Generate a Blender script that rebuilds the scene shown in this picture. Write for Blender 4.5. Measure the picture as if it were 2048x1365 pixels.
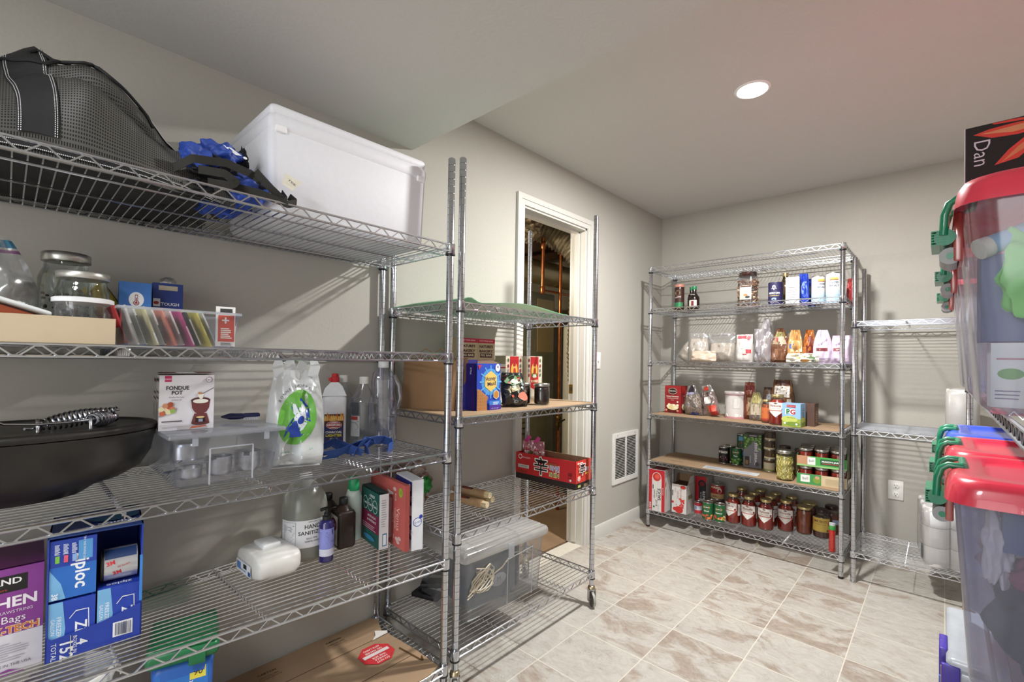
import bpy, math, random
from mathutils import Vector, Matrix, noise
random.seed(7)
PI = math.pi
sc = bpy.context.scene
for o in list(bpy.data.objects):
    bpy.data.objects.remove(o)
col = sc.collection

# ------------------------------------------------------------ camera, light, exposure
FPX, YAW, PITCH, ROLL = 935.0154, 42.7102, 0.6392, 0.8715
CX, CH, PPY = 1.7519, 1.2220, 709.3838
cd = bpy.data.cameras.new('camera'); cam = bpy.data.objects.new('camera', cd); col.objects.link(cam)
cd.sensor_fit = 'HORIZONTAL'; cd.sensor_width = 36.0
cd.lens = FPX * 36.0 / 2048.0
cd.shift_y = (PPY - 682.5) / 2048.0
cd.clip_start = 0.02; cd.clip_end = 60
y_, t_, r_ = math.radians(YAW), math.radians(PITCH), math.radians(ROLL)
F_ = Vector((-math.sin(y_) * math.cos(t_), math.cos(y_) * math.cos(t_), math.sin(t_)))
R0 = Vector((math.cos(y_), math.sin(y_), 0)); U0 = R0.cross(F_)
R_ = R0 * math.cos(r_) + U0 * math.sin(r_); U_ = -R0 * math.sin(r_) + U0 * math.cos(r_)
mw = Matrix((R_, U_, -F_)).transposed().to_4x4(); mw.translation = Vector((CX, 0, CH))
cam.matrix_world = mw
sc.camera = cam
sc.view_settings.view_transform = 'Standard'; sc.view_settings.look = 'None'
sc.view_settings.gamma = 1.0; sc.view_settings.use_curve_mapping = False
sc.view_settings.exposure = 0.8
w = bpy.data.worlds.new('world'); sc.world = w; w.use_nodes = True
w.node_tree.nodes['Background'].inputs[0].default_value = (0.8, 0.85, 1, 1)
w.node_tree.nodes['Background'].inputs[1].default_value = 0.3

def area(name, loc, size, power, color=(1, 1, 1), rot=(0, 0, 0), shape='DISK', sy=None):
    l = bpy.data.lights.new(name, 'AREA'); l.shape = shape; l.size = size
    if sy: l.size_y = sy
    l.energy = power; l.color = color
    o = bpy.data.objects.new(name, l); o.location = loc; o.rotation_euler = rot; col.objects.link(o); return o
LX, LY, LZ = 1.128, 2.212, 2.43
area('downlight_lamp', (LX, LY, LZ - 0.012), 0.12, 41, (1.0, 0.985, 0.955))
# two added fill lights behind the camera, standing for no known fixture or hall
area('low_ceiling_fill', (1.25, -0.75, 2.14), 0.55, 15, (0.95, 0.97, 1.0))
area('rear_fill', (1.6, -1.85, 1.2), 1.5, 17, (0.96, 0.98, 1.0), (math.radians(90), 0, 0), 'RECTANGLE', 1.7)
pl = bpy.data.lights.new('utility_room_bulb', 'POINT'); pl.energy = 27; pl.color = (1.0, 0.9, 0.74); pl.shadow_soft_size = .05
po = bpy.data.objects.new('utility_room_bulb', pl); po.location = (-0.9, 1.78, 1.95); col.objects.link(po)

# ------------------------------------------------------------ materials
MATS = {}
def lin(h):
    h = h.lstrip('#'); c = [int(h[i:i + 2], 16) / 255 for i in (0, 2, 4)]
    return tuple(x / 12.92 if x < .04045 else ((x + .055) / 1.055) ** 2.4 for x in c) + (1,)
def mat(hexc, rough=0.5, metal=0.0, spec=0.5, var=0.0, scale=30, bump=0.0, coat=0.0):
    k = (hexc, rough, metal, spec, var, scale, bump, coat)
    if k in MATS: return MATS[k]
    m = bpy.data.materials.new('m_' + hexc.strip('#')); m.use_nodes = True; nt = m.node_tree; b = nt.nodes['Principled BSDF']
    c = lin(hexc); b.inputs['Base Color'].default_value = c; b.inputs['Roughness'].default_value = rough
    b.inputs['Metallic'].default_value = metal; b.inputs['Specular IOR Level'].default_value = spec
    b.inputs['Coat Weight'].default_value = coat
    tc = nt.nodes.new('ShaderNodeTexCoord'); n = nt.nodes.new('ShaderNodeTexNoise'); n.inputs['Scale'].default_value = scale
    n.inputs['Detail'].default_value = 5; nt.links.new(tc.outputs['Object'], n.inputs['Vector'])
    v = var if var else 0.04
    mr = nt.nodes.new('ShaderNodeMapRange'); mr.inputs[1].default_value = .3; mr.inputs[2].default_value = .7
    mr.inputs[3].default_value = 1 - v; mr.inputs[4].default_value = 1 + v; nt.links.new(n.outputs['Fac'], mr.inputs[0])
    hs = nt.nodes.new('ShaderNodeHueSaturation'); hs.inputs['Color'].default_value = c
    nt.links.new(mr.outputs[0], hs.inputs['Value']); nt.links.new(hs.outputs[0], b.inputs['Base Color'])
    if bump:
        bp = nt.nodes.new('ShaderNodeBump'); bp.inputs['Strength'].default_value = bump; bp.inputs['Distance'].default_value = .004
        nt.links.new(n.outputs['Fac'], bp.inputs['Height']); nt.links.new(bp.outputs[0], b.inputs['Normal'])
    MATS[k] = m; return m
def clear(name, hexc='#ffffff', fac=0.12, rough=0.06, haze=0.0, hazec='#e8ecf2'):
    """thin clear plastic or glass: see-through sheet with fresnel gloss and an optional milky part"""
    k = (name,)
    if k in MATS: return MATS[k]
    m = bpy.data.materials.new(name); m.use_nodes = True; nt = m.node_tree; N = nt.nodes; L = nt.links
    for n in list(N):
        if n.type != 'OUTPUT_MATERIAL': N.remove(n)
    out = [n for n in N if n.type == 'OUTPUT_MATERIAL'][0]
    tr = N.new('ShaderNodeBsdfTransparent'); tr.inputs[0].default_value = lin(hexc)
    gl = N.new('ShaderNodeBsdfGlossy'); gl.inputs['Roughness'].default_value = rough; gl.inputs[0].default_value = (1, 1, 1, 1)
    lw = N.new('ShaderNodeLayerWeight'); lw.inputs['Blend'].default_value = 0.25
    ad = N.new('ShaderNodeMath'); ad.operation = 'MULTIPLY_ADD'; ad.inputs[1].default_value = 0.55; ad.inputs[2].default_value = fac * .5
    L.new(lw.outputs['Fresnel'], ad.inputs[0])
    base = tr
    if haze:
        df = N.new('ShaderNodeBsdfDiffuse'); df.inputs[0].default_value = lin(hazec)
        tl = N.new('ShaderNodeBsdfTranslucent'); tl.inputs[0].default_value = lin(hazec)
        m0 = N.new('ShaderNodeMixShader'); m0.inputs[0].default_value = .5; L.new(df.outputs[0], m0.inputs[1]); L.new(tl.outputs[0], m0.inputs[2])
        m1 = N.new('ShaderNodeMixShader'); L.new(tr.outputs[0], m1.inputs[1]); L.new(m0.outputs[0], m1.inputs[2])
        tc = N.new('ShaderNodeTexCoord'); nz = N.new('ShaderNodeTexNoise'); nz.inputs['Scale'].default_value = 14; nz.inputs['Detail'].default_value = 4
        L.new(tc.outputs['Object'], nz.inputs['Vector'])
        mr = N.new('ShaderNodeMapRange'); mr.inputs[3].default_value = haze * .8; mr.inputs[4].default_value = min(1, haze * 1.2)
        L.new(nz.outputs['Fac'], mr.inputs[0]); L.new(mr.outputs[0], m1.inputs[0]); base = m1
    mx = N.new('ShaderNodeMixShader'); L.new(ad.outputs[0], mx.inputs[0]); L.new(base.outputs[0], mx.inputs[1]); L.new(gl.outputs[0], mx.inputs[2])
    L.new(mx.outputs[0], out.inputs[0]); MATS[k] = m; return m
CHROME = mat('#c9ccd2', 0.17, 1.0, var=.03)
WIRE = mat('#cfd1d6', 0.24, 1.0, var=.03)
BLACKP = mat('#17171a', 0.5)
GLASS = clear('clear_glass', '#eef3f1', .1, .03)
PLAS = clear('clear_plastic', '#f4f5f8', .12, .08, .06)
FILM = clear('plastic_film', '#f5f6f8', .22, .18, .16, '#ecebea')
MILKY = clear('milky_plastic', '#eef0f4', .1, .2, .45, '#dfe3ea')
TOTE = clear('clear_tote_plastic', '#f4f5f6', .12, .15, .16, '#eef0f4')
BAGPL = clear('translucent_bag', '#f2f4f6', .1, .25, .78, '#f1f3f4')
JUGPL = clear('jug_plastic', '#e9ece6', .08, .25, .42, '#dcdfd8')
SILVER = mat('#c4c3be', 0.32, 1.0)
STEEL = mat('#b9bbc0', 0.3, 1.0)
GOLDLID = mat('#c9b684', 0.35, 0.9)
def speckle(name, cols, scale):
    m = bpy.data.materials.new(name); m.use_nodes = True; nt = m.node_tree; b = nt.nodes['Principled BSDF']
    tc = nt.nodes.new('ShaderNodeTexCoord'); v = nt.nodes.new('ShaderNodeTexVoronoi'); v.inputs['Scale'].default_value = scale; nt.links.new(tc.outputs['Object'], v.inputs['Vector'])
    sx = nt.nodes.new('ShaderNodeSeparateColor'); nt.links.new(v.outputs['Color'], sx.inputs[0]); r = nt.nodes.new('ShaderNodeValToRGB'); r.color_ramp.interpolation = 'CONSTANT'; e = r.color_ramp.elements
    while len(e) < len(cols): e.new(.5)
    for i, c in enumerate(cols): e[i].position = i / len(cols); e[i].color = lin(c)
    nt.links.new(sx.outputs[0], r.inputs[0]); nt.links.new(r.outputs[0], b.inputs['Base Color']); b.inputs['Roughness'].default_value = .5
    bp = nt.nodes.new('ShaderNodeBump'); bp.invert = True; bp.inputs['Strength'].default_value = .8; bp.inputs['Distance'].default_value = .003; nt.links.new(v.outputs['Distance'], bp.inputs['Height']); nt.links.new(bp.outputs[0], b.inputs['Normal']); return m
CARD = mat('#a28669', .85, var=.09, scale=12)
KRAFT = mat('#93785c', .8, var=.06, scale=20, bump=.2)

# ------------------------------------------------------------ mesh building
class M:
    def __init__(s): s.v = []; s.f = []; s.m = []; s.sm = []; s.off = .0004; s.uv = None
    def add(s, vs, fs, mt, smooth=False):
        b = len(s.v); s.v += [tuple(v) for v in vs]
        for f in fs: s.f.append(tuple(b + i for i in f)); s.m.append(mt); s.sm.append(smooth)
        return s
    def box(s, c, d, mt, ch=0.0, taper=1.0, rz=0):
        hx, hy, hz = d[0] / 2, d[1] / 2, d[2] / 2
        if ch <= 0:
            vs = [(sx * hx * (taper if sz < 0 else 1), sy * hy * (taper if sz < 0 else 1), sz * hz) for sz in (-1, 1) for sy in (-1, 1) for sx in (-1, 1)]
            fs = [(0, 2, 3, 1), (4, 5, 7, 6), (0, 1, 5, 4), (2, 6, 7, 3), (0, 4, 6, 2), (1, 3, 7, 5)]
        else:
            r = ch; vs = []; n = 4; 
            prof = [(-hz, r), (-hz + r * .3, r * .3), (-hz + r, 0), (hz - r, 0), (hz - r * .3, r * .3), (hz, r)]
            for z, ins in prof:
                t = taper + (1 - taper) * (z + hz) / (2 * hz)
                X = hx * t - ins; Y = hy * t - ins; q = r if ins == 0 else r * (1.0)
                for (sx, sy, a0) in ((1, 1, 0), (-1, 1, 90), (-1, -1, 180), (1, -1, 270)):
                    for k in range(n):
                        a = math.radians(a0 + 90 * k / (n - 1)); vs.append((sx * (X - r) + r * math.cos(a), sy * (Y - r) + r * math.sin(a), z))
            R = 4 * n; fs = []
            for i in range(len(prof) - 1):
                for j in range(R): fs.append((i * R + j, i * R + (j + 1) % R, (i + 1) * R + (j + 1) % R, (i + 1) * R + j))
            fs.append(tuple(range(R - 1, -1, -1))); fs.append(tuple((len(prof) - 1) * R + j for j in range(R)))
        ca, sa = math.cos(rz), math.sin(rz)
        vs = [(c[0] + x * ca - y * sa, c[1] + x * sa + y * ca, c[2] + z) for x, y, z in vs]
        return s.add(vs, fs, mt, ch > 0.012)
    def tube(s, pts, r, mt, n=6, closed=False, caps=True, smooth=True):
        pts = [Vector(p) for p in pts]; k = len(pts); vs = []; up = None
        for i, p in enumerate(pts):
            a = pts[i - 1] if (i or closed) else p; b = pts[(i + 1) % k] if (i < k - 1 or closed) else p
            t = (b - a).normalized() if (b - a).length > 1e-9 else Vector((0, 0, 1))
            if up is None: up = Vector((0, 0, 1)) if abs(t.z) < .9 else Vector((1, 0, 0))
            x = t.cross(up)
            if x.length < 1e-6: x = t.orthogonal()
            x.normalize(); yv = x.cross(t).normalized(); up = yv
            rr = r[i] if isinstance(r, (list, tuple)) else r
            for j in range(n):
                a_ = 2 * PI * j / n + PI / n; vs.append(p + x * (rr * math.cos(a_)) + yv * (rr * math.sin(a_)))
        fs = []
        for i in range(k if closed else k - 1):
            i2 = (i + 1) % k
            for j in range(n): fs.append((i * n + j, i * n + (j + 1) % n, i2 * n + (j + 1) % n, i2 * n + j))
        if caps and not closed: fs.append(tuple(range(n - 1, -1, -1))); fs.append(tuple((k - 1) * n + j for j in range(n)))
        return s.add(vs, fs, mt, smooth)
    def lathe(s, prof, mt, n=24, c=(0, 0, 0), sq=None, sx=1, sy=1, ripple=0, rn=10):
        """prof: (r, z) list; sq: superellipse power for squarish bottles"""
        vs = []
        for r, z in prof:
            for j in range(n):
                a = 2 * PI * j / n; ca, sa = math.cos(a), math.sin(a)
                q = 1.0
                if sq: q = (abs(ca) ** sq + abs(sa) ** sq) ** (-1 / sq)
                if ripple: q *= 1 + ripple * math.cos(rn * a)
                vs.append((c[0] + r * q * ca * sx, c[1] + r * q * sa * sy, c[2] + z))
        fs = []
        for i in range(len(prof) - 1):
            for j in range(n): fs.append((i * n + j, i * n + (j + 1) % n, (i + 1) * n + (j + 1) % n, (i + 1) * n + j))
        if prof[0][0] > 1e-4: fs.append(tuple(range(n - 1, -1, -1)))
        if prof[-1][0] > 1e-4: fs.append(tuple((len(prof) - 1) * n + j for j in range(n)))
        return s.add(vs, fs, mt, True)
    def prism(s, poly, z0, z1, mt, fn=None, smooth=False):
        k = len(poly); fn = fn or (lambda x, y, z: (x, y, z))
        vs = [fn(x, y, z0) for x, y in poly] + [fn(x, y, z1) for x, y in poly]
        fs = [tuple(range(k - 1, -1, -1)), tuple(range(k, 2 * k))] + [(i, (i + 1) % k, k + (i + 1) % k, k + i) for i in range(k)]
        return s.add(vs, fs, mt, smooth)
    def grid(s, fn, nu, nv, mt, smooth=True, closeu=False, uv=False):
        b = len(s.v); vs = []; fs = []
        for i in range(nv + 1):
            for j in range(nu if closeu else nu + 1): vs.append(fn(j / nu, i / nv))
        W = nu if closeu else nu + 1
        for i in range(nv):
            for j in range(nu):
                j2 = (j + 1) % W if closeu else j + 1; fs.append((i * W + j, i * W + j2, (i + 1) * W + j2, (i + 1) * W + j))
        if uv:
            s.uv = s.uv or {}
            for i in range(nv + 1):
                for j in range(W): s.uv[b + i * W + j] = (j / nu, i / nv)
        return s.add(vs, fs, mt, smooth)
    def blob(s, c, r, mt, amp=.15, fr=3, seed=0, n=18, m=12, flat=None):
        if n >= 20: n, m = n * 2, m * 2
        def fn(u, v):
            a = 2 * PI * u; b = PI * (v - .5); d = Vector((math.cos(b) * math.cos(a), math.cos(b) * math.sin(a), math.sin(b)))
            q = 1 + amp * noise.noise(d * fr + Vector((seed * 7.3, seed, 0))) * 2
            p = Vector((c[0] + d.x * r[0] * q, c[1] + d.y * r[1] * q, c[2] + d.z * r[2] * q))
            if flat is not None: p.z = max(p.z, flat)
            return p
        return s.grid(fn, n, m, mt, closeu=True)
    def ribbon(s, pts, w_, mt, side=None, th=.0015):
        pts = [Vector(p) for p in pts]; k = len(pts); vs = []
        for i, p in enumerate(pts):
            t = (pts[min(i + 1, k - 1)] - pts[max(i - 1, 0)]).normalized()
            sd = Vector(side(i / (k - 1)) if callable(side) else (side or (0, 0, 1)))
            sd = (sd - t * sd.dot(t)); sd = sd.normalized() if sd.length > 1e-6 else t.orthogonal().normalized()
            nn = t.cross(sd).normalized() * th / 2
            vs += [p - sd * w_ / 2 - nn, p + sd * w_ / 2 - nn, p + sd * w_ / 2 + nn, p - sd * w_ / 2 + nn]
        fs = []
        for i in range(k - 1):
            for j in range(4): fs.append((i * 4 + j, i * 4 + (j + 1) % 4, i * 4 + 4 + (j + 1) % 4, i * 4 + 4 + j))
        fs += [(3, 2, 1, 0), tuple((k - 1) * 4 + j for j in range(4))]
        return s.add(vs, fs, mt, False)
    # ---- printed decals on a surface map fm(u, v, off)
    def nxt(s): s.off += .00012; return s.off
    def rect(s, fm, u0, v0, u1, v1, c, n=1, k=1, rough=.5):
        o = s.nxt(); mt = c if not isinstance(c, str) else mat(c, rough)
        return s.grid(lambda a, b: fm(u0 + (u1 - u0) * a, v0 + (v1 - v0) * b, o), n, k, mt, smooth=True)
    def poly(s, fm, pts, c, rough=.5):
        o = s.nxt(); mt = c if not isinstance(c, str) else mat(c, rough)
        return s.add([fm(u, v, o) for u, v in pts], [tuple(range(len(pts)))], mt)
    def ell(s, fm, u, v, ru, rv, c, n=20, rough=.5):
        return s.poly(fm, [(u + ru * math.cos(2 * PI * i / n), v + rv * math.sin(2 * PI * i / n)) for i in range(n)], c, rough)
    def lines(s, fm, u0, v0, u1, v1, n, c, fill=.4):
        h = (v1 - v0) / n
        for i in range(n):
            e = u1 - (u1 - u0) * random.uniform(0, .3); s.rect(fm, u0, v0 + i * h, e, v0 + i * h + h * fill, c)
        return s
    def text(s, fm, body, u, v, size, c, rot=0, sx=1.0, bold=0.0, width=None):
        o = s.nxt(); mt = c if not isinstance(c, str) else mat(c, .5)
        vs, fs = text_mesh(body, bold); 
        if not vs: return s
        w0 = max(a for a, b in vs) - min(a for a, b in vs)
        k = size * sx if not width else width / max(w0, 1e-6)
        ca, sa = math.cos(math.radians(rot)), math.sin(math.radians(rot)); P = []
        for a, b in vs:
            x, y = a * k, b * size; P.append(fm(u + x * ca - y * sa, v + x * sa + y * ca, o))
        return s.add(P, fs, mt)
    def build(s, name, parent=None, **tags):
        me = bpy.data.meshes.new(name); me.from_pydata([tuple(v) for v in s.v], [], s.f)
        mats = []
        for x in s.m:
            if x not in mats: mats.append(x)
        for x in mats: me.materials.append(x)
        me.polygons.foreach_set('material_index', [mats.index(x) for x in s.m]); me.polygons.foreach_set('use_smooth', s.sm)
        if s.uv:
            ul = me.uv_layers.new(name='UVMap')
            for lp in me.loops: ul.data[lp.index].uv = s.uv.get(lp.vertex_index, (0, 0))
        me.update(); me.set_sharp_from_angle(angle=math.radians(52))
        o = bpy.data.objects.new(name, me); col.objects.link(o)
        if parent is not None: o.parent = parent
        for k, v in tags.items(): o[k] = v
        return o
TXT = {}
def text_mesh(body, bold=0.0):
    k = (body, bold)
    if k in TXT: return TXT[k]
    c = bpy.data.curves.new('t', 'FONT'); c.body = body; c.align_x = 'CENTER'; c.align_y = 'CENTER'; c.resolution_u = 2; c.offset = bold
    c.size = 1.0; o = bpy.data.objects.new('t', c)
    me = bpy.data.meshes.new_from_object(o); vs = [(v.co.x, v.co.y) for v in me.vertices]; fs = [tuple(p.vertices) for p in me.polygons]
    bpy.data.objects.remove(o); bpy.data.curves.remove(c); bpy.data.meshes.remove(me)
    TXT[k] = (vs, fs); return TXT[k]

def front(w_, d, tz=0):   # u right, v up, origin bottom centre of the front (-y) face
    return lambda u, v, o: (u, -d / 2 - o, v + tz)
def right(w_, d):         # face at +x; u runs to +y
    return lambda u, v, o: (w_ / 2 + o, u, v)
def left(w_, d):          # face at -x; u runs to -y
    return lambda u, v, o: (-w_ / 2 - o, -u, v)
def top(w_, d, h):
    return lambda u, v, o: (u, v, h + o)
def wrap(r, a0=-90, cx=0, cy=0):        # around a cylinder, u is arc length, centred on the front
    return lambda u, v, o: (cx + (r + o) * math.cos(math.radians(a0) + u / r), cy + (r + o) * math.sin(math.radians(a0) + u / r), v)

def tag(o, label, cat, group=None, kind=None):
    o['label'] = label; o['category'] = cat
    if group: o['group'] = group
    if kind: o['kind'] = kind
    return o
def thing(name, label, cat, loc=(0, 0, 0), rot=0, group=None):
    o = bpy.data.objects.new(name, None); col.objects.link(o); o.empty_display_size = .05
    o.location = loc; o.rotation_euler = (0, 0, math.radians(rot)); return tag(o, label, cat, group)
def struct(name, m, parent=None):
    return m.build(name, parent, kind='structure')
def behind(fx, fy, ang, d):   # centre of a box of depth d whose front middle is (fx, fy)
    a = math.radians(ang + 90); return fx + math.cos(a) * d / 2, fy + math.sin(a) * d / 2

# ------------------------------------------------------------ setting
def painted(name, hexc, bump=.12, var=.015):
    m = mat(hexc, .85, 0, .3, var, 90, bump); return m
WALL = painted('wall', '#b6b3ab'); CEIL = painted('ceil', '#c9c7c3', .15); TRIMW = mat('#d2d0ca', .35, var=.01)
H_, HS, YS, YB, XR, YF = 2.43, 2.155, 1.22, 3.748, 2.42, -2.15
DY0, DY1, DZ = 1.975, 2.612, 2.10
m = M(); m.box((-.06, (YF + DY0) / 2, H_ / 2), (.12, DY0 - YF, H_), WALL); m.box((-.06, (DY1 + YB + .1) / 2, H_ / 2), (.12, YB + .1 - DY1, H_), WALL)
m.box((-.06, (DY0 + DY1) / 2, (DZ + H_) / 2), (.12, DY1 - DY0, H_ - DZ), WALL); struct('wall_left', m)
m = M(); m.box((XR / 2, YB + .06, H_ / 2), (XR, .12, H_), WALL); struct('wall_back', m)
m = M(); m.box((XR + .06, (YF + YB) / 2, H_ / 2), (.12, YB - YF + .2, H_), WALL); struct('wall_right', m)
m = M(); m.box((XR / 2, YF - .06, H_ / 2), (XR, .12, H_), WALL); struct('wall_front', m)
m = M(); m.box((XR / 2, (YS + YB) / 2, H_ + .05), (XR + .2, YB - YS + .2, .1), CEIL); m.box((XR / 2, (YF + YS) / 2, HS + .19), (XR, YS - YF, .38), CEIL); struct('ceiling', m)

def floor_tile_mat():
    m = bpy.data.materials.new('vinyl_tile'); m.use_nodes = True; nt = m.node_tree; N = nt.nodes; L = nt.links; b = N['Principled BSDF']
    tc = N.new('ShaderNodeTexCoord'); oi = N.new('ShaderNodeObjectInfo'); mu = N.new('ShaderNodeMath'); mu.operation = 'MULTIPLY'; mu.inputs[1].default_value = 37
    L.new(oi.outputs['Random'], mu.inputs[0]); ad = N.new('ShaderNodeVectorMath'); ad.operation = 'ADD'
    L.new(tc.outputs['Object'], ad.inputs[0]); L.new(mu.outputs[0], ad.inputs[1])
    def nz(scale, det, sx=1, sy=1, rot=.6, dist=0, rough=.55):
        mp = N.new('ShaderNodeMapping'); mp.inputs['Scale'].default_value = (sx, sy, 1); mp.inputs['Rotation'].default_value = (0, 0, rot); L.new(ad.outputs[0], mp.inputs[0])
        n = N.new('ShaderNodeTexNoise'); n.inputs['Scale'].default_value = scale; n.inputs['Detail'].default_value = det; n.inputs['Roughness'].default_value = rough; n.inputs['Distortion'].default_value = dist
        L.new(mp.outputs[0], n.inputs['Vector']); return n
    def ramp(src, stops):
        r = N.new('ShaderNodeValToRGB'); e = r.color_ramp.elements
        while len(e) < len(stops): e.new(.5)
        for i, (p_, c) in enumerate(stops): e[i].position = p_; e[i].color = c if isinstance(c, tuple) else lin(c)
        L.new(src, r.inputs[0]); return r
    base = ramp(nz(19, 12, .8, 1.3, .6, .9, .78).outputs[0], [(.3, '#999289'), (.42, '#b0aaa2'), (.55, '#bab6ae'), (.75, '#c6c3bc')])
    # brown drifts, more of them on some tiles than on others
    big = nz(5.2, 10, .8, 1.3, .6, 1.0, .66); sh = N.new('ShaderNodeMath'); sh.operation = 'MULTIPLY_ADD'; sh.inputs[1].default_value = .17; L.new(oi.outputs['Random'], sh.inputs[0]); L.new(big.outputs[0], sh.inputs[2])
    mk = ramp(sh.outputs[0], [(.62, (0, 0, 0, 1)), (.72, (.75, .75, .75, 1))])
    brown = ramp(nz(38, 6, .8, 1.3, .6, .5, .75).outputs[0], [(.3, '#7d6b5c'), (.7, '#ab9a8b')])
    mx = N.new('ShaderNodeMix'); mx.data_type = 'RGBA'; L.new(mk.outputs[0], mx.inputs[0]); L.new(base.outputs[0], mx.inputs[6]); L.new(brown.outputs[0], mx.inputs[7])
    # thin dark cracks and specks
    cr = nz(22, 9, .8, 1.2, .5, 2.4, .74); ck = ramp(cr.outputs[0], [(.475, (0, 0, 0, 1)), (.495, (.75, .75, .75, 1)), (.515, (0, 0, 0, 1))])
    gate = ramp(nz(6, 3).outputs[0], [(.52, (0, 0, 0, 1)), (.66, (.85, .85, .85, 1))])
    g2 = N.new('ShaderNodeMath'); g2.operation = 'MULTIPLY'; L.new(ck.outputs[0], g2.inputs[0]); L.new(gate.outputs[0], g2.inputs[1])
    mx2 = N.new('ShaderNodeMix'); mx2.data_type = 'RGBA'; L.new(g2.outputs[0], mx2.inputs[0]); L.new(mx.outputs[2], mx2.inputs[6]); mx2.inputs[7].default_value = lin('#6b6259')
    L.new(mx2.outputs[2], b.inputs['Base Color']); b.inputs['Roughness'].default_value = .42
    bp = N.new('ShaderNodeBump'); bp.inputs['Strength'].default_value = .12; bp.inputs['Distance'].default_value = .003; L.new(cr.outputs[0], bp.inputs['Height']); L.new(bp.outputs[0], b.inputs['Normal'])
    return m
TILE = floor_tile_mat()
m = M(); m.box((XR / 2, (YF + YB) / 2, -.0272), (XR + .2, YB - YF + .2, .055), mat('#cfcabd', .7, var=.03)); FLOOR = struct('floor', m)
xs = [0, .236] + [.236 + .305 * i for i in range(1, 8)] + [XR]; ys = [YB] + [3.285 - .2985 * i for i in range(0, 19)]; meshes = {}
for i in range(len(xs) - 1):
    for j in range(len(ys) - 1):
        a, b_, c, d = xs[i], xs[i + 1], ys[j + 1], ys[j]; c = max(c, YF)
        if d - c < .02: continue
        k = (round(b_ - a, 3), round(d - c, 3))
        if k not in meshes:
            t = M(); t.box((0, 0, -.001), (b_ - a - .0042, d - c - .0042, .0035), TILE); o = t.build('tile', FLOOR); meshes[k] = o.data
        else:
            o = bpy.data.objects.new('tile', meshes[k]); col.objects.link(o); o.parent = FLOOR
        o.location = ((a + b_) / 2, (c + d) / 2, -.0004)

def board(m, axis, a, b_, fixed, out, h=.089, mt=TRIMW):
    """baseboard profile swept along y (axis 'y', face towards +x) or along x (face towards -y)"""
    prof = [(0, 0), (.013, 0), (.013, h * .78), (.009, h * .86), (.008, h * .93), (.003, h), (0, h)]
    if axis == 'y': f = lambda x, z, t: (fixed + x * out, t, z)
    else: f = lambda x, z, t: (t, fixed + x * out, z)
    m.prism(prof, a, b_, mt, fn=lambda x, y, z: f(x, y, z)); return m
m = M(); board(m, 'y', DY1 + .062, YB, 0, 1); board(m, 'y', YF, DY0 - .062, 0, 1); struct('baseboard_left', m)
m = M(); board(m, 'x', 0.013, XR, YB, -1); struct('baseboard_back', m)
m = M(); board(m, 'y', YF, YB, XR, -1); struct('baseboard_right', m)
# door casing (three mitred boards with a stepped face), jambs and stops
def casing(m, pts_in, pts_out, z=None):
    pass
m = M()
for (y0, y1, z0, z1) in ((DY0 - .06, DY0 + .0, 0, DZ + .06), (DY1 - .0, DY1 + .06, 0, DZ + .06), (DY0 - .0, DY1 + .0, DZ, DZ + .06)):
    m.box((.006, (y0 + y1) / 2, (z0 + z1) / 2), (.012, y1 - y0, z1 - z0), TRIMW)
for (y0, y1, z0, z1) in ((DY0 - .06, DY0 - .03, 0, DZ + .06), (DY1 + .03, DY1 + .06, 0, DZ + .06), (DY0 - .03, DY1 + .03, DZ + .03, DZ + .06)):
    m.box((.014, (y0 + y1) / 2, (z0 + z1) / 2), (.006, y1 - y0, z1 - z0), TRIMW)
struct('trim_1', m)
m = M()
for y0, y1 in ((DY0 - .001, DY0 + .012), (DY1 - .012, DY1 + .001)): m.box((-.06, (y0 + y1) / 2, DZ / 2), (.122, y1 - y0, DZ), TRIMW)
m.box((-.06, (DY0 + DY1) / 2, DZ - .006), (.122, DY1 - DY0, .013), TRIMW)
for y0, y1 in ((DY0 + .012, DY0 + .022), (DY1 - .022, DY1 - .012)): m.box((-.062, (y0 + y1) / 2, DZ / 2), (.034, y1 - y0, DZ - .03), TRIMW)
m.box((-.062, (DY0 + DY1) / 2, DZ - .018), (.034, DY1 - DY0 - .03, .011), TRIMW); struct('trim_2', m)
BRASS = mat('#b99a4f', .3, 1.0)
t = thing('strike_plate', 'brass latch strike plate on the white jamb of the utility doorway', 'door hardware', (-.1, DY1 - .0125, 1.03))
m = M(); m.box((0, -.001, 0), (.03, .002, .06), BRASS); m.build('plate', t); m = M(); m.box((0, -.0035, 0), (.012, .003, .025), mat('#3a3020', .6)); m.build('latch_hole', t)

# utility room beyond the doorway
UB = mat('#9a917c', .9, var=.15, scale=6); UJ = mat('#4a3018', .85, var=.2, scale=8)
m = M(); m.box((-1.35, 2.9, -.03), (2.45, 3.2, .055), mat('#8d7358', .7, var=.15, scale=5)); struct('floor_utility', m)
m = M(); m.box((-2.55, 2.9, 1.25), (.1, 3.3, 2.5), UB); m.box((-1.3, 4.5, 1.25), (2.5, .1, 2.5), UB); m.box((-1.3, 1.3, 1.25), (2.5, .1, 2.5), UB); struct('wall_utility', m)
m = M(); m.box((-1.3, 2.9, 2.56), (2.6, 3.3, .06), UJ)
struct('ceiling_utility', m)
for i in range(7):
    m = M(); m.box((-1.33, 1.55 + .42 * i, 2.43), (2.4, .04, .2), UJ); o = m.build('ceiling_joist'); tag(o, 'bare wooden joist under the utility room ceiling', 'joist', 'utility room joists')
FOIL = mat('#a89d88', .35, .6, var=.25, scale=26, bump=.9); FOIL2 = mat('#a8987e', .4, .55, var=.3, scale=40, bump=1.0)
DUCT = mat('#b8a272', .35, .65, var=.12, scale=5)
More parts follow.
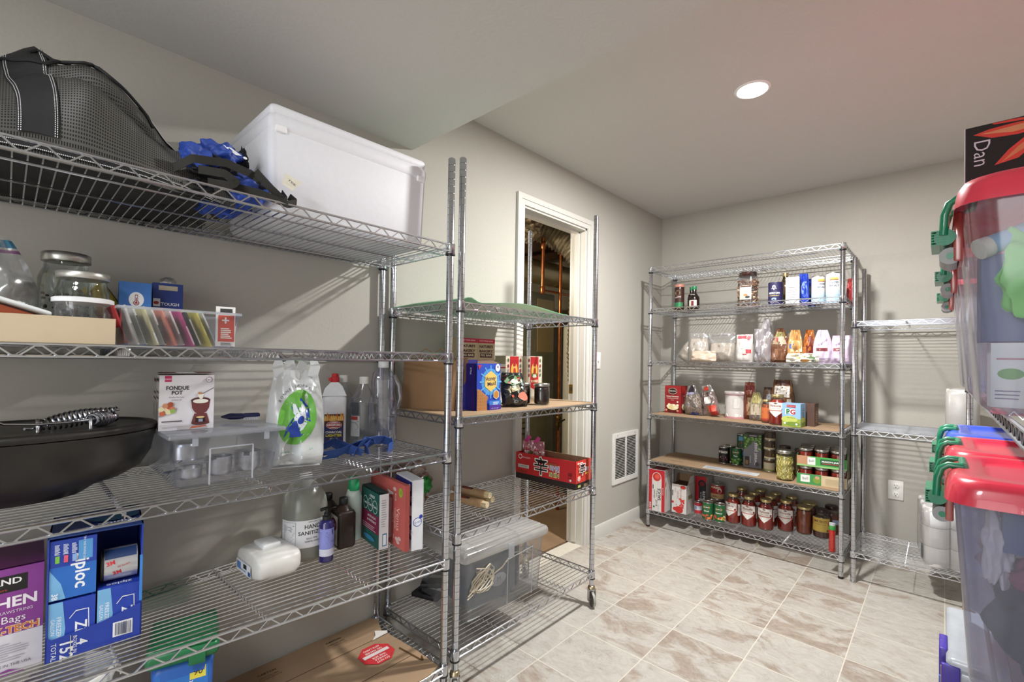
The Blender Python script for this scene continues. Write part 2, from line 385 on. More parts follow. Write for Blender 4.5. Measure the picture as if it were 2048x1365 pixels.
m = M(); m.blob((-.66, 2.70, 2.24), (.14, .16, .1), FOIL2, .16, 4, 2, 28, 16); tag(m.build('insulated_duct'), 'bulky foil wrapped duct at the top left of the doorway', 'duct')
def pleat(path, r, mt, amp=.08, per=.03):
    m = M(); P = [Vector(p) for p in path]; pts = []; rr = []
    for i in range(len(P) - 1):
        n = max(2, int((P[i + 1] - P[i]).length / (per / 2)))
        for k in range(n): pts.append(P[i].lerp(P[i + 1], k / n)); rr.append(r * (1 + amp * (1 if len(rr) % 2 else -1) + random.uniform(-.04, .04)))
    pts.append(P[-1]); rr.append(r); m.tube(pts, rr, mt, 16); return m
tag(pleat([(-.7, 2.92, 2.3), (-.62, 3.02, 2.26), (-.5, 3.12, 2.16), (-.42, 3.2, 2.02)], .1, FOIL).build('flexible_duct'), 'pleated silver flexible duct bending down at the top of the doorway', 'duct')
tag(pleat([(-.42, 3.13, 1.92), (-.42, 3.08, 1.7), (-.42, 3.06, 1.3), (-.42, 3.08, 1.05), (-.4, 3.12, .9), (-.36, 3.14, .62)], .042, FOIL2, .12, .035).build('foil_sleeve'), 'thin crumpled foil sleeve hanging down beside the right door jamb', 'duct')
t = thing('round_duct', 'round golden metal duct running across behind the copper pipes', 'duct', (-.92, 2.3, 2.01))
m = M(); m.tube([(0, 0, 0), (0, 1.6, 0)], .105, DUCT, 28); m.build('pipe', t)
for y in (.72, 1.12): m = M(); m.tube([(0, y, 0), (0, y + .018, 0)], .112, DUCT, 28); m.build('band', t)
COP = mat('#b0693f', .28, 1.0, var=.2, scale=30)
t = thing('copper_pipe_run', 'bright copper pipe dropping down and turning right in the doorway', 'pipe', (-.6, 2.895, 1.78))
m = M(); m.tube([(0, 0, .42), (0, 0, 0)], .0135, COP, 12); m.build('pipe', t); m = M(); m.tube([(0, 0, 0), (0, .38, 0)], .009, COP, 10); m.build('branch_pipe', t)
for z in (0, .36): m = M(); m.lathe([(.018, -.03), (.02, -.025), (.02, .025), (.018, .03)], COP, 12, (0, 0, z)); m.build('fitting', t)
t = thing('copper_riser', 'tall copper riser with a gate valve low down, right of the copper drop', 'pipe', (-.57, 3.09, 0))
m = M(); m.tube([(0, 0, 2.3), (0, 0, 0)], .0135, COP, 12); m.build('pipe', t)
m = M(); m.lathe([(.016, -.05), (.026, -.04), (.026, -.02), (.018, 0), (.026, .02), (.026, .04), (.016, .05)], mat('#6f5a2f', .4, .9), 12, (0, 0, .72)); m.tube([(0, 0, .72), (.05, -.03, .72)], .008, mat('#6f5a2f', .4, .9), 8); m.build('valve', t)
m = M(); m.tube([(.05, -.07, .66), (.055, -.075, .72), (.055, .01, .74)], .007, mat('#3b3122', .5, .8), 8); m.build('handle', t)
t = thing('furnace_cabinet', 'dull olive metal furnace cabinet behind the white rear post of the doorway', 'furnace', (-1.35, 3.0, 0))
m = M(); m.box((0, .25, .93), (.6, .78, 1.86), mat('#8f8b70', .5, .15, var=.12, scale=9), .004); m.build('body', t)
m = M(); m.box((.302, .5, 1.55), (.004, .24, .5), mat('#b09a6c', .5, .15)); m.build('access_panel', t)
for i in range(5): m = M(); m.box((.306, .1, .55 + i * .05), (.012, .3, .012), mat('#4b4838', .5, .4)); m.build('louver', t)
t = thing('water_heater', 'tall white water heater with a dark top behind the copper riser', 'water heater', (-.74, 3.62, 0))
m = M(); m.lathe([(.14, .05), (.148, .06), (.148, 1.52), (.14, 1.55)], mat('#dfdccb', .4), 32); m.build('tank', t); m = M(); m.lathe([(.15, 1.55), (.152, 1.555), (.15, 1.585), (.05, 1.6)], mat('#2a2722', .5), 32); m.build('top_cap', t)
m = M(); m.lathe([(.13, 0), (.13, .05)], mat('#3a3730', .6), 24); m.build('base_ring', t)
m = M(); fm = wrap(.1495, -35)
m.rect(fm, -.04, .98, .04, 1.16, '#c8a84a', 6); m.lines(fm, -.034, 1.0, .034, 1.14, 8, '#4b3d18', .3); m.build('rating_label', t)

# wall fittings
t = thing('air_return_grille', 'white louvred air return grille low on the left wall', 'vent', (0, 3.165, .33))
m = M(); W2, HH = .372, .362
for (y, z, dy, dz) in ((0, .014, W2, .034), (0, HH - .014, W2, .034), (-W2 / 2 + .014, HH / 2, .03, HH - .062), (W2 / 2 - .014, HH / 2, .03, HH - .062), (0, HH / 2, .012, HH - .062)): m.box((.005, y, z), (.01, dy, dz), mat('#e8e7e3', .4))
m.build('frame', t); m = M(); m.box((.0006, 0, HH / 2), (.001, W2 - .03, HH - .03), mat('#2c2a28', .9)); m.build('dark_duct_sheet', t)  # flat dark sheet paints the shade seen between the louvers
sl = None
for side in (-1, 1):
    for i in range(25):
        if sl is None:
            m = M(); m.add([(.0015, -.076, -.003), (.0015, .076, -.003), (.0085, .076, .0028), (.0085, -.076, .0028), (.0010, -.076, -.002), (.0010, .076, -.002), (.008, .076, .004), (.008, -.076, .004)],
                  [(3, 2, 1, 0), (4, 5, 6, 7), (0, 1, 5, 4), (2, 3, 7, 6), (1, 2, 6, 5), (3, 0, 4, 7)], mat('#e8e7e3', .4)); o = m.build('louver', t); sl = o.data
        else: o = bpy.data.objects.new('louver', sl); col.objects.link(o); o.parent = t
        o.location = (0, side * .083, .041 + i * .0118)
for y in (-.13, .13):
    m = M(); m.tube([(.0098, y, HH - .013), (.0125, y, HH - .013)], .004, STEEL, 8); m.build('screw', t)
t = thing('light_switch', 'white toggle light switch on the left wall right of the doorway', 'switch', (0, 2.764, 1.225))
m = M(); m.box((.003, 0, 0), (.006, .07, .115), mat('#ecebe6', .35), .002); m.build('cover_plate', t); m = M(); m.box((.011, 0, .004), (.014, .009, .016), mat('#f2f1ec', .35), rz=.0); m.build('toggle', t)
t = thing('wall_outlet', 'white duplex wall outlet on the back wall', 'outlet', (1.5385, YB, .452))
m = M(); m.box((0, -.003, 0), (.074, .006, .118), mat('#ecebe6', .35), .002); m.build('cover_plate', t)
for z in (-.026, .026):
    m = M(); m.lathe([(.017, 0), (.017, .003), (.015, .004)], mat('#f4f3ee', .35), 20); o = m.build('socket', t); o.rotation_euler = (PI / 2, 0, 0); o.location = (0, -.006, z)
    m = M()
    for x in (-.006, .006): m.box((x, -.0105, z + .004), (.002, .001, .008), BLACKP)
    m.box((0, -.0105, z - .008), (.005, .001, .005), BLACKP); m.build('slots', t)
def emis(name, c, s):
    m = bpy.data.materials.new(name); m.use_nodes = True; b = m.node_tree.nodes['Principled BSDF']; b.inputs['Emission Color'].default_value = c; b.inputs['Emission Strength'].default_value = s; return m
t = thing('recessed_light', 'lit round recessed downlight in the ceiling', 'ceiling light', (LX, LY, LZ))
m = M(); m.lathe([(.073, 0), (.071, -.004), (.062, -.006), (.060, -.0035), (.060, 0)], mat('#f1f1ee', .4), 40); m.build('trim_ring', t)
m = M(); m.lathe([(.0001, -.004), (.061, -.004)], emis('lamp_lens', (1, .98, .94, 1), 6), 40); m.build('lens', t)

# ------------------------------------------------------------ wire shelving
def post_mesh(z0, z1):
    m = M(); r = .0127
    m.lathe([(r * .9, z0), (r, z0 + .002), (r, z1 - .003), (r * .8, z1)], CHROME, 16); m.lathe([(r * .8, z1 - .001), (.0001, z1 - .0005)], BLACKP, 12)
    z = z0 + .03; GR_ = mat('#7d8088', .35, 1.0)
    while z < z1 - .02:      # height grooves every inch, their shade painted as darker rings
        b = len(m.f); m.lathe([(r + .00015, z - .0006), (r + .00015, z + .0006)], GR_, 16); m.f = m.f[:b + 16]; m.m = m.m[:b + 16]; m.sm = m.sm[:b + 16]; z += .0254
    return m
def zig(m, p0, p1, nrm, ztop, zbot, r, per=.0593, zf=None):
    p0, p1 = Vector(p0), Vector(p1); Ln = (p1 - p0).length; n = max(2, int(Ln / per)); pts = []
    for i in range(n):
        for f, z in ((.08, zbot), (.42, ztop), (.58, ztop), (.92, zbot)):
            q = p0.lerp(p1, (i + f) / n); pts.append((q.x, q.y, z + (zf(q.x, q.y) if zf else 0)))
    m.tube(pts, r, WIRE, 4, smooth=False)
def rack(name, label, x0, x1, y0, y1, shelves, z0, z1, caster=False, long='y', posts=(1, 1, 1, 1), foot=True, group=None):
    """posts stand at the corners (x0|x1, y0|y1); shelves: (ring height, kind, tilt function); kind L: fine wires run along the rack, S: across it, lipped"""
    t = thing(name, label, 'shelving', (x0, y0, 0), 0, group); X, Y = x1 - x0, y1 - y0
    for k, (px, py) in enumerate(((0, 0), (X, 0), (X, Y), (0, Y))):
        if not posts[k]: continue
        o = post_mesh(z0, z1).build('post', t); o.location = (px, py, 0)
        if caster:
            f = M(); f.lathe([(.009, z0 + .001), (.017, z0 - .004), (.019, z0 - .014), (.014, z0 - .018)], mat('#b7a98a', .35, .9), 16, (0, 0, 0))
            f.box((.004, -.0165, z0 - .045), (.026, .003, .06), STEEL, rz=0); f.box((.004, .0165, z0 - .045), (.026, .003, .06), STEEL)
            f.box((.002, 0, z0 - .017), (.03, .034, .004), STEEL); a = math.radians(-35)
            o2 = f.build('caster', o); o2.rotation_euler = (0, 0, a)
            g = M(); pr = [(.012, -.009), (.03, -.009), (.035, -.007), (.0365, 0), (.035, .007), (.03, .009), (.012, .009)]
            g.lathe(pr, mat('#4a4038', .5, var=.1), 28); g.lathe([(.0355, -.006), (.037, 0), (.0355, .006)], mat('#9b9d96', .5), 28); g.lathe([(.004, -.018), (.004, .018)], STEEL, 10)
            o3 = g.build('wheel', o); o3.rotation_euler = (PI / 2, 0, a); o3.location = (.012 * math.cos(a), .012 * math.sin(a), .037)
        elif foot:
            f = M(); f.lathe([(.0125, 0), (.0135, .003), (.0135, .012), (.011, .016)], BLACKP if foot == 1 else STEEL, 14); f.build('foot', o)
    for ring, kind, tilt in shelves:
        zf = tilt or (lambda x, y: 0); e = .010
        m = M(); zt, zb = ring + .036, ring + .012
        cs = [(-e, -e), (X + e, -e), (X + e, Y + e), (-e, Y + e)]
        for i in range(4):
            (ax, ay), (bx, by) = cs[i], cs[(i + 1) % 4]; P = []
            for z in (zt, zb):
                pts = []
                for k in range(9):
                    qx, qy = ax + (bx - ax) * k / 8, ay + (by - ay) * k / 8; pts.append((qx, qy, z + zf(qx, qy)))
                m.tube(pts, .0034, WIRE, 6)
            dx, dy = (bx - ax), (by - ay); ln = math.hypot(dx, dy); ux, uy = dx / ln * .014, dy / ln * .014
            zig(m, (ax + ux, ay + uy, 0), (bx - ux, by - uy, 0), None, zt - .003, zb + .002, .0022, zf=zf)
        sh = m.build('shelf', t)
        g = M(); zm = (ring + .036) if kind == 'L' else ring + .0135; LA = long
        def P3(a, b, z):    # a along the rack, b across
            x, y = (a, b) if LA == 'x' else (b, a); return (x, y, z + zf(x, y))
        La, Lb = (X, Y) if LA == 'x' else (Y, X)
        if kind == 'L':
            n = int(round((Lb + 2 * e) / .0245))
            for i in range(1, n):
                b = -e + (Lb + 2 * e) * i / n; g.tube([P3(-e, b, zm), P3(La * .25, b, zm), P3(La * .5, b, zm), P3(La * .75, b, zm), P3(La + e, b, zm)], .0018, WIRE, 4, smooth=False)
            for a in (La * .25, La * .5, La * .75):
                k = int((Lb + 2 * e) / .0245); pts = []
                for i in range(k * 2 + 1): pts.append(P3(a, -e + (Lb + 2 * e) * i / (k * 2), zm - .004 - (.016 if i % 2 else 0)))
                g.tube(pts, .0019, WIRE, 4, smooth=False)
        else:
            n = int(round((La + 2 * e) / .0212))
            for i in range(1, n): a = -e + (La + 2 * e) * i / n; g.tube([P3(a, -e, zm), P3(a, Lb + e, zm)], .0019, WIRE, 4, smooth=False)
            for b in (Lb * .12, Lb * .5, Lb * .88): g.tube([P3(-e, b, zm - .004), P3(La / 2, b, zm - .004), P3(La + e, b, zm - .004)], .0028, WIRE, 6)
        g.build('wire_grid', sh, kind='stuff')
        for k, (px, py) in enumerate(((0, 0), (X, 0), (X, Y), (0, Y))):
            if not posts[k]: continue
            c = M(); c.lathe([(.0152, ring + .003), (.0172, ring + .005), (.0165, ring + .040), (.0132, ring + .041)], CHROME, 18); c.lathe([(.0150, ring - .001), (.0176, ring), (.0176, ring + .005), (.0150, ring + .006)], BLACKP, 18)
            o = c.build('collar', sh); o.location = (px, py, zf(px, py))
    return t
AX0, AX1, AY0, AY1 = .0245, .4627, -.115, 1.0655
def tiltA4(x, y):      # this shelf hangs askew: its left front corner sits too high
    u = max(0, min(1.05, y / (AY1 - AY0))); v = max(0, min(1, x / (AX1 - AX0)))
    return v * .0605 * (1 - u) + (1 - v) * (-.011 + .055 * u)
def zA4(x, y): return .476 + .038 + tiltA4(x - AX0, y - AY0)
rack('wire_shelving_unit', 'tall chrome wire shelving unit on the left in the foreground, loaded on every shelf', AX0, AX1, AY0, AY1,
     [(1.589, 'S', None), (1.202, 'L', None), (.852, 'L', None), (.476, 'L', tiltA4), (.106, 'L', None)], .0, 1.935, group=None)
BX0, BX1, BY0, BY1 = .0245, .4621, 1.1186, 2.0085
rack('rolling_shelving_unit', 'chrome wire shelving unit on casters in front of the utility doorway', BX0, BX1, BY0, BY1,
     [(1.392, 'L', None), (.971, 'L', None), (.551, 'L', None), (.133, 'L', None)], .1, 1.955, caster=True)
CX0, CX1, CY0, CY1 = .1435, 1.3245, 3.2605, 3.6902
rack('pantry_shelving_unit', 'wide chrome wire shelving unit full of food against the back wall', CX0, CX1, CY0, CY1,
     [(1.884, 'S', None), (1.578, 'S', None), (1.1895, 'L', None), (.7955, 'L', None), (.4523, 'L', None), (.0923, 'L', None)], .012, 1.9255, long='x')
rack('nearly_empty_shelving_unit', 'chrome wire shelving unit right of the food, nearly empty, holding paper rolls', 1.3826, 2.27, 3.2549, 3.6742,
     [(1.43, 'L', None), (.822, 'L', None), (.135, 'L', None)], .0, 1.83, long='x', foot=2)
rack('bin_shelving_unit', 'low chrome wire shelving unit on the right that carries the storage bins', 1.845, 2.27, .85, 3.14,
     [(1.098, 'L', None), (.53, 'L', None), (.07, 'L', None)], .0, 1.17)
t = thing('cardboard_sleeve', 'brown cardboard sleeve wrapped around the foot of a post on the right', 'cardboard', (1.845, 3.14, 0))
m = M(); m.lathe([(.02, .02), (.0225, .02), (.023, .17), (.0195, .19), (.0185, .19), (.018, .03)], CARD, 10, sq=4); m.build('sleeve', t)

# ------------------------------------------------------------ goods: prototypes
def carton(name, label, cat, x, y, z, ang, w_, d, h, c, deco=None, group=None, side=None, ch=.0015, topc=None, rx=0, ry=0):
    """a closed printed box; front is local -y; deco(m, fF, fR, fT, fL) prints on it"""
    t = thing(name, label, cat, (x, y, z), ang, group)
    if rx or ry: t.rotation_euler = (math.radians(rx), math.radians(ry), math.radians(ang))
    m = M(); m.box((0, 0, h / 2), (w_, d, h), mat(c, .45), 0)
    if side: m.m[4] = mat(side, .45); m.m[5] = mat(side, .45)
    if topc: m.m[1] = mat(topc, .5)
    m.build('box', t)
    if deco:
        g = M(); deco(g, front(w_, d), right(w_, d), top(w_, d, h), left(w_, d))
        if g.v: g.build('printing', t)
    return t
def can(name, label, x, y, z, ang, r, h, band, deco=None, group=None):
    t = thing(name, label, 'can', (x, y, z), ang, group); m = M()
    m.lathe([(r * .93, 0), (r, .002), (r * .985, .005), (r * .985, h - .005), (r, h - .002), (r * .97, h), (r * .93, h - .004), (r * .6, h - .0035), (.0001, h - .0035)], SILVER, 28); m.build('body', t)
    g = M(); R = r * .992; g.lathe([(R, .006), (R, h - .006)], mat(band, .4), 32); g.f = g.f[:32]; g.m = g.m[:32]; g.sm = g.sm[:32]
    if deco: deco(g, wrap(R + .0001))
    g.build('paper_label', t); return t
def jar(name, label, x, y, z, ang, r, h, fill, lid=GOLDLID, lidr=.62, shoulder=.72, neck=.86, deco=None, group=None, lf=.84, sq=None, glass=GLASS, lidh=None, contents='contents', rib=0, cat='jar'):
    t = thing(name, label, cat, (x, y, z), ang, group); nr = r * lidr; lh = lidh or h * .1
    m = M(); m.lathe([(r * .82, 0), (r * .97, .005), (r, .015), (r, h * shoulder), (r * .93, h * (shoulder + .05)), (nr * .98, h * neck), (nr * .95, h - .003)], glass, 28, sq=sq, ripple=rib, rn=14); m.build('glass', t)
    if fill is not None:
        g = M(); k = .955; g.lathe([(r * .8 * k, .004), (r * .96 * k, .008), (r * k, .017), (r * k, min(h * shoulder, h * lf)), (r * .92 * k, min(h * (shoulder + .05), h * lf)), (nr * .95 * k if lf >= neck - .03 else r * .9 * k, h * lf)], fill if not isinstance(fill, str) else mat(fill, .35, var=.14, scale=60), 24, sq=sq); g.build(contents, t)
    g = M(); q = nr * 1.07
    g.lathe([(q, h - lh), (q * 1.02, h - lh + .001), (q * 1.02, h - .002), (q * .97, h), (q * .8, h - .0005), (.0001, h - .0005)], lid, 32, ripple=.008, rn=32); g.build('lid', t)
    if deco: g = M(); deco(g, wrap(r * 1.012)); g.build('paper_label', t)
    return t
def pouch_fn(w_, h, d, neck=.75, wr=.004, seed=0, lean=0, sag=0, topcut=0):
    def half(u, v, o, sgn):      # u in -1..1, v in 0..1
        u = max(-1.0, min(1.0, u)); v = max(0.0, v); bell = max(0.0, 1 - abs(u) ** 2.6) ** .55; pv = min(1, (v * 7) ** .5 if v < .14 else 1) * max(0.03, 1 - max(0, (v - .35) / .62) ** 1.5) if v < .985 else .02
        hw = w_ / 2 * (1 - (1 - neck) * max(0, (v - .45) / .55) ** 1.6) * (1 - .06 * max(0, .12 - v) / .12)
        n = wr * (noise.noise(Vector((u * 3 + seed, v * 5, seed * 3.1 + sgn))) * 2 + .6 * math.sin(9 * u + 4 * v + seed) * max(0, v - .3)) * (1 if v > .03 else 0)
        yy = -sgn * (d / 2 * bell * pv + n * (.4 + bell)) ; zz = h * v * (1 - sag * abs(u) * v) + topcut * u * v
        return (hw * u, yy - sgn * o + lean * v * v, zz)
    return half
def pouch(name, label, x, y, z, ang, w_, h, d, mt, deco=None, neck=.75, wr=.004, seed=0, lean=0, fill=None, fillh=.6, group=None, cat='bag', roll=0, sag=.0, tip=0):
    t = thing(name, label, cat, (x, y, z), ang, group)
    t.rotation_euler = (math.radians(tip), math.radians(roll), math.radians(ang))
    H = pouch_fn(w_, h, d, neck, wr, seed, lean, sag)
    mt = mt if not isinstance(mt, str) else mat(mt, .32, var=.07, scale=25)
    m = M(); m.grid(lambda a, b: H(a * 2 - 1, b, 0, 1), 14, 16, mt); m.grid(lambda a, b: H(1 - a * 2, b, 0, -1), 14, 16, mt)
    m.box((0, 0, .0012), (w_ * .86, d * .35, .002), mt); m.build('film' if fill else 'bag', t)
    if fill:
        g = M(); K = .93; fm = mat(fill, .6, var=.18, scale=90, bump=.5) if isinstance(fill, str) else fill
        g.grid(lambda a, b: Vector(H(a * 2 - 1, b * fillh, 0, 1)) * K + Vector((0, 0, .004)), 12, 10, fm); g.grid(lambda a, b: Vector(H(1 - a * 2, b * fillh, 0, -1)) * K + Vector((0, 0, .004)), 12, 10, fm)
        k = M(); n = 14; pf = [Vector(H(-1 + 2 * i / n, fillh, 0, 1)) * K for i in range(n + 1)]; pb = [Vector(H(1 - 2 * i / n, fillh, 0, -1)) * K for i in range(n + 1)]
        g.add([p + Vector((0, 0, .003)) for p in pf + pb], [tuple(range(2 * n + 2))], fm); g.build('contents', t)
    if deco:
        g = M(); deco(g, lambda u, v, o: H(u / (w_ / 2), v / h, o + .0012, 1)); g.build('printing', t)
    return t
RR = dict(n=10, k=6)

# ------------------------------------------------------------ left unit, top shelf
t = thing('foam_cooler', 'big white foam cooler box with its lid on, standing on the top shelf', 'cooler', (.215, .742, 1.6065), 90)
WH = mat('#e7e8ee', .6, var=.015, scale=60, bump=.1)
m = M(); m.box((0, 0, .1325), (.53, .37, .265), WH, .022, .97); m.build('body', t)
m = M(); m.box((0, 0, .264), (.5325, .3725, .062), WH, .02, 1.0); m.box((0, 0, .300), (.524, .364, .034), WH, .0125, 1.0); m.build('lid', t)
for x in (-.235, .235): m = M(); m.box((x, -.184, .245), (.03, .012, .02), mat('#f4f4f7', .25), .003); m.build('tape', t)

def bagS(a, b, off=0):
    """mesh bag: a runs along the shelf, b from the front bottom edge over the top to the back"""
    y = -.30 + .70 * a
    Hh = [(-.30, .12), (-.1, .15), (-.03, .2), (.035, .272), (.1, .258), (.17, .228), (.22, .205), (.27, .165), (.32, .115), (.37, .05), (.40, .02)]
    h = .02
    for (ya, ha), (yb, hb) in zip(Hh, Hh[1:]):
        if ya <= y <= yb + 1e-6: f = (y - ya) / (yb - ya); f = f * f * (3 - 2 * f) * .5 + f * .5; h = ha + (hb - ha) * f
    th = PI * b; c, s = math.cos(th), max(0.0, math.sin(th)); wx = .2 * (1 - .25 * max(0, (y - .2) / .2)); p = .62
    x = .235 + wx * (abs(c) ** p) * (1 if c > 0 else -1); z = h * (s ** p)
    n = .05 * noise.noise(Vector((y * 8, b * 3.6, 1.7))) + .013 * math.sin(24 * y - 11 * b + 2 * math.sin(b * 6)) * (s ** .6) - .04 * math.exp(-((b - .2 + .5 * (y - .14)) / .028) ** 2) * max(0, min(1, (y + .02) * 8)) * max(0, min(1, (.33 - y) * 8)) + .008 * noise.noise(Vector((y * 22, b * 9, .3)))
    nx, nz = c, s; k = n * min(1, s * 2.2) + off
    return Vector((x + nx * k, y, 1.607 + max(0.0, z + nz * k)))
def mesh_fabric():
    m = bpy.data.materials.new('black_mesh_fabric'); m.use_nodes = True; nt = m.node_tree; N = nt.nodes; L = nt.links; b = N['Principled BSDF']; out = [n for n in N if n.type == 'OUTPUT_MATERIAL'][0]
    uv = N.new('ShaderNodeUVMap'); sp = N.new('ShaderNodeSeparateXYZ'); L.new(uv.outputs[0], sp.inputs[0]); hs = []
    for i, k in ((0, 170), (1, 150)):
        a = N.new('ShaderNodeMath'); a.operation = 'MULTIPLY'; a.inputs[1].default_value = k; L.new(sp.outputs[i], a.inputs[0])
        f = N.new('ShaderNodeMath'); f.operation = 'FRACT'; L.new(a.outputs[0], f.inputs[0]); g = N.new('ShaderNodeMath'); g.operation = 'GREATER_THAN'; g.inputs[1].default_value = .45; L.new(f.outputs[0], g.inputs[0]); hs.append(g)
    mu = N.new('ShaderNodeMath'); mu.operation = 'MULTIPLY'; L.new(hs[0].outputs[0], mu.inputs[0]); L.new(hs[1].outputs[0], mu.inputs[1])
    b.inputs['Base Color'].default_value = lin('#4b4a46'); b.inputs['Roughness'].default_value = .55
    b2 = N.new('ShaderNodeBsdfPrincipled'); b2.inputs['Base Color'].default_value = lin('#060608'); b2.inputs['Roughness'].default_value = .8
    mx = N.new('ShaderNodeMixShader'); L.new(mu.outputs[0], mx.inputs[0]); L.new(b.outputs[0], mx.inputs[1]); L.new(b2.outputs[0], mx.inputs[2]); L.new(mx.outputs[0], out.inputs[0]); return m
FAB = mat('#161618', .75, var=.12, scale=200)
t = thing('mesh_duffel_bag', 'large slumped black mesh duffel bag with white stitching on the top shelf', 'bag', (0, 0, 0))
m = M(); m.grid(lambda a, b: bagS(a, b), 90, 44, mesh_fabric(), uv=True); m.build('mesh_panel', t)
m = M(); m.grid(lambda a, b: Vector((.05 + .37 * a, -.29 + .62 * b, 1.6075 + .004 * math.sin(9 * a) * math.sin(20 * b) + .004)), 8, 16, mat('#2c2b2b', .8, var=.3, scale=18)); m.build('bottom_panel', t)
def band(pa, w2, name='webbing_band'):
    m = M(); n = 46; m.grid(lambda a, b: (lambda p: bagS(p[0], p[1], .0035))(pa(b, (a - .5) * w2)), 4, n, FAB); m.build(name, t)
    for sgn in (-1, 1):
        for dd in (.40, .455):
            s_ = M(); K = 150
            for i in range(0, K):
                q0 = pa(i / K, sgn * dd * w2); q1 = pa((i + .55) / K, sgn * dd * w2); a_ = bagS(q0[0], q0[1], .0048); b2 = bagS(q1[0], q1[1], .0048)
                s_.tube([a_, b2], .0007, mat('#dcdcdc', .6), 3, caps=False)
            s_.build('stitching', t)
band(lambda s, o: (.48 - .055 * math.sin(s * 3.0) * s + o, .02 + .55 * s), .085)
band(lambda s, o: (.50 + .40 * s, .42 + .08 * s + o * 1.0 + .02 * math.sin(5 * s)), .13)
band(lambda s, o: (.50 + .42 * s, .60 - .12 * s + o), .09)
band(lambda s, o: (.38 + .58 * s, .006 + o * .3), .02)
for k in range(3):
    m = M(); m.tube([bagS(.36 + .2 * i / 12 + .1 * k, .33 + .05 * math.sin(i * .6 + k), .006) for i in range(13)], .0035, FAB, 6); m.build('fold_seam', t)

BLUE = mat('#2b4aa3', .55, var=.16, scale=16); NAVYS = mat('#1e2230', .7)
t = thing('blue_fabric_bag', 'crumpled royal blue and black fabric bag with dark straps beside the cooler', 'bag', (0, 0, 0))
m = M(); m.blob((.335, .372, 1.74), (.055, .055, .042), BLUE, .2, 3.0, 5, 28, 18); m.blob((.36, .315, 1.705), (.05, .045, .04), BLUE, .2, 3.0, 9, 24, 16); m.blob((.38, .425, 1.665), (.05, .05, .045), BLUE, .2, 3, 3, 24, 16)
m.blob((.3, .39, 1.645), (.07, .075, .04), BLUE, .2, 3, 4, 24, 16); m.build('crumpled_body', t)
m = M(); m.blob((.355, .37, 1.675), (.065, .09, .035), mat('#16171d', .8, var=.3, scale=60), .35, 4, 12, 26, 14); m.blob((.345, .43, 1.735), (.022, .012, .045), mat('#14151b', .8), .4, 6, 2, 16, 12); m.blob((.3, .3, 1.64), (.11, .05, .03), mat('#1b1b20', .8), .3, 3, 8, 24, 12); m.build('black_lining', t)
for k, pts in enumerate(([(.405, .25, 1.655), (.45, .29, 1.685), (.455, .36, 1.695), (.44, .42, 1.69), (.43, .45, 1.68)], [(.44, .43, 1.7), (.462, .46, 1.66), (.468, .49, 1.635), (.455, .505, 1.64), (.43, .5, 1.665)],
                         [(.46, .30, 1.66), (.478, .35, 1.66), (.48, .375, 1.645), (.475, .36, 1.635), (.46, .32, 1.635)], [(.46, .37, 1.64), (.475, .43, 1.635), (.475, .5, 1.624), (.455, .53, 1.64), (.43, .52, 1.66)])):
    m = M(); P = []
    for i in range(len(pts) - 1):
        for j in range(5): P.append(Vector(pts[i]).lerp(Vector(pts[i + 1]), j / 5))
    P.append(Vector(pts[-1])); m.ribbon(P, .019, mat('#24231f', .8, var=.1, scale=120), side=lambda s, k=k: (0.25, .15 * math.sin(4 * s + k), 1)); m.build('strap', t)
m = M(); m.tube([(.392, .335, 1.73), (.40, .36, 1.722), (.398, .385, 1.71), (.39, .4, 1.7)], .0035, BLACKP, 8); m.build('zipper', t)
m = M(); fm = lambda u, v, o: (.392 + o - .35 * v, .39 + u, 1.748 + v * .8); m.poly(fm, [(-.02, .022), (.0, .018), (.022, .0), (.008, -.004), (-.012, .012)], '#e8ecf5'); m.ell(fm, .03, -.005, .005, .005, '#e8ecf5'); m.build('printed_emblem', t)
m = M(); m.add([(.46, .49, 1.68), (.462, .515, 1.668), (.455, .545, 1.70), (.45, .5, 1.715)], [(0, 1, 2, 3)], mat('#d9d4c4', .7)); fm = lambda u, v, o: (.462 + o, .515 + u, 1.69 + v - .2 * u); m.text(fm, 'ree', 0, 0, .014, '#2a2a2a', -20); m.build('care_tag', t)

# ------------------------------------------------------------ left unit, second shelf
Z2 = 1.2405
t = thing('tan_tray', 'plain tan cardboard tray holding jars and a dish at the left end', 'tray', (.235, -.09, Z2), 90)
TAN = mat('#bba98d', .7, var=.02)
m = M(); m.box((0, 0, .002), (.50, .41, .003), TAN)
for (a, b_, c, d) in ((0, -.2035, .5, .004), (0, .2035, .5, .004), (-.248, 0, .004, .403), (.248, 0, .004, .403)): m.box((a, b_, .0285), (c, d, .055), TAN)
m.build('tray', t)
def herb(z0, z1, r): 
    m = M(); 
    for i in range(150):
        a = random.uniform(0, 2 * PI); q = r * random.random() ** .4; m.blob((q * math.cos(a), q * math.sin(a), random.uniform(z0, z1)), (.0045, .0045, .003), mat(random.choice(['#4b4a2e', '#6b6a48', '#8a8a6c', '#39301f', '#7a3a2c']), .7), .3, 4, i, 5, 4)
    return m
t = jar('mason_jar', 'tall mason jar of dried herbs with a silver lid, behind the shorter jar', .13, .10, Z2 + .004, 90, .052, .226, None, SILVER, .82, .72, .84, glass=GLASS)
herb(.006, .13, .045).build('dried_herbs', t, kind='stuff')
jar('mason_jar', 'shorter empty mason jar with a silver lid behind the white lidded tub', .215, .125, Z2 + .004, 90, .05, .172, None, mat('#d5d3cb', .35, .8), .9, .74, .86)
t = thing('plastic_food_tub', 'small clear plastic tub with a flat white lid in the tan tray', 'container', (.33, .117, Z2 + .004), 90)
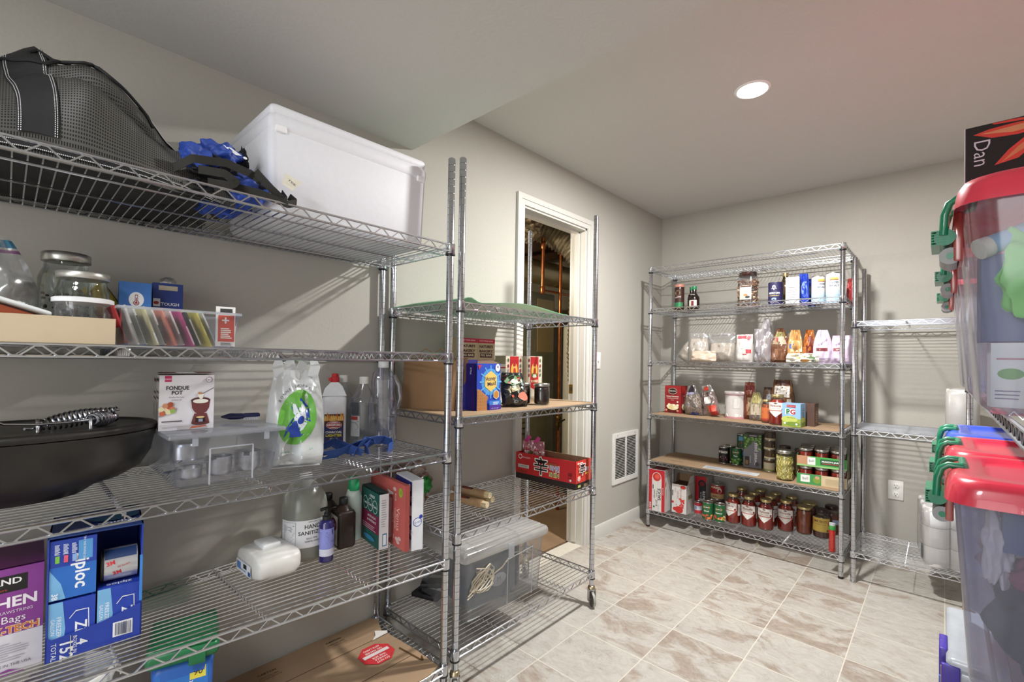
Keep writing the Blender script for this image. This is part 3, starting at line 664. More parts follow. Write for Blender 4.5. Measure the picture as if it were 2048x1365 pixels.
m = M(); m.lathe([(.04, 0), (.043, .003), (.0495, .09)], PLAS, 32); m.build('tub', t); m = M(); m.lathe([(.0505, .088), (.053, .089), (.053, .098), (.049, .1), (.0001, .099)], mat('#e9eaec', .4), 36); m.build('lid', t)
t = thing('red_lidded_dish', 'rust red dish with a white rimmed clear lid, tipped in the tan tray', 'dish', (.30, -.035, Z2 + .05), 90); t.rotation_euler = (math.radians(-4), math.radians(19), math.radians(90))
m = M(); m.box((0, 0, .012), (.17, .16, .04), mat('#a04a2c', .25, var=.12, scale=10, coat=.5), .014, .85); m.build('dish', t); m = M(); m.box((0, 0, .038), (.18, .17, .01), mat('#dfe3e2', .3), .004); m.build('lid', t)
pouch('zip_bag', 'grey zip top plastic bag with a blue and purple seal at the far left', .2, -.035, Z2 + .004, 90, .17, .235, .08, FILM, neck=.42, seed=3, wr=.008, fill='#7d7d78', fillh=.62,
      deco=lambda g, f: (g.rect(f, -.09, .212, .09, .228, '#2f6a86', 10, 2), g.rect(f, -.09, .2, .09, .207, '#6b3f63', 10, 2)))
t = thing('yellow_sponge', 'yellow and brown kitchen sponge standing behind the jars', 'sponge', (.09, .198, Z2 + .09), 60); t.rotation_euler = (0, math.radians(-32), math.radians(75))
m = M(); m.box((0, 0, .04), (.05, .045, .09), mat('#c3a23a', .9, var=.2, scale=90, bump=.8), .006); m.build('sponge', t); m = M(); m.box((-.028, 0, .04), (.008, .045, .09), mat('#7a5a34', .95, var=.3, scale=120, bump=1), .003); m.build('scouring_layer', t)
m = M(); m.box((.02, -.002, -.045), (.012, .03, .09), mat('#6b5a3a', .9)); m.build('stem', t)
def thermo(g, F, R, T, L_):
    g.rect(F, -.034, .0, .034, .172, '#3f78c4'); g.rect(R, -.05, 0, .05, .172, '#1c3a78'); g.ell(F, .002, .127, .016, .02, '#f3f3f4'); g.rect(F, -.02, .098, .03, .108, '#e9edf3')
    g.ell(F, .002, .118, .0065, .0065, '#8e2a35'); g.rect(F, -.0012, .118, .0052, .14, '#8e2a35'); g.ell(F, .002, .118, .0045, .0045, '#f3f3f4'); g.rect(F, .0, .118, .004, .138, '#f3f3f4'); g.ell(F, .002, .118, .003, .003, '#a0303c'); g.rect(F, .001, .12, .003, .132, '#a0303c')
carton('thermometer_box', 'light blue box printed with a red thermometer symbol', 'box', .115, .238, Z2, 84, .068, .10, .173, '#3f78c4', thermo)
def tough(g, F, R, T, L_):
    g.rect(F, -.035, 0, .035, .165, '#27408f'); g.rect(F, -.022, .165, .022, .178, '#cfc4ad'); g.text(F, 'TOUGH', .005, .125, .012, '#f4f4f4', bold=.02); g.rect(F, -.034, .118, -.018, .14, '#f0f0f0'); g.ell(F, -.027, .128, .006, .005, '#b03a30'); g.text(F, 'FREEZER', .006, .108, .008, '#f4f4f4')
t = carton('freezer_bag_box', 'dark blue torn open box reading TOUGH with a bag poking out', 'box', .075, .318, Z2, 84, .07, .08, .185, '#27408f', tough, topc='#15234f')
m = M(); m.blob((0, -.012, .19), (.02, .014, .016), FILM, .3, 4, 3, 14, 9); m.build('plastic_liner', t)
t = thing('seed_packet_bin', 'clear plastic bin full of leaning seed packets on the second shelf', 'bin', (.34, .285, Z2), 90)
m = M(); W0, D0, Hb = .215, .17, .082
for sx, sy in ((1, 0), (-1, 0), (0, 1), (0, -1)):
    if sx: vs = [(sx * W0 / 2, -D0 / 2, 0), (sx * W0 / 2, D0 / 2, 0), (sx * (W0 / 2 + .008), D0 / 2 + .004, Hb), (sx * (W0 / 2 + .008), -D0 / 2 - .004, Hb)]
    else: vs = [(-W0 / 2, sy * D0 / 2, 0), (W0 / 2, sy * D0 / 2, 0), (W0 / 2 + .008, sy * (D0 / 2 + .004), Hb), (-W0 / 2 - .008, sy * (D0 / 2 + .004), Hb)]
    m.add(vs, [(0, 1, 2, 3)], PLAS)
m.add([(-W0 / 2, -D0 / 2, .001), (W0 / 2, -D0 / 2, .001), (W0 / 2, D0 / 2, .001), (-W0 / 2, D0 / 2, .001)], [(0, 1, 2, 3)], PLAS); m.build('bin', t)
m = M(); 
for (a, b_, c, d) in ((0, -D0 / 2 - .007, W0 + .03, .008), (0, D0 / 2 + .007, W0 + .03, .008), (-W0 / 2 - .011, 0, .008, D0 + .02), (W0 / 2 + .011, 0, .008, D0 + .02)): m.box((a, b_, Hb + .003), (c, d, .006), MILKY)
m.build('rim', t)
pk = [('#a02a2c', '#7a1d20', 'dark red seed packet leaning at the left end of the clear bin'), ('#d9d6cf', '#8f8f8a', 'cream seed packet next to the dark red one'), ('#e3e2de', '#3a3a3a', 'white seed packet with black print, fourth from the left'),
      ('#d6cfa0', '#f3f2ee', 'pale yellow topped seed packet behind the white ones'), ('#e6e6e4', '#2a2a2a', 'white and black seed packet left of the salmon one'), ('#e08f7c', '#c05a4c', 'salmon pink seed packet in the middle of the bin'), ('#e9e8e5', '#7a7a7a', 'white seed packet right of the salmon one'),
      ('#c23a86', '#e6c3cf', 'magenta seed packet in the clear bin'), ('#3f4a44', '#d6d6d0', 'striped dark green seed packet next to the yellow one'), ('#d8cf63', '#b9b04a', 'yellow seed packet in the clear bin'), ('#d5d6dc', '#8c93b0', 'pale grey seed packet right of the yellow one')]
for i, (c1, c2, lb) in enumerate(pk):
    u = -.098 + i * .0178; r = math.radians(-17 - i * .6)
    t2 = thing('seed_packet', lb, 'packet', (.34 + (.012 if i % 2 else -.004), .285 + u, Z2 + .003), 90, 'seed packets in the clear bin'); t2.rotation_euler = (0, r, math.radians(90))
    m = M(); m.box((0, 0, .046), (.0035, .125 - .004 * (i % 3), .088 + .004 * (i % 2)), mat(c1, .6)); m.build('envelope', t2); m = M(); m.rect(lambda a, b, o: (a, -.0625 - o, b), -.0016, .004, .0016, .03 + .02 * (i % 3), c2); m.rect(lambda a, b, o: (.00175 + o, a, b), -.05, .01, .05, .07, c2); m.build('printing', t2)
t2 = thing('seed_packet', 'upright red and white seed packet facing out at the right end of the bin', 'packet', (.423 - .006, .376, Z2 + .004), 78)
m = M(); m.box((0, 0, .05), (.042, .003, .10), mat('#ecebe8', .6)); m.build('envelope', t2); m = M(); F = front(.042, .003); m.rect(F, -.016, .012, .019, .078, '#d3452f'); m.text(F, '+', .0, .064, .03, '#ffffff', bold=.02); m.lines(F, -.01, .02, .014, .048, 6, '#f6efe8', .55); m.rect(F, -.012, .085, .014, .095, '#3b3b3b'); m.lines(F, -.01, .003, .015, .011, 2, '#444444'); m.build('printing', t2)
for i, (c1, yy, xx, lb) in enumerate((('#5a3a68', .40, .36, 'purple topped packet at the back right of the clear bin'), ('#c7cf9a', .325, .30, 'pale green topped packet at the back of the clear bin'), ('#9fd3cd', .352, .29, 'aqua topped packet at the back of the clear bin'))):
    t2 = thing('seed_packet', lb, 'packet', (xx, yy - .01, Z2 + .003), 92 + 8 * i); m = M(); m.box((0, 0, .048), (.035, .003, .092), mat(c1, .6)); m.build('envelope', t2); m = M(); m.rect(front(.035, .003), -.013, .02, .013, .06, '#efece6'); m.build('printing', t2)

# ------------------------------------------------------------ left unit, third shelf
Z3 = .8905
t = thing('cast_iron_pot', 'black oval cast iron pot with a flat lid on the third shelf', 'pot', (.235, .02, Z3), 90)
IRON = mat('#2b2826', .42, .35, var=.35, scale=14)
m = M(); m.lathe([(.085, 0), (.105, .004), (.13, .022), (.175, .036), (.208, .056), (.226, .09), (.232, .125), (.236, .13), (.236, .145), (.0001, .148)], IRON, 48, sx=1.06, sy=.72); m.build('pot', t)
m = M(); m.lathe([(.236, .147), (.238, .149), (.238, .158), (.230, .163), (.222, .1635), (.219, .159), (.0001, .159)], IRON, 48, sx=1.06, sy=.72); m.build('lid', t)
for x in (.03, .115):
    m = M(); m.tube([(x, -.085, .159), (x, -.082, .18), (x, -.07, .184), (x + .004, -.06, .176), (x + .004, -.058, .159)], .0035, STEEL, 8); m.build('lid_lug', t)
CHS = mat('#b5b8c0', .2, 1.0)
def spiral(name, label, p0, p1, r0, r1, turns, tail):
    t = thing(name, label, 'handle', (0, 0, 0)); p0, p1 = Vector(p0), Vector(p1); ax = (p1 - p0).normalized(); a = ax.orthogonal().normalized(); b_ = ax.cross(a); pts = []
    n = turns * 14
    for i in range(n + 1):
        s = i / n; r = r0 + (r1 - r0) * math.sin(PI * min(1, s * 1.05 + .06)); th = 2 * PI * turns * s; pts.append(p0.lerp(p1, s) + a * r * math.cos(th) + b_ * r * math.sin(th))
    m = M(); m.tube(pts, .0025, CHS, 6); m.build('coil', t)
    m = M(); m.tube([p1 + ax * .006, p1, p0] + [Vector(q) for q in tail], .0028, CHS, 8); m.build('rod', t); return t
spiral('spiral_handle', 'long chrome spiral wire handle lying along the pot lid', (.30, .055, 1.063), (.275, .185, 1.085), .008, .0175, 15, [(.32, .04, 1.058), (.33, .03, 1.06)])
spiral('spiral_handle', 'short chrome spiral wire handle seen end on at the right of the pot lid', (.315, .135, 1.07), (.255, .185, 1.066), .009, .017, 9, [(.33, .1, 1.068), (.335, .05, 1.068), (.335, .0, 1.073), (.34, -.03, 1.09), (.345, -.05, 1.085)])
# clear bin with measuring cups
def tub_bin(name, label, x, y, z, ang, w_, d, h, mt, rim, tp=.9, lip=.012, cat='bin'):
    t = thing(name, label, cat, (x, y, z), ang)
    m = M(); n = 5; vs = []; 
    def ring(ww, dd, zz, r=.014):
        o = []
        for (sx, sy, a0) in ((1, 1, 0), (-1, 1, 90), (-1, -1, 180), (1, -1, 270)):
            for k in range(n): a = math.radians(a0 + 90 * k / (n - 1)); o.append((sx * (ww / 2 - r) + r * math.cos(a), sy * (dd / 2 - r) + r * math.sin(a), zz))
        return o
    rs = [ring(w_ * tp - .01, d * tp - .01, .0005), ring(w_ * tp, d * tp, .008), ring(w_, d, h)]; R = 4 * n
    for q in rs: vs += q
    fs = [(i * R + j, i * R + (j + 1) % R, (i + 1) * R + (j + 1) % R, (i + 1) * R + j) for i in range(2) for j in range(R)] + [tuple(range(R - 1, -1, -1))]
    m.add(vs, fs, mt, True); m.build('body', t)
    return t, ring
t, rg = tub_bin('clear_cup_bin', 'clear plastic bin with a snap lid holding steel measuring cups', .215, .40, Z3, 90, .25, .36, .125, clear('clear_bin_plastic', '#f1f3f8', .14, .1, .1, '#e6eaf4'), None, .9)
m = M(); m.box((0, 0, .131), (.272, .385, .012), clear('clear_lid_plastic', '#eceff5', .2, .15, .3, '#e0e5ef'), .005, 1); m.build('lid', t)
m = M(); 
for a, b_ in (((-.045, -.1755, .004), (-.045, -.178, .095)), ((-.045, -.178, .095), (.055, -.178, .095)), ((.055, -.178, .095), (.055, -.1755, .004))): m.tube([a, b_], .0022, clear('edge_plastic', '#eef1f7', .5, .1, .5, '#f4f6fa'), 6)
m.build('moulded_panel_edge', t)
for x in (-.08, .085): m = M(); m.box((x, -.188, .118), (.012, .004, .022), MILKY); m.build('lid_clip', t)
def cup(label, x, y, z, r, h, ang, flip=False):
    t = thing('measuring_cup', label, 'cup', (x, y, z), ang, 'measuring cups in the clear bin'); m = M()
    pr = [(r * .78, 0), (r * .9, .003), (r * .97, h * .3), (r, h - .002), (r * 1.05, h), (r * .96, h - .001), (r * .93, h * .3), (r * .8, .006), (.0001, .005)]
    if flip: pr = [(a, h - b_) for a, b_ in pr]
    m.lathe([(.0001, h if flip else 0)] + pr, STEEL, 28); m.build('bowl', t); m = M(); zz = 0.002 if flip else h - .002
    m.box((-r - .016, 0, zz), (.04, .014, .003), mat('#3a3f4c', .4)); m.build('grip', t)
cup('upturned steel measuring cup stacked at the left of the clear bin', .275, .325, Z3 + .055, .032, .045, 150, True)
cup('shallow steel measuring cup under the upturned one', .285, .335, Z3 + .005, .03, .03, 120)
cup('steel measuring cup in the middle of the clear bin', .285, .405, Z3 + .005, .031, .05, 140)
cup('steel measuring cup at the right of the clear bin', .28, .478, Z3 + .005, .033, .055, 160)
def fondue(g, F, R, T, L_):
    F0, T0 = F, T; F = lambda u, v, o: F0(u * 1.04, v * 1.1, o); T = lambda u, v, o: T0(u * 1.04, v, o); Q0 = L_; L_ = lambda u, v, o: Q0(u, v * 1.1, o)
    g.rect(F, -.0565, 0, .0565, .128, '#d7d4d9'); g.rect(F, -.0565, 0, .0565, .014, '#c9c7cc'); g.rect(F, -.046, .113, -.032, .127, '#b8285a'); g.text(F, 'DAISO', -.039, .119, .0045, '#f8e6ee')
    g.text(F, 'FONDUE', -.02, .098, .0125, '#2c2430', bold=.025, width=.046); g.text(F, 'POT', -.021, .087, .0125, '#2c2430', bold=.025, width=.022); g.text(F, 'fondue for two', -.022, .077, .005, '#6a6470'); g.text(F, 'ceramic set', -.022, .071, .0045, '#6a6470')
    br, br2 = '#6b3434', '#532626'
    g.poly(F, [(.008, .068), (.010, .05), (.016, .04), (.022, .036), (.034, .036), (.041, .041), (.046, .05), (.048, .068)], br); g.ell(F, .028, .068, .0205, .0075, br2); g.ell(F, .028, .066, .0165, .0052, '#e9e6dc')
    g.poly(F, [(.015, .037), (.041, .037), (.046, .02), (.047, .014), (.009, .014), (.010, .02)], br); g.ell(F, .028, .0145, .0195, .005, br2); g.poly(F, [(.018, .028), (.038, .028), (.039, .016), (.017, .016)], '#2a1818'); g.ell(F, .028, .028, .009, .002, '#e6c789'); g.rect(F, .024, .017, .033, .024, '#8d90a6')
    g.poly(F, [(.022, .082), (.034, .082), (.033, .074), (.028, .069), (.024, .075)], '#e7e3d6'); g.ell(F, .026, .085, .005, .003, '#b98762'); g.poly(F, [(.032, .0835), (.0558, .097), (.0558, .0985), (.032, .085)], '#3a3540')
    g.ell(F, .045, .117, .0065, .0065, '#6e3b57'); g.ell(F, .045, .117, .0056, .0056, '#e6e2e8'); g.text(F, '4pcs', .045, .117, .0045, '#6e3b57')
    g.poly(F, [(-.0565, .036), (-.0565, .032), (-.022, .048), (-.02, .052), (-.03, .048)], '#8a8a92')
    for i, (a, b_, c) in enumerate(((-.05, .04, '#c0603f'), (-.042, .05, '#e3c9a8'), (-.036, .055, '#b8543c'), (-.03, .05, '#c97a5c'), (-.044, .058, '#cf8b68'), (-.038, .043, '#d9cf9e'), (-.029, .045, '#8fae5a'), (-.034, .061, '#a8502f'), (-.052, .05, '#e0d5ae'))): g.ell(F, a, b_, .006, .0055, c, 9)
    g.rect(F, -.051, .02, -.01, .0225, '#4a3a44'); g.lines(F, -.05, .006, .03, .011, 2, '#9a8f96'); g.rect(F, -.02, .001, .04, .009, '#a5a0a2'); g.poly(F, [(.005, .002), (.04, .006), (.04, .009), (.01, .008)], '#a85a44')
    g.rect(T, -.0565, -.05, -.02, .05, '#5c2727'); g.rect(T, -.02, -.05, .02, .05, '#d7d4d9'); g.rect(T, .02, -.05, .0565, .05, '#6a2a2a')
    g.rect(L_, -.045, .112, .045, .12, '#4a1f1f'); g.rect(L_, -.045, .085, .045, .09, '#4a1f1f'); g.rect(L_, -.045, .072, .045, .077, '#4a1f1f'); g.lines(L_, -.04, .03, .04, .065, 7, '#77706f')
carton('fondue_pot_box', 'white box reading FONDUE POT with a brown pot on it, standing on the clear bin', 'box', .262, .328, Z3 + .1375, 83, .118, .10, .141, '#beb6b4', fondue)
t = thing('pastry_brush', 'white bristled brush with a dark blue handle on the clear bin lid', 'brush', (.22, .485, Z3 + .1395), 75)
m = M(); m.blob((-.022, 0, .012), (.034, .014, .009), mat('#1f2457', .35), .1, 2, 1, 20, 10); m.box((.02, 0, .014), (.045, .022, .012), mat('#1f2457', .35), .004); m.build('handle', t)
m = M(); 
for i in range(9):
    for j in range(3): m.tube([(.002 + i * .0045, -.008 + j * .007, .0095), (.0 + i * .0045, -.013 + j * .008, .0005)], .0018, mat('#d9dbe0', .7), 5)
m.build('bristles', t)
def shop(g, F):
    cx, cy = .0, .16
    g.rect(F, -.075, .03, .075, .04, BAGPL, 10, 1)
    def P(pts, c, n=3): 
        # fine fan so the print follows the folds
        ctr = (sum(p[0] for p in pts) / len(pts), sum(p[1] for p in pts) / len(pts)); o = g.nxt(); mt = mat(c, .45); vs = [F(ctr[0], ctr[1], o)]; fs = []
        rings = 6; N_ = len(pts)
        for r_i in range(1, rings + 1):
            for p in pts: vs.append(F(ctr[0] + (p[0] - ctr[0]) * r_i / rings, ctr[1] + (p[1] - ctr[1]) * r_i / rings, o))
        for j in range(N_): fs.append((0, 1 + j, 1 + (j + 1) % N_))
        for r_i in range(rings - 1):
            for j in range(N_): a = 1 + r_i * N_ + j; b_ = 1 + r_i * N_ + (j + 1) % N_; fs.append((a, a + N_, b_ + N_, b_))
        g.add(vs, fs, mt, True)
    C = lambda cx, cy, rx, ry, n=20, rot=0: [(cx + rx * math.cos(2 * PI * i / n) * math.cos(rot) - ry * math.sin(2 * PI * i / n) * math.sin(rot), cy + rx * math.cos(2 * PI * i / n) * math.sin(rot) + ry * math.sin(2 * PI * i / n) * math.cos(rot)) for i in range(n)]
    P(C(.002, .152, .052, .082, 24, -.18), '#63a83f'); P([(-.022, .205), (.01, .21), (.034, .18), (.036, .14), (.012, .095), (-.036, .095), (-.03, .12), (-.012, .15), (-.016, .18)], '#1e3f9e')
    P(C(.016, .178, .011, .011, 14), '#dfe4ee'); P(C(.008, .14, .02, .03, 18, -.3), '#dfe4ee'); P(C(.01, .145, .009, .013, 14, -.3), '#1e3f9e'); P([(-.012, .192), (-.004, .19), (.006, .165), (-.004, .15), (-.01, .165)], '#dfe4ee')
    for ch, a in zip('BONNE SHOPPES', range(13)):
        th = math.radians(148 - a * 7.5); g.text(F, ch, .01 + .066 * math.cos(th) * 1.05, .15 + .094 * math.sin(th), .0115, '#333a46', math.degrees(th) - 90)
    g.text(F, 'co', .04, .058, .012, '#5c8f86'); g.text(F, 'store', -.03, .052, .012, '#5c8f86', -8)
t = pouch('plastic_shopping_bag', 'upright white plastic shopping bag with a green and blue logo', .31, .60, Z3, 72, .16, .29, .105, BAGPL, shop, neck=.72, wr=.011, seed=6, fill='#eceeee', fillh=.3)
m = M(); 
for sx in (-1, 1):
    m.ribbon([(sx * .045, 0, .27), (sx * .052, .0, .30), (sx * .045, .01, .325), (sx * .02, .012, .315), (sx * .012, .01, .285)], .03, BAGPL, side=lambda s: (1, .2, .15), th=.002)
m.build('handle', t)
def fluid(g, F):
    g.rect(F, -.033, .0, .033, .022, '#2a2a66', 2); g.rect(F, -.033, .02, .033, .075, '#2a2a66', 2); g.rect(F, -.033, .075, .033, .118, '#4e1d1c', 2)
    for i in range(10):
        u = -.03 + i * .0066; hh = random.uniform(.018, .034); g.poly(F, [(u - .004, .093), (u + .004, .093), (u + .006, .105), (u + .001, .093 + hh), (u - .002, .11)], random.choice(['#d98a3a', '#e6b04e', '#c86428'])); g.poly(F, [(u - .002, .095), (u + .002, .095), (u, .1 + hh * .5)], '#f0d07a')
    g.ell(F, 0, .078, .027, .0145, '#f1e9e4'); g.ell(F, 0, .078, .0255, .013, '#b32630'); g.ell(F, 0, .078, .023, .0105, '#f1e9e4'); g.rect(F, -.024, .071, .024, .085, '#b32630'); g.text(F, 'KINGSFORD', 0, .078, .011, '#ffffff', bold=.03, width=.045)
    g.text(F, 'CHARCOAL', 0, .052, .0115, '#f1f1f4', bold=.03, width=.056); g.text(F, 'LIGHTER', 0, .04, .0125, '#e9dc3a', bold=.03, width=.056); g.text(F, 'FLUID', 0, .028, .01, '#e9dc3a')
t = thing('lighter_fluid_bottle', 'white charcoal lighter fluid bottle with a red cap', 'bottle', (.085, .835, Z3), 62)
m = M(); m.box((0, 0, .095), (.084, .06, .19), mat('#e4e6ea', .35), .012); pr = [(-.042, .188), (.042, .188), (.028, .222), (.013, .238), (-.013, .238), (-.034, .215)]
m.prism(pr, -.029, .029, mat('#e4e6ea', .35), fn=lambda x, y, z: (x, z * (1 - max(0, y - .19) * 9), y)); m.build('body', t)
m = M(); m.lathe([(.0145, .236), (.0155, .238), (.0155, .256), (.012, .258), (.012, .268), (.009, .27)], mat('#c2282e', .4), 20); m.box((-.014, 0, .248), (.016, .01, .012), mat('#c2282e', .4)); m.build('cap', t)
m = M(); F0 = front(.084, .06); fluid(m, lambda u, v, o: F0(u, v + .004, o)); m.build('paper_label', t)
def blab(g, F):
    g.rect(F, -.05, .04, -.012, .115, '#c9ccd0', 8); g.rect(F, -.05, .1, -.02, .113, '#b33c3c', 6); g.lines(F, -.048, .045, -.014, .098, 12, '#55585e', .35); g.rect(F, -.046, .12, -.018, .165, '#4a4f58', 6)
WATER = clear('water_in_bottle', '#e3e8ea', .12, .03, .05, '#cfd6da')
jar('clear_bottle', 'clear round bottle with a white cap and a small print label', .135, .925, Z3, 60, .051, .258, WATER, mat('#e9e9e6', .4), .3, .62, .88, deco=blab, lf=.6, glass=PLAS, lidh=.026, contents='liquid', cat='bottle')
jar('clear_bottle', 'clear bottle with a white cap, half hidden behind the labelled bottle', .055, .885, Z3, 60, .042, .262, WATER, mat('#e9e9e6', .4), .34, .62, .88, lf=.5, glass=PLAS, lidh=.026, contents='liquid', cat='bottle')
t = thing('empty_spray_jug', 'tall clear empty jug with a moulded grip beside the chrome post', 'bottle', (.125, 1.015, Z3), 55)
m = M(); m.lathe([(.05, 0), (.055, .006), (.056, .15), (.05, .175), (.044, .2), (.046, .24), (.04, .272), (.02, .288), (.017, .295)], clear('jug_clear', '#e9eaf3', .22, .06, .08, '#d7daea'), 28, sq=3.2, sy=.8)
m.build('body', t); m = M(); m.tube([(.052, 0, .13), (.066, 0, .17), (.06, 0, .22), (.04, 0, .262)], .010, clear('jug_clear', '#e9eaf3'), 10); m.build('grip', t); m = M(); m.lathe([(.019, .292), (.0205, .294), (.0205, .315), (.018, .317)], mat('#e6e8ea', .4), 20); m.build('cap', t)
t = thing('blue_strap', 'royal blue webbing strap with a cream end, looped in front of the bottles', 'strap', (0, 0, 0))
SB = mat('#2d4f97', .75, var=.07, scale=150)
for pts in ([(.24, .70, .897), (.245, .72, .925), (.24, .755, .935), (.25, .785, .91), (.27, .81, .896)], [(.27, .70, .9), (.285, .75, .905), (.275, .80, .915), (.25, .86, .922), (.21, .93, .918), (.19, .98, .91), (.215, 1.0, .902), (.26, .975, .898), (.30, .93, .897)],
            [(.3, .80, .897), (.28, .83, .92), (.25, .86, .928), (.235, .9, .915), (.245, .87, .9), (.29, .86, .896)], [(.24, .76, .93), (.27, .79, .915), (.3, .83, .898)]):
    m = M(); P = []
    for i in range(len(pts) - 1):
        for j in range(6): P.append(Vector(pts[i]).lerp(Vector(pts[i + 1]), j / 6))
    P.append(Vector(pts[-1])); m.ribbon(P, .036, SB, side=lambda s: (.55, -.1 + .3 * math.sin(5 * s), .85), th=.002); m.build('loop', t)
m = M(); m.box((.268, .712, .9), (.02, .03, .003), mat('#c3bfb0', .7), rz=.5); m.build('cream_end', t)

# ------------------------------------------------------------ left unit, fourth shelf (hangs a little askew)
def on4(x, y, z0=.53):        # slide a measured spot along the sight line until it rests on the tilted shelf
    z = z0
    for _ in range(4):
        k = (CH - z) / (CH - z0); X, Y = CX + (x - CX) * k, y * k; z = zA4(X, Y) + .002
    return X, Y, z
def trash(g, F, R, T, L_):
    g.rect(F, -.15, .085, .15, .225, '#8a3f93'); g.rect(F, -.15, 0, .15, .085, '#d8d6de'); g.rect(F, .035, .175, .125, .21, '#1d1b1d'); g.text(F, 'KIRKLAND', .066, .197, .018, '#f2f2f2', bold=.02, width=.1); g.text(F, 'Signature', .08, .181, .008, '#c04a3a')
    g.text(F, 'KITCHEN', .075, .152, .03, '#f4eef6', bold=.03, width=.13); g.text(F, 'DRAWSTRING', .105, .132, .009, '#e9dcee'); g.text(F, 'Bags', .105, .116, .021, '#f4eef6'); g.text(F, 'FLEX-TECH', .095, .094, .021, '#f2e3c8', bold=.06, width=.1); g.text(F, 'FLEX-TECH', .095, .094, .0205, '#d8742c', bold=.02, width=.096)
    g.lines(F, .02, .03, .13, .07, 8, '#9a98a6', .25); g.text(F, 'MADE IN THE USA', .1, .02, .008, '#4a4650'); g.poly(F, [(.04, 0), (.1, .012), (.125, 0)], '#8a3f93')
    g.rect(T, -.15, -.08, .15, .08, '#5a1f52')
X, Y, Z = on4(.237, .0 - .055)
carton('trash_bag_box', 'purple and white box of kitchen trash bags at the far left', 'box', .205, -.08, zA4(.2, -.03) + .002, 88, .30, .16, .225, '#7c3a86', trash, side='#a84a8c')
def zipb(g, F, R, T, L_):
    pass
zx, zy = .222, .163; zz = zA4(zx, zy) + .001
t = thing('storage_bag_carton', 'dark blue carton with a torn front window holding boxes of freezer bags', 'box', (zx, zy, zz), 84)
W4, D4, H4 = .166, .19, .275; BL = '#2740a4'; m = M(); bl = mat(BL, .45); th = .003
m.box((0, D4 / 2 - th / 2, H4 / 2), (W4, th, H4), bl); m.box((-W4 / 2 + th / 2, 0, H4 / 2), (th, D4, H4), bl); m.box((W4 / 2 - th / 2, 0, H4 / 2), (th, D4, H4), bl); m.box((0, 0, th / 2), (W4, D4, th), bl); m.box((0, 0, H4 - th / 2), (W4, D4, th), mat('#1f3a78', .45))
m.add([(-W4 / 2, -D4 / 2, 0), (W4 / 2, -D4 / 2, 0), (W4 / 2, -D4 / 2, .085), (.01, -D4 / 2, .062), (-W4 / 2 + .01, -D4 / 2, .05), (-W4 / 2, -D4 / 2, .06)], [(0, 1, 2, 3, 4, 5)], bl); m.build('carton', t)
m = M(); F = front(W4, D4)
m.text(F, '152', -.05, .02, .03, '#e9ecf4', -90, bold=.02); m.text(F, '4', -.024, .03, .026, '#e9ecf4', -90, bold=.02); m.text(F, 'TOTAL', -.07, .022, .012, '#e9ecf4', -90); m.text(F, 'BOXES IN', -.035, .028, .009, '#e9ecf4', -90); m.rect(F, -.0425, .0, -.0415, .05, '#e9e3a0')
m.rect(F, .03, .018, .066, .052, '#e8ebf2')
for i in range(20): m.rect(F, .034 + i * .0015, .021, .034 + i * .0015 + random.choice([.0005, .001]), .049, '#20284a')
m.rect(F, W4 / 2 - .006, .09, W4 / 2 - .0005, .2, '#3f86d8')
T = top(W4, D4, H4); m.text(T, 'Ziploc', .035, -.06, .028, '#dfe6f5', 180, bold=.02); m.text(T, 'SC Johnson', .05, -.085, .007, '#dfe6f5', 180); m.ell(T, .03, .0, .05, .04, '#1b5a86'); m.build('printing', t)
def zbox(label, x, z, w_, h, big, rot=90):
    t2 = thing('freezer_bag_box', label, 'box', (0, 0, 0), 84, None); a = math.radians(84)
    lx, ly = x, -D4 / 2 + .012 + .05; t2.location = (zx + lx * math.cos(a) - ly * math.sin(a), zy + lx * math.sin(a) + ly * math.cos(a), zz + z)
    m = M(); m.box((0, 0, h / 2), (w_, .115, h), mat('#2947b4', .45)); m.build('box', t2); g = M(); F = front(w_, .115)
    if big:
        g.rect(F, -w_ / 2, 0, w_ / 2, h, '#2b6cc4'); g.rect(F, -w_ / 2, h * .55, w_ / 2, h, '#2743a8'); g.poly(F, [(-w_ / 2, 0), (-.012, 0), (-.02, .035), (-w_ / 2, h * .52)], '#7db8e6'); g.text(F, 'ziploc', .014, h * .44, .034, '#f2f5fb', -90, bold=.02)
        g.rect(F, .008, h * .62, .032, h * .95, '#5aa0dc'); g.text(F, 'TRY THE WHOLE LINE', .018, h * .8, .0055, '#f2f5fb', -90)
        for i, c in enumerate(('#7fc24a', '#e2607c', '#8fb4e8')): g.rect(F, -.03 + i * .014, h * .62, -.023 + i * .014, h * .74, c); g.lines(F, -.031 + i * .014, h * .76, -.022 + i * .014, h * .94, 9, '#dfe6f5', .5)
        g.text(F, '38', -.03, .01, .014, '#f2f5fb', -90, bold=.02); T = top(w_, .115, h); g.rect(T, -w_ / 2, -.0575, .01, .0575, '#7a2350'); g.text(T, 'GALLON', -.01, -.045, .012, '#f0dbe6', 180, bold=.02)
    else:
        g.poly(F, [(-w_ / 2, 0), (-.016, 0), (-.011, h * .5), (-.016, h), (-w_ / 2, h)], '#7db8e6'); g.text(F, 'FREEZER', -.022, h * .55, .0105, '#f2f5fb', -90, width=.045); g.text(F, 'GALLON', -.032, h * .57, .009, '#f2f5fb', -90, width=.035)
        g.text(F, 'Zip', .014, h * .42, .028, '#f2f5fb', -90, bold=.02); g.poly(F, [(.028, h * .78), (.03, h * .15), (.0285, h * .15), (.0265, h * .77), (.006, h * .77), (-.004, h * .66), (-.005, h * .67), (.006, h * .79)], '#f2f5fb'); T = top(w_, .115, h); g.text(T, 'ziploc', .0, -.04, .02, '#dfe6f5', 180, bold=.02)
    g.build('printing', t2)
zbox('upper left freezer bag box inside the blue carton', -.0405, .134, .078, .132, True)
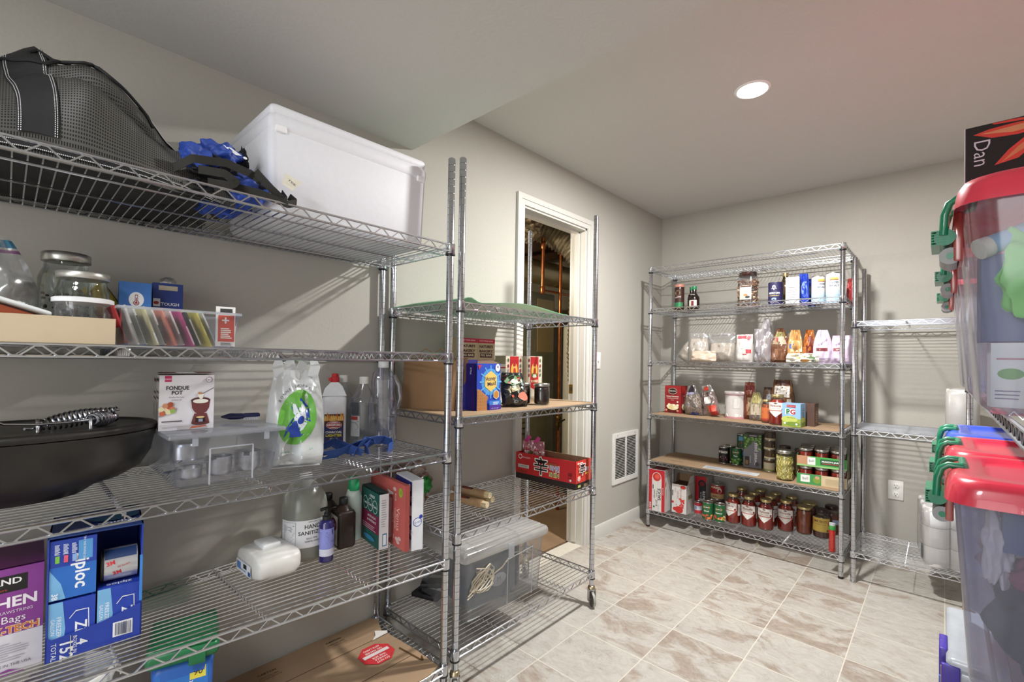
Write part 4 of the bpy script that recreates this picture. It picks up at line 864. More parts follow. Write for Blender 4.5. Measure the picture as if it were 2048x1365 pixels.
zbox('lower left freezer bag box inside the blue carton', -.0405, .006, .078, .122, False)
zbox('lower right freezer bag box inside the blue carton', .0405, .012, .078, .122, False)
a = math.radians(84)
t = thing('tape_roll', 'roll of black tape with a silver wrapper lying in the torn blue carton', 'tape', (0, 0, 0), 84); lx, ly = .036, -.045; t.location = (zx + lx * math.cos(a) - ly * math.sin(a), zy + lx * math.sin(a) + ly * math.cos(a), zz + .175)
m = M(); m.tube([(-.028, 0, 0), (-.024, 0, 0)], .038, mat('#1a1a1c', .5), 28); m.build('tape', t); m = M(); m.tube([(-.0285, 0, 0), (-.0295, 0, 0)], .0345, mat('#7c6c54', .8), 28); m.build('core', t)
m = M(); m.tube([(-.024, 0, 0), (.038, 0, 0)], .037, mat('#cfcfd2', .25, .6, var=.1, scale=20), 28); FF = lambda u, v, o: (u, -(.037 + o) * math.cos(v / .037), (.037 + o) * math.sin(v / .037))
m.rect(FF, -.023, .022, .036, .05, '#27406e', 2, 5); m.text(FF, '3M', .0, -.012, .013, '#c9303c', 12, bold=.03); m.text(FF, '3M', -.012, .012, .013, '#c9303c', 12, bold=.03); m.text(FF, '50 Scotch', .012, .004, .006, '#c9303c', 12); m.build('wrapper', t)
x, y, z = on4(.13, .585)
t = thing('wipes_pack', 'soft white pack of wet wipes with a raised lid, lying on the fourth shelf', 'wipes', (x + .03, y, z), 92)
m = M(); WP = mat('#dcdbd6', .4, var=.05, scale=18, bump=.3)
def wp(u, v):
    a = 2 * PI * u; c, s = math.cos(a), math.sin(a); k = .6; yy = (abs(c) ** k) * (1 if c > 0 else -1); zz2 = (abs(s) ** k) * (1 if s > 0 else -1); e = math.sin(PI * min(1, max(0, v))) ** .28
    n = noise.noise(Vector((u * 5, v * 4, 2))) * .008
    tt = PI * (v - .5); st = math.sin(tt); e = max(0, math.cos(tt)) ** .3
    return (.068 * abs(st) ** .55 * (1 if st > 0 else -1) + n * .4 * e, (.055 + n) * yy * e * 1.8, max(0, .042 + (.042 + n * .8) * zz2 * e))
m.grid(wp, 28, 20, WP, closeu=True); m.build('pack', t)
m = M(); m.box((0, .01, .088), (.055, .075, .014), mat('#eef0f2', .3), .004); m.build('lid', t)
m = M(); F = lambda u, v, o: (-.0725 - o, -u, .036 + v); m.rect(F, -.055, -.018, .055, .016, '#e8ecf0', 4); m.rect(F, -.05, -.012, -.02, .01, '#5d86c4'); m.rect(F, .0, -.002, .025, .012, '#20242c'); m.text(F, 'BABY WIPES', .0, -.009, .008, '#3f6fb4'); m.rect(F, .036, -.015, .053, -.002, '#2d56a8'); m.build('paper_label', t)
x, y, z = on4(.118, .719)
t = thing('sanitizer_jug', 'big translucent jug with a handle and a white HAND SANITIZER label', 'jug', (x, y, z), 76)
m = M(); m.lathe([(.06, 0), (.069, .006), (.072, .02), (.072, .165), (.066, .2), (.05, .232), (.026, .255), (.0175, .26), (.0175, .268)], JUGPL, 30); m.build('body', t); m = M(); m.tube([(-.058, -.015, .19), (-.062, -.02, .215), (-.045, -.015, .25), (-.02, -.005, .262)], .011, JUGPL, 10); m.build('grip', t); m = M(); m.lathe([(.019, .266), (.02, .267), (.02, .28), (.018, .282)], mat('#e8e8e4', .4), 20); m.build('cap', t)
m = M(); m.lathe([(.058, .004), (.067, .01), (.0695, .02), (.0695, .158), (.0001, .158)], clear('sanitizer_gel', '#e6e7de', .05, .1, .25, '#d5d4c8'), 26); m.build('liquid', t)
m = M(); F = wrap(.0725); m.rect(F, -.1, .05, .07, .14, '#e8e9ec', 16); m.text(F, 'HAND', .012, .118, .019, '#25262a', bold=.02, width=.05); m.text(F, 'SANITIZER', .01, .098, .017, '#25262a', bold=.02, width=.085); m.text(F, 'NORTHERN', .012, .134, .005, '#25262a'); m.text(F, 'KILLS 99%', .01, .08, .008, '#25262a'); m.text(F, 'GERMS AND', .01, .07, .008, '#25262a'); m.rect(F, -.05, .088, .055, .0885, '#25262a'); m.rect(F, -.085, .06, -.04, .135, '#aeb2bc', 6); m.rect(F, -.084, .061, -.041, .134, '#e8e9ec', 6); m.lines(F, -.082, .063, -.043, .128, 14, '#6b7080', .3); m.build('paper_label', t)
x, y, z = on4(.213, .751)
t = thing('pump_bottle', 'slim purple pump bottle with a lavender label', 'bottle', (x, y, z), 75)
m = M(); m.lathe([(.021, 0), (.0235, .003), (.0235, .128), (.019, .135), (.012, .138)], mat('#2e2a6e', .15, var=.05, coat=.6), 28); m.build('body', t); m = M(); m.lathe([(.0135, .137), (.0135, .15), (.009, .152), (.009, .16)], BLACKP, 16); m.tube([(0, 0, .155), (0, 0, .176), (-.02, -.008, .174)], .006, BLACKP, 8); m.build('pump', t)
m = M(); F = wrap(.0238); m.rect(F, -.03, .028, .033, .112, '#8f95dc', 14); m.rect(F, -.03, .022, .033, .045, '#dcdff0', 14); m.lines(F, -.024, .055, .006, .105, 12, '#5a60a8', .3); m.rect(F, .014, .092, .017, .108, '#2a2a6a'); m.text(F, 'lotion', .018, .07, .007, '#2a2a6a'); m.build('paper_label', t)
def perox(name, label, x, y, dx=0):
    x, y, z = on4(x, y); t = thing(name, label, 'bottle', (x, y, z), 82, None); m = M(); BR = mat('#2b1d17', .32, var=.1)
    m.box((0, 0, .067), (.066, .085, .134), BR, .012); m.lathe([(.03, .13), (.018, .146), (.0115, .15), (.0115, .156)], BR, 20, sx=1, sy=1.2); m.build('body', t)
    m = M(); m.lathe([(.0145, .152), (.015, .153), (.015, .172), (.013, .174), (.0001, .174)], BLACKP, 22, ripple=.02, rn=22); m.build('cap', t)
    m = M(); F = left(.066, .085); m.rect(F, -.038, .018, .038, .118, '#cfcbc6'); m.ell(F, .0, .085, .03, .022, '#6e2440'); m.text(F, 'PEROXIDE', 0, .085, .009, '#f0e6ea'); m.lines(F, -.03, .024, .034, .055, 6, '#6a6a70', .3); m.build('paper_label', t)
    return t
perox('peroxide_bottle', 'front dark brown peroxide bottle with a black cap', .135, .852)
perox('peroxide_bottle', 'dark brown peroxide bottle half hidden behind the other', .047, .836)
x, y, z = on4(.11, .905)
t = thing('mouthwash_bottle', 'pale bottle with a ridged green cap behind the brown bottles', 'bottle', (x, y, z), 80); m = M(); m.lathe([(.022, 0), (.026, .004), (.026, .16), (.018, .19), (.013, .195)], mat('#c8d6d2', .25), 24, sx=1.2, sy=.8); m.build('body', t); m = M(); m.lathe([(.0185, .185), (.0205, .187), (.0195, .232), (.017, .235), (.0001, .235)], mat('#2ea06a', .35), 28, ripple=.03, rn=20); m.build('cap', t)
def toms(g, F, R, T, L_):
    g.rect(L_, -.08, 0, .08, .195, '#14554c'); g.rect(L_, -.08, .05, .08, .115, '#7c1f45'); g.text(L_, '4 PACK', .02, .175, .014, '#e9ecec', bold=.02)
    for u in (-.04, .005, .048): g.ell(L_, u, .143, .021, .024, '#dfe6e2'); g.ell(L_, u, .143, .019, .022, '#14554c'); g.text(L_, "Tom's", u, .143, .013, '#f0f2f0', bold=.02)
    g.text(L_, 'ANTIPLAQUE', .02, .102, .012, '#f0f0f0'); g.text(L_, '& WHITENING', .02, .087, .012, '#f0f0f0'); g.lines(L_, -.06, .055, .06, .075, 3, '#d9b8c6', .3); g.ell(L_, .0, .024, .05, .009, '#2f7ca8')
    g.rect(F, -.0175, 0, .0175, .195, '#d9dadd'); g.rect(F, -.005, .01, .012, .055, '#4f7f9e'); g.rect(F, -.002, .014, .009, .05, '#e6ecf0'); g.lines(F, -.01, .08, .01, .18, 12, '#8a8f98', .25); g.rect(T, -.0175, -.08, .0175, .08, '#0f3f3a')
x, y, z = on4(.185, .95)
carton('toothpaste_box', 'dark green and maroon four pack toothpaste box', 'box', x, y, z, 82, .035, .16, .195, '#14554c', toms)
x, y, z = on4(.205, 1.0)
def venus_(g, F, R, T, L_):
    g.rect(L_, -.14, 0, .14, .232, '#c4605a'); g.text(L_, 'Venus', .085, .1, .034, '#f0c3b8', -90); g.text(L_, 'Comfortglide', .065, .1, .014, '#f0cfc8', -90); g.text(L_, 'white tea', .05, .1, .01, '#f0cfc8', -90); g.text(L_, '3', .055, .032, .02, '#f3dcd6'); g.ell(L_, .105, .20, .014, .017, '#9ab83a'); g.text(L_, '$5', .105, .2, .015, '#5c7a1e')
    for u, v in ((.06, .205), (.09, .02), (.1, .035), (.08, .03)): g.ell(L_, u, v, .012, .007, '#d9b6b4')
    g.poly(L_, [(.0, .195), (.05, .19), (.05, .183), (.02, .178)], '#e8dcdc'); g.rect(L_, .066, .165, .074, .19, '#e6c6c0'); g.rect(L_, .068, .168, .072, .187, '#b4504c')
t = carton('razor_pack', 'salmon pink razor blister pack standing between the boxes', 'packaging', x, y, z, 84, .016, .28, .232, '#bb5a54', venus_)
m = M(); m.box((-.02, .0, .1), (.026, .1, .15), clear('pink_blister', '#f0d4d8', .2, .1, .35, '#e6b6c0'), .008); m.build('blister', t)
x, y, z = on4(.285, 1.035)
def qtip(g, F, R, T, L_):
    g.rect(F, -.021, 0, .021, .25, '#dfe0e4'); g.ell(F, .0, .10, .017, .016, '#2a3f9e'); g.ell(F, .0, .10, .0145, .0135, '#e9ecf2'); g.text(F, 'Q-tips', .0, .1, .013, '#2a3f9e', 14, width=.026); g.ell(F, .013, .118, .007, .007, '#2a3f9e')
    for v0 in (.04, .16): g.rect(L_, -.075, v0, .075, v0 + .085, '#272a6e'); g.text(L_, 'Q-tips', .055, v0 + .03, .03, '#e9ecf2'); g.ell(L_, .055, v0 + .062, .013, .013, '#e9ecf2'); g.ell(L_, .055, v0 + .062, .01, .01, '#272a6e')
    g.rect(L_, .04, .005, .07, .03, '#c8cede'); g.rect(L_, -.075, .125, .075, .155, '#cfd0d6')
carton('cotton_swab_pack', 'white and navy cotton swab pack at the right end of the fourth shelf', 'packaging', x, y - .0, z, 78, .044, .15, .25, '#d5d6dc', qtip)

# ------------------------------------------------------------ left unit, bottom shelf
Z5 = .1445
t = thing('cardboard_liner', 'flattened brown carton lining the bottom shelf, with a red stop sticker', 'cardboard', (0, 0, 0))
m = M(); CB = mat('#9c8266', .85, var=.06, scale=9); m.prism([(.02, -.12), (.475, -.12), (.475, 1.0), (.458, 1.045), (.33, 1.045), (.16, 1.03), (.14, 1.02), (.05, 1.055), (.02, 1.04)], Z5, Z5 + .004, CB)
m.build('sheet', t); m = M(); G = lambda u, v, o: (u, v, Z5 + .004 + o); DK = '#4a2c1a'
for x in (.165, .345): m.rect(G, x - .0012, -.1, x + .0012, 1.02, '#5a3922')
for i, (x, y) in enumerate(((.085, .62), (.075, .86), (.09, .36), (.4, .62))):
    m.text(G, 'CARTON', x - .012, y, .014, DK, 90, bold=.02); m.text(G, 'OPEN THIS END', x + .008, y, .009, DK, 90); m.text(G, 'FOLD AND RECYCLE', x + .02, y, .008, DK, 90)
m.text(G, 'ORGANIC', .405, .80, .03, DK, 90, bold=.02); m.poly(G, [(.275, 1.01), (.279, 1.005), (.40, 1.02), (.396, 1.03), (.37, 1.04), (.385, 1.024)], '#5a3922')
c0, c1, R8 = .25, .93, .066; hexp = [(c0 + R8 * .95 * math.cos(2 * PI * (i + .5) / 8), c1 + R8 * math.sin(2 * PI * (i + .5) / 8)) for i in range(8)]; m.poly(G, hexp, '#c8343a')
for s_, dx in (('DO NOT', .044), ('HANDLE', .03), ('THIS SIDE', .016), ('NO MANEJE', -.022), ('ESTE LADO', -.038)): m.text(G, s_, c0 + dx, c1, .0125, '#f2e6e2', -90, bold=.015)
m.rect(G, c0 - .012, c1 - .05, c0 + .005, c1 + .05, '#d9cfcc'); m.poly(G, [(.12, 1.0), (.15, .985), (.17, .96), (.165, 1.03), (.15, 1.035)], '#e4dfd8'); m.build('printing', t)
t = thing('detergent_tub', 'blue plastic tub of dish tabs with a green flip lid', 'tub', (.235, .345, Z5 + .005), 76)
m = M(); m.box((0, 0, .142), (.135, .17, .284), mat('#2a63b8', .35, var=.05), .02, .88); m.build('tub', t); m = M(); GR = mat('#1c6e42', .35); m.box((0, 0, .300), (.158, .19, .04), GR, .012); m.box((0, -.01, .323), (.15, .165, .012), GR, .005); m.build('lid', t); m = M(); m.box((.03, -.097, .287), (.036, .006, .028), GR, .002); m.build('latch', t)
m = M(); F0 = front(.121, .166); F = lambda u, v, o: F0(u, v + .024, o); m.rect(F, -.055, .05, .055, .235, '#2f78cc'); m.rect(F, .015, .205, .05, .235, '#e6d84a'); m.text(F, '90', .033, .221, .021, '#2a2a2a', bold=.01); m.text(F, 'VIRTUALLY', -.012, .195, .014, '#f2f5fa', 4, bold=.015); m.text(F, 'FREE', .0, .17, .034, '#f2f5fa', 4, bold=.04); m.text(F, 'CLEAR', .0, .135, .03, '#f2f5fa', 4, bold=.04); m.lines(F, -.045, .07, .045, .11, 5, '#dfe8f4', .5); m.build('paper_label', t)
for i, (x, y, r, h, lb) in enumerate(((.20, .12, .082, .30, 'white plastic pail behind the watermark corner on the bottom shelf, taller one'), (.335, .19, .072, .215, 'lower white plastic pail in front, beside the green lidded tub'))):
    t = thing('white_pail', lb, 'pail', (x, y, Z5 + .005)); m = M(); m.lathe([(r * .86, 0), (r * .88, .003), (r, h - .03), (r * 1.04, h - .028), (r * 1.04, h - .018)], mat('#dcdcd6', .4), 32); m.build('pail', t)
    m = M(); m.lathe([(r * 1.06, h - .018), (r * 1.06, h - .004), (r * 1.0, h), (r * .93, h - .006), (.0001, h - .006)], mat('#e6e6e0', .4), 36); m.build('lid', t)

# ------------------------------------------------------------ rolling unit
t = thing('green_plastic_mat', 'thin green plastic mat draped over the top shelf of the rolling unit', 'mat', (0, 0, 0)); m = M(); GM = clear('green_mat_plastic', '#8fd0a8', .1, .4, .98, '#a9dcba')
def gm(u, v):
    x = .04 + .44 * u; y = 1.10 + .70 * v; z = 1.431 + .02 * max(0, math.sin(PI * min(1, max(0, v - .1) / .75))) ** 1.4 * (u ** 1.5) + .018 * max(0, 1 - abs(v - .04) / .07) * min(1, u * 3)
    return (x - .06 * (v > .9) * (v - .9) * 10 * u, y + .02 * u, z)
m.grid(gm, 18, 40, GM); m.grid(lambda a, b: Vector(gm(a, b)) + Vector((0, 0, .002)), 18, 40, GM); m.build('mat', t)
ZB2 = 1.0095
t = thing('cardboard_liner', 'thin brown cardboard liner under the snacks on the rolling unit', 'cardboard', (.243, 1.5635, ZB2)); m = M(); m.box((0, 0, .002), (.45, .90, .004), CB); m.build('sheet', t); ZB2 += .0045
t = thing('paper_grocery_bag', 'brown paper grocery bags with twisted handles standing behind the front post', 'bag', (.19, 1.195, ZB2), 14); PB = mat('#8d6c4c', .8, var=.06, scale=14, bump=.15)
for i in range(3):
    m = M(); w0, hh = .25, .2 + .004 * i; y0 = -.03 + .032 * i; ln = .035 + .006 * i
    m.add([(-w0 / 2, y0, 0), (w0 / 2, y0, 0), (w0 / 2 + .012, y0 + ln * .3, hh), (-w0 / 2, y0 + ln * .3, hh), (-w0 / 2, y0 + .022, 0), (w0 / 2 + .004, y0 + .022, 0), (w0 / 2 + .022, y0 + .014 + ln * .3, hh + .004), (-w0 / 2, y0 + .014 + ln * .3, hh + .004)],
          [(0, 1, 2, 3), (5, 4, 7, 6), (1, 5, 6, 2), (4, 0, 3, 7), (0, 4, 5, 1)], PB); m.build('folded_bag', t)
for x in (-.05, .03):
    m = M(); m.tube([(x - .03, .03, .2), (x - .028, .03, .235), (x, .03, .25), (x + .028, .03, .235), (x + .03, .03, .2)], .0022, PB, 6); m.build('handle', t)
def honey(g, F, R, T, L_):
    g.rect(F, -.064, 0, .064, .19, '#2c4fc0'); g.ell(F, .01, .115, .05, .055, '#4f9ae0', 30); g.ell(F, .01, .115, .036, .042, '#8cc6ee', 30)
    for i in range(12): a_ = i * PI / 6; g.poly(F, [(.01, .115), (.01 + .06 * math.cos(a_ - .05), .115 + .068 * math.sin(a_ - .05)), (.01 + .06 * math.cos(a_ + .05), .115 + .068 * math.sin(a_ + .05))], '#6db2e8')
    g.poly(F, [(.01 + .037 * math.cos(math.radians(a_)), .118 + .043 * math.sin(math.radians(a_))) for a_ in (90, 150, 210, 270, 330, 30)], '#e7c76a'); g.text(F, 'Honey', .008, .128, .024, '#2b1c4a', 6, bold=.02, width=.055); g.text(F, 'Maid', .014, .107, .022, '#2b1c4a', 6, bold=.02, width=.045)
    g.poly(F, [(-.06, .185), (-.04, .185), (-.055, .165)], '#c8304a'); g.ell(F, .047, .173, .013, .016, '#f0f2f6'); g.text(F, '4', .047, .176, .018, '#2c3a8c', bold=.02); g.poly(F, [(.04 + .018 * math.cos(math.radians(a_)), .062 + .02 * math.sin(math.radians(a_))) for a_ in (90, 150, 210, 270, 330, 30)], '#d7d7d2'); g.poly(F, [(.04 + .015 * math.cos(math.radians(a_)), .062 + .017 * math.sin(math.radians(a_))) for a_ in (90, 150, 210, 270, 330, 30)], '#c7873a')
    g.poly(F, [(-.064, 0), (-.01, 0), (-.012, .035), (-.004, .052), (-.05, .085), (-.064, .088)], '#b57f4c'); 
    for i in range(5):
        for j in range(6):
            u, v = -.058 + i * .011, .01 + j * .013
            if v < .08 - (u + .064) * .5: g.ell(F, u, v, .0015, .0015, '#6b4424', 6)
    g.rect(F, -.0, .02, .064, .038, '#3d7fd0'); g.lines(F, .02, .022, .055, .036, 2, '#e6ecf6'); g.rect(F, .0, 0, .064, .02, '#4a2f9a'); g.text(F, 'NET WT 14.4 OZ', .03, .006, .005, '#e6ecf6'); g.rect(L_, -.03, 0, .03, .19, '#241a6e'); g.text(L_, 'Maid', .0, .16, .014, '#dfe4ef', 90)
t = carton('graham_cracker_box', 'bright blue graham cracker box with an open top flap', 'box', *behind(.380, 1.348, 87, .06), ZB2, 87, .128, .06, .19, '#3a3ea8', honey)
m = M(); m.add([(-.062, -.03, .19), (.062, -.03, .19), (.03, .0, .208), (-.035, .0, .205)], [(0, 1, 2, 3)], mat('#6b5145', .8)); m.build('flap', t)
carton('graham_cracker_box', 'second blue graham cracker box standing behind the open one', 'box', *behind(.312, 1.315, 87, .055), ZB2, 87, .128, .055, .205, '#3f41a6', lambda g, F, R, T, L_: (g.rect(F, -.064, .17, .064, .205, '#6a62c8'), g.ell(F, -.03, .17, .014, .016, '#e9ecf4'), g.text(F, '4', -.03, .172, .015, '#2c3a8c')))
def bakery(g, F, R, T, L_):
    g.rect(F, -.055, .285, .055, .305, '#c2183c'); g.text(F, 'NOW MORE BARS!', 0, .295, .0095, '#f4e4e8', width=.085); g.text(F, 'NATURE\u2019S', 0, .268, .017, '#4a1e22', bold=.04, width=.085); g.text(F, 'BAKERY', 0, .246, .017, '#4a1e22', bold=.04, width=.085); g.rect(F, -.038, .216, .038, .236, '#4a1e22'); g.text(F, 'FIG BAR', 0, .226, .014, '#e9dcc0', bold=.02, width=.068)
for fy, lb in ((1.455, 'left tan and crimson fig bar box standing behind the crackers'), (1.572, 'right tan and crimson fig bar box standing behind the crackers')):
    carton('fig_bar_box', lb, 'box', *behind(.13, fy, 86, .09), ZB2, 86, .112, .09, .305, '#c9b492', bakery, side='#a99474', group='fig bar boxes')
carton('white_box', 'narrow white box beside the blue cracker box', 'box', .14, 1.652, ZB2, 86, .035, .06, .185, '#e2dfda', lambda g, F, R, T, L_: (g.rect(F, -.0175, .165, .0175, .172, '#b83038'), g.ell(F, 0, .12, .009, .03, '#4a7fc0')))
def raisin(g, F, R, T, L_):
    g.rect(F, -.06, 0, .06, .225, '#d3cab8'); g.rect(F, -.036, .035, .036, .225, '#b31f26'); g.poly(F, [(-.036, .035), (.036, .035), (.036, .06), (.0, .045), (-.036, .06)], '#d3cab8'); g.ell(F, 0, .15, .027, .042, '#e0b84a'); g.ell(F, 0, .125, .026, .014, '#3f7d35'); g.ell(F, .002, .142, .011, .026, '#c2392f'); g.ell(F, .0, .175, .0085, .012, '#e0b090'); g.ell(F, .0, .182, .012, .011, '#a8232a')
    g.poly(F, [(-.012, .13), (.012, .13), (.016, .112), (-.016, .112)], '#ece8de'); g.text(F, 'SUN\u00b7MAID', 0, .092, .019, '#f2e3bc', bold=.02, width=.062); g.lines(F, -.012, .072, .012, .078, 1, '#f2e3bc'); 
    for u in (-.049, .049): 
        for v in (.205, .175, .15, .125): g.ell(F, u, v, .007, .01, random.choice(['#5c6b46', '#8a2f2f', '#8c8c84']))
    g.rect(R, -.04, 0, .04, .225, '#c9bfa9'); g.rect(F, -.05, .006, .05, .009, '#a89f8c')
carton('raisin_box', 'cream and red raisin box nearer the doorway, fully visible', 'box', .068, 1.965, ZB2, 92, .135, .075, .228, '#d3cab8', raisin, group='raisin boxes')
carton('raisin_box', 'cream and red raisin box partly hidden left of its twin', 'box', .055, 1.815, ZB2, 92, .135, .075, .228, '#d3cab8', raisin, group='raisin boxes')
DJ = '#2a1713'
jar('jam_jar', 'short jar of dark jam in front of the raisin box, right one', .375, 1.70, ZB2, 90, .036, .1, DJ, SILVER, .92, .78, .86, lf=.84, lidh=.014, contents='jam')
jar('jam_jar', 'short jar of dark jam behind the snack bag, left one', .30, 1.655, ZB2, 90, .034, .1, DJ, SILVER, .92, .78, .86, lf=.84, lidh=.014, contents='jam')
def snack(g, F):
    for i in range(34): g.ell(F, random.uniform(-.055, .055), random.uniform(.01, .14), random.uniform(.006, .014), random.uniform(.005, .012), random.choice(['#22221f', '#3c3c3a', '#6a5a4c', '#8d8f8a', '#b34c3a', '#2a2a2a']), 7)
    g.ell(F, .0, .115, .05, .024, '#3f7a3a', 14); g.ell(F, .01, .112, .03, .012, '#cfe0c8', 12); g.ell(F, .03, .04, .026, .02, '#c26a52', 12); g.text(F, 'Yami', -.012, .075, .034, '#e2d3a4', 16, bold=.05)
pouch('snack_bag', 'glossy black snack bag with a green top leaning in front of the jars', .365, 1.53, ZB2, 70, .125, .155, .055, '#2c2b2a', snack, neck=.8, wr=.008, seed=11, lean=.0, tip=-16)
ZB3 = .5895
def shin(name_, F, k=1.0, side=False):
    pass
t = thing('noodle_carton', 'open topped red ramen noodle carton with black calligraphy', 'box', (.2475, 1.9515, ZB3), 3); w_, d, h = .375, .135, .138; m = M(); th = .003; RD = mat('#c4262b', .45)
m.box((0, 0, th / 2), (w_, d, th), RD); m.box((0, -d / 2 + th / 2, h / 2), (w_, th, h), RD); m.box((0, d / 2 - th / 2, h / 2), (w_, th, h), KRAFT); m.box((-w_ / 2 + th / 2, 0, h / 2), (th, d, h), RD); m.box((w_ / 2 - th / 2, 0, h / 2), (th, d, h), RD)
for a_, b_, c_, e_ in ((0, -d / 2 + .0045, w_ - .008, .002), (w_ / 2 - .0045, 0, .002, d - .01)): m.box((a_, b_, h / 2), (c_, e_, h - .006), KRAFT)
m.build('carton', t); m = M(); F = front(w_, d); R = right(w_, d)
m.rect(F, -.1875, 0, .1875, .03, '#2a211d'); m.rect(R, -.0675, 0, .0675, .03, '#2a211d'); m.rect(F, -.1875, .03, .1875, .138, '#c4262b'); m.rect(R, -.0675, .03, .0675, .138, '#d03a2c')
m.ell(F, -.158, .118, .013, .013, '#f0e9e4'); m.ell(F, -.158, .118, .009, .009, '#c4262b'); m.text(F, 'NONGSHIM', -.118, .115, .011, '#f0e9e4', width=.05); m.rect(F, -.172, .06, -.1, .077, '#e6e2dc')
for i in range(16): m.rect(F, -.168 + i * .004, .063, -.1665 + i * .004, .0745, '#4a5a50')
m.text(F, '\u8f9b', -.02, .078, .098, '#f3ece4', bold=.045); m.text(F, '\u8f9b', -.02, .078, .094, '#151313', bold=.008); m.text(F, '\ub77c\uba74', .065, .083, .034, '#f3ece4', bold=.06); m.text(F, '\ub77c\uba74', .065, .083, .033, '#2b4fb0', bold=.0); m.text(F, 'SHIN', .063, .052, .03, '#f2e9a0', bold=.07, width=.062); m.text(F, 'SHIN', .063, .052, .028, '#1d1a18', bold=.01, width=.056); m.text(F, '10', .155, .07, .025, '#3a1a16', bold=.02); m.text(F, 'PACK', .155, .053, .009, '#3a1a16'); m.lines(F, -.17, .035, -.1, .05, 2, '#7a4a20'); m.ell(F, .16, .043, .006, .006, '#e6e2dc'); m.rect(F, .02, .1, .08, .112, '#a04a2c')
m.text(R, '\u8f9b', -.012, .092, .066, '#f3ece4', bold=.045); m.text(R, '\u8f9b', -.012, .092, .062, '#151313', bold=.008); m.text(R, '\ub77c\uba74', .03, .09, .022, '#dfe4f4', bold=.02); m.text(R, 'SHIN', .03, .07, .015, '#e9d85a', bold=.02); m.text(R, '\u8f9b', -.045, .05, .03, '#f3ece4', bold=.03); m.rect(R, -.055, .01, -.03, .022, '#b7c46a'); m.lines(R, .0, .006, .05, .022, 3, '#c9b68a'); m.ell(R, -.055, .128, .006, .006, '#f0e9e4'); m.rect(R, -.045, .125, -.015, .131, '#f0e9e4'); m.build('printing', t)
def pinkd(g, F):
    g.ell(F, 0, .11, .042, .05, '#e6a9b4', 16); g.ell(F, .004, .112, .03, .034, '#c4313c', 16); g.ell(F, .004, .112, .026, .03, '#ecd0cf', 16); g.ell(F, 0, .05, .03, .02, '#d9868e', 14)
    for i in range(10): a_ = i * PI / 5; g.ell(F, .004 + .032 * math.cos(a_), .112 + .038 * math.sin(a_), .005, .005, '#c4313c', 7)
    g.ell(F, -.035, .125, .012, .018, '#6f7a3a', 10)
PK = clear('pink_film', '#f6d4dc', .25, .15, .72, '#e59fb2')
for i, (x, y, lb) in enumerate(((.155, 1.942, 'pink wrapped noodle pack standing up in the red carton, front right one'), (.085, 1.95, 'pink wrapped noodle pack at the left end of the red carton'))):
    t = pouch('noodle_pack', lb, x, y, ZB3 + .004, 5 + 4 * i, .095 - .015 * i, .195 - .01 * i, .045, PK, pinkd, neck=.9, wr=.006, seed=20 + i, fill='#e0b3b8', fillh=.85, group='noodle packs in the red carton')
    m = M(); m.ribbon([(-.02, 0, .18), (.0, -.004, .2), (.012, 0, .213)], .02, mat('#cf3f8e', .4), side=(1, .3, 0)); m.build('seal_tail', t)
t = thing('potpourri_bag', 'clear bag of brown dried botanicals with green foil, behind the post', 'bag', (.06, 1.21, ZB3), 60); m = M(); m.blob((0, 0, .085), (.075, .055, .1), clear('bag_film_brown', '#efe3da', .3, .15, .12, '#d8c6b4'), .2, 3, 6, 20, 14, flat=.001); m.build('film', t)
m = M()
for i in range(230):
    a_ = random.uniform(0, 2 * PI); q = random.random() ** .5; m.blob((.06 * q * math.cos(a_), .045 * q * math.sin(a_), random.uniform(.01, .15) * (1 - .15 * q)), (.009, .006, .005), mat(random.choice(['#6b3f22', '#8a5a34', '#4e2a18', '#a3744a', '#9a4a38']), .7), .5, 3, i, 5, 4)
m.build('dried_flowers', t, kind='stuff'); m = M(); m.blob((.05, -.045, .09), (.026, .016, .034), mat('#2f8a3c', .25, .4, var=.3, scale=40), .3, 5, 3, 16, 12); m.build('green_foil', t)
BW = mat('#a98a66', .7, var=.1, scale=60)
for i, (x, y, z, a_, lb) in enumerate(((.24, 1.375, 0, 62, 'front paper wrapped bundle of sticks lying on the wire shelf'), (.20, 1.45, 0, 60, 'back paper wrapped bundle of sticks lying on the wire shelf'), (.222, 1.41, .030, 61, 'paper wrapped bundle of sticks lying on top of the other two'))):
    t = thing('stick_bundle', lb, 'bundle', (x, y, ZB3 + .0165 + z), a_ - 90 + 38)
    m = M(); m.lathe([(.0165, -.10), (.0168, .075)], BW, 16, sy=1.15); o = m.build('paper_wrap', t); o.rotation_euler = (0, PI / 2, 0)
    m = M()
    for k in range(9): q = k * 2 * PI / 8; rr = 0 if k == 8 else .0095; m.tube([(.07, rr * math.cos(q), rr * math.sin(q)), (.10, rr * math.cos(q), rr * math.sin(q))], .0042, mat('#d9c8a4', .7), 7)
    m.build('sticks', t); m = M(); fm = lambda u, v, o: (u, -(.0172 + o) * 1.0 * math.cos(v / .017), (.0172 + o) * math.sin(v / .017)); m.rect(fm, -.05, .002, .01, .03, '#4a2a22', 2, 4); m.rect(fm, -.04, .006, -.01, .02, '#8f2f2a', 2, 2); m.build('paper_label', t)
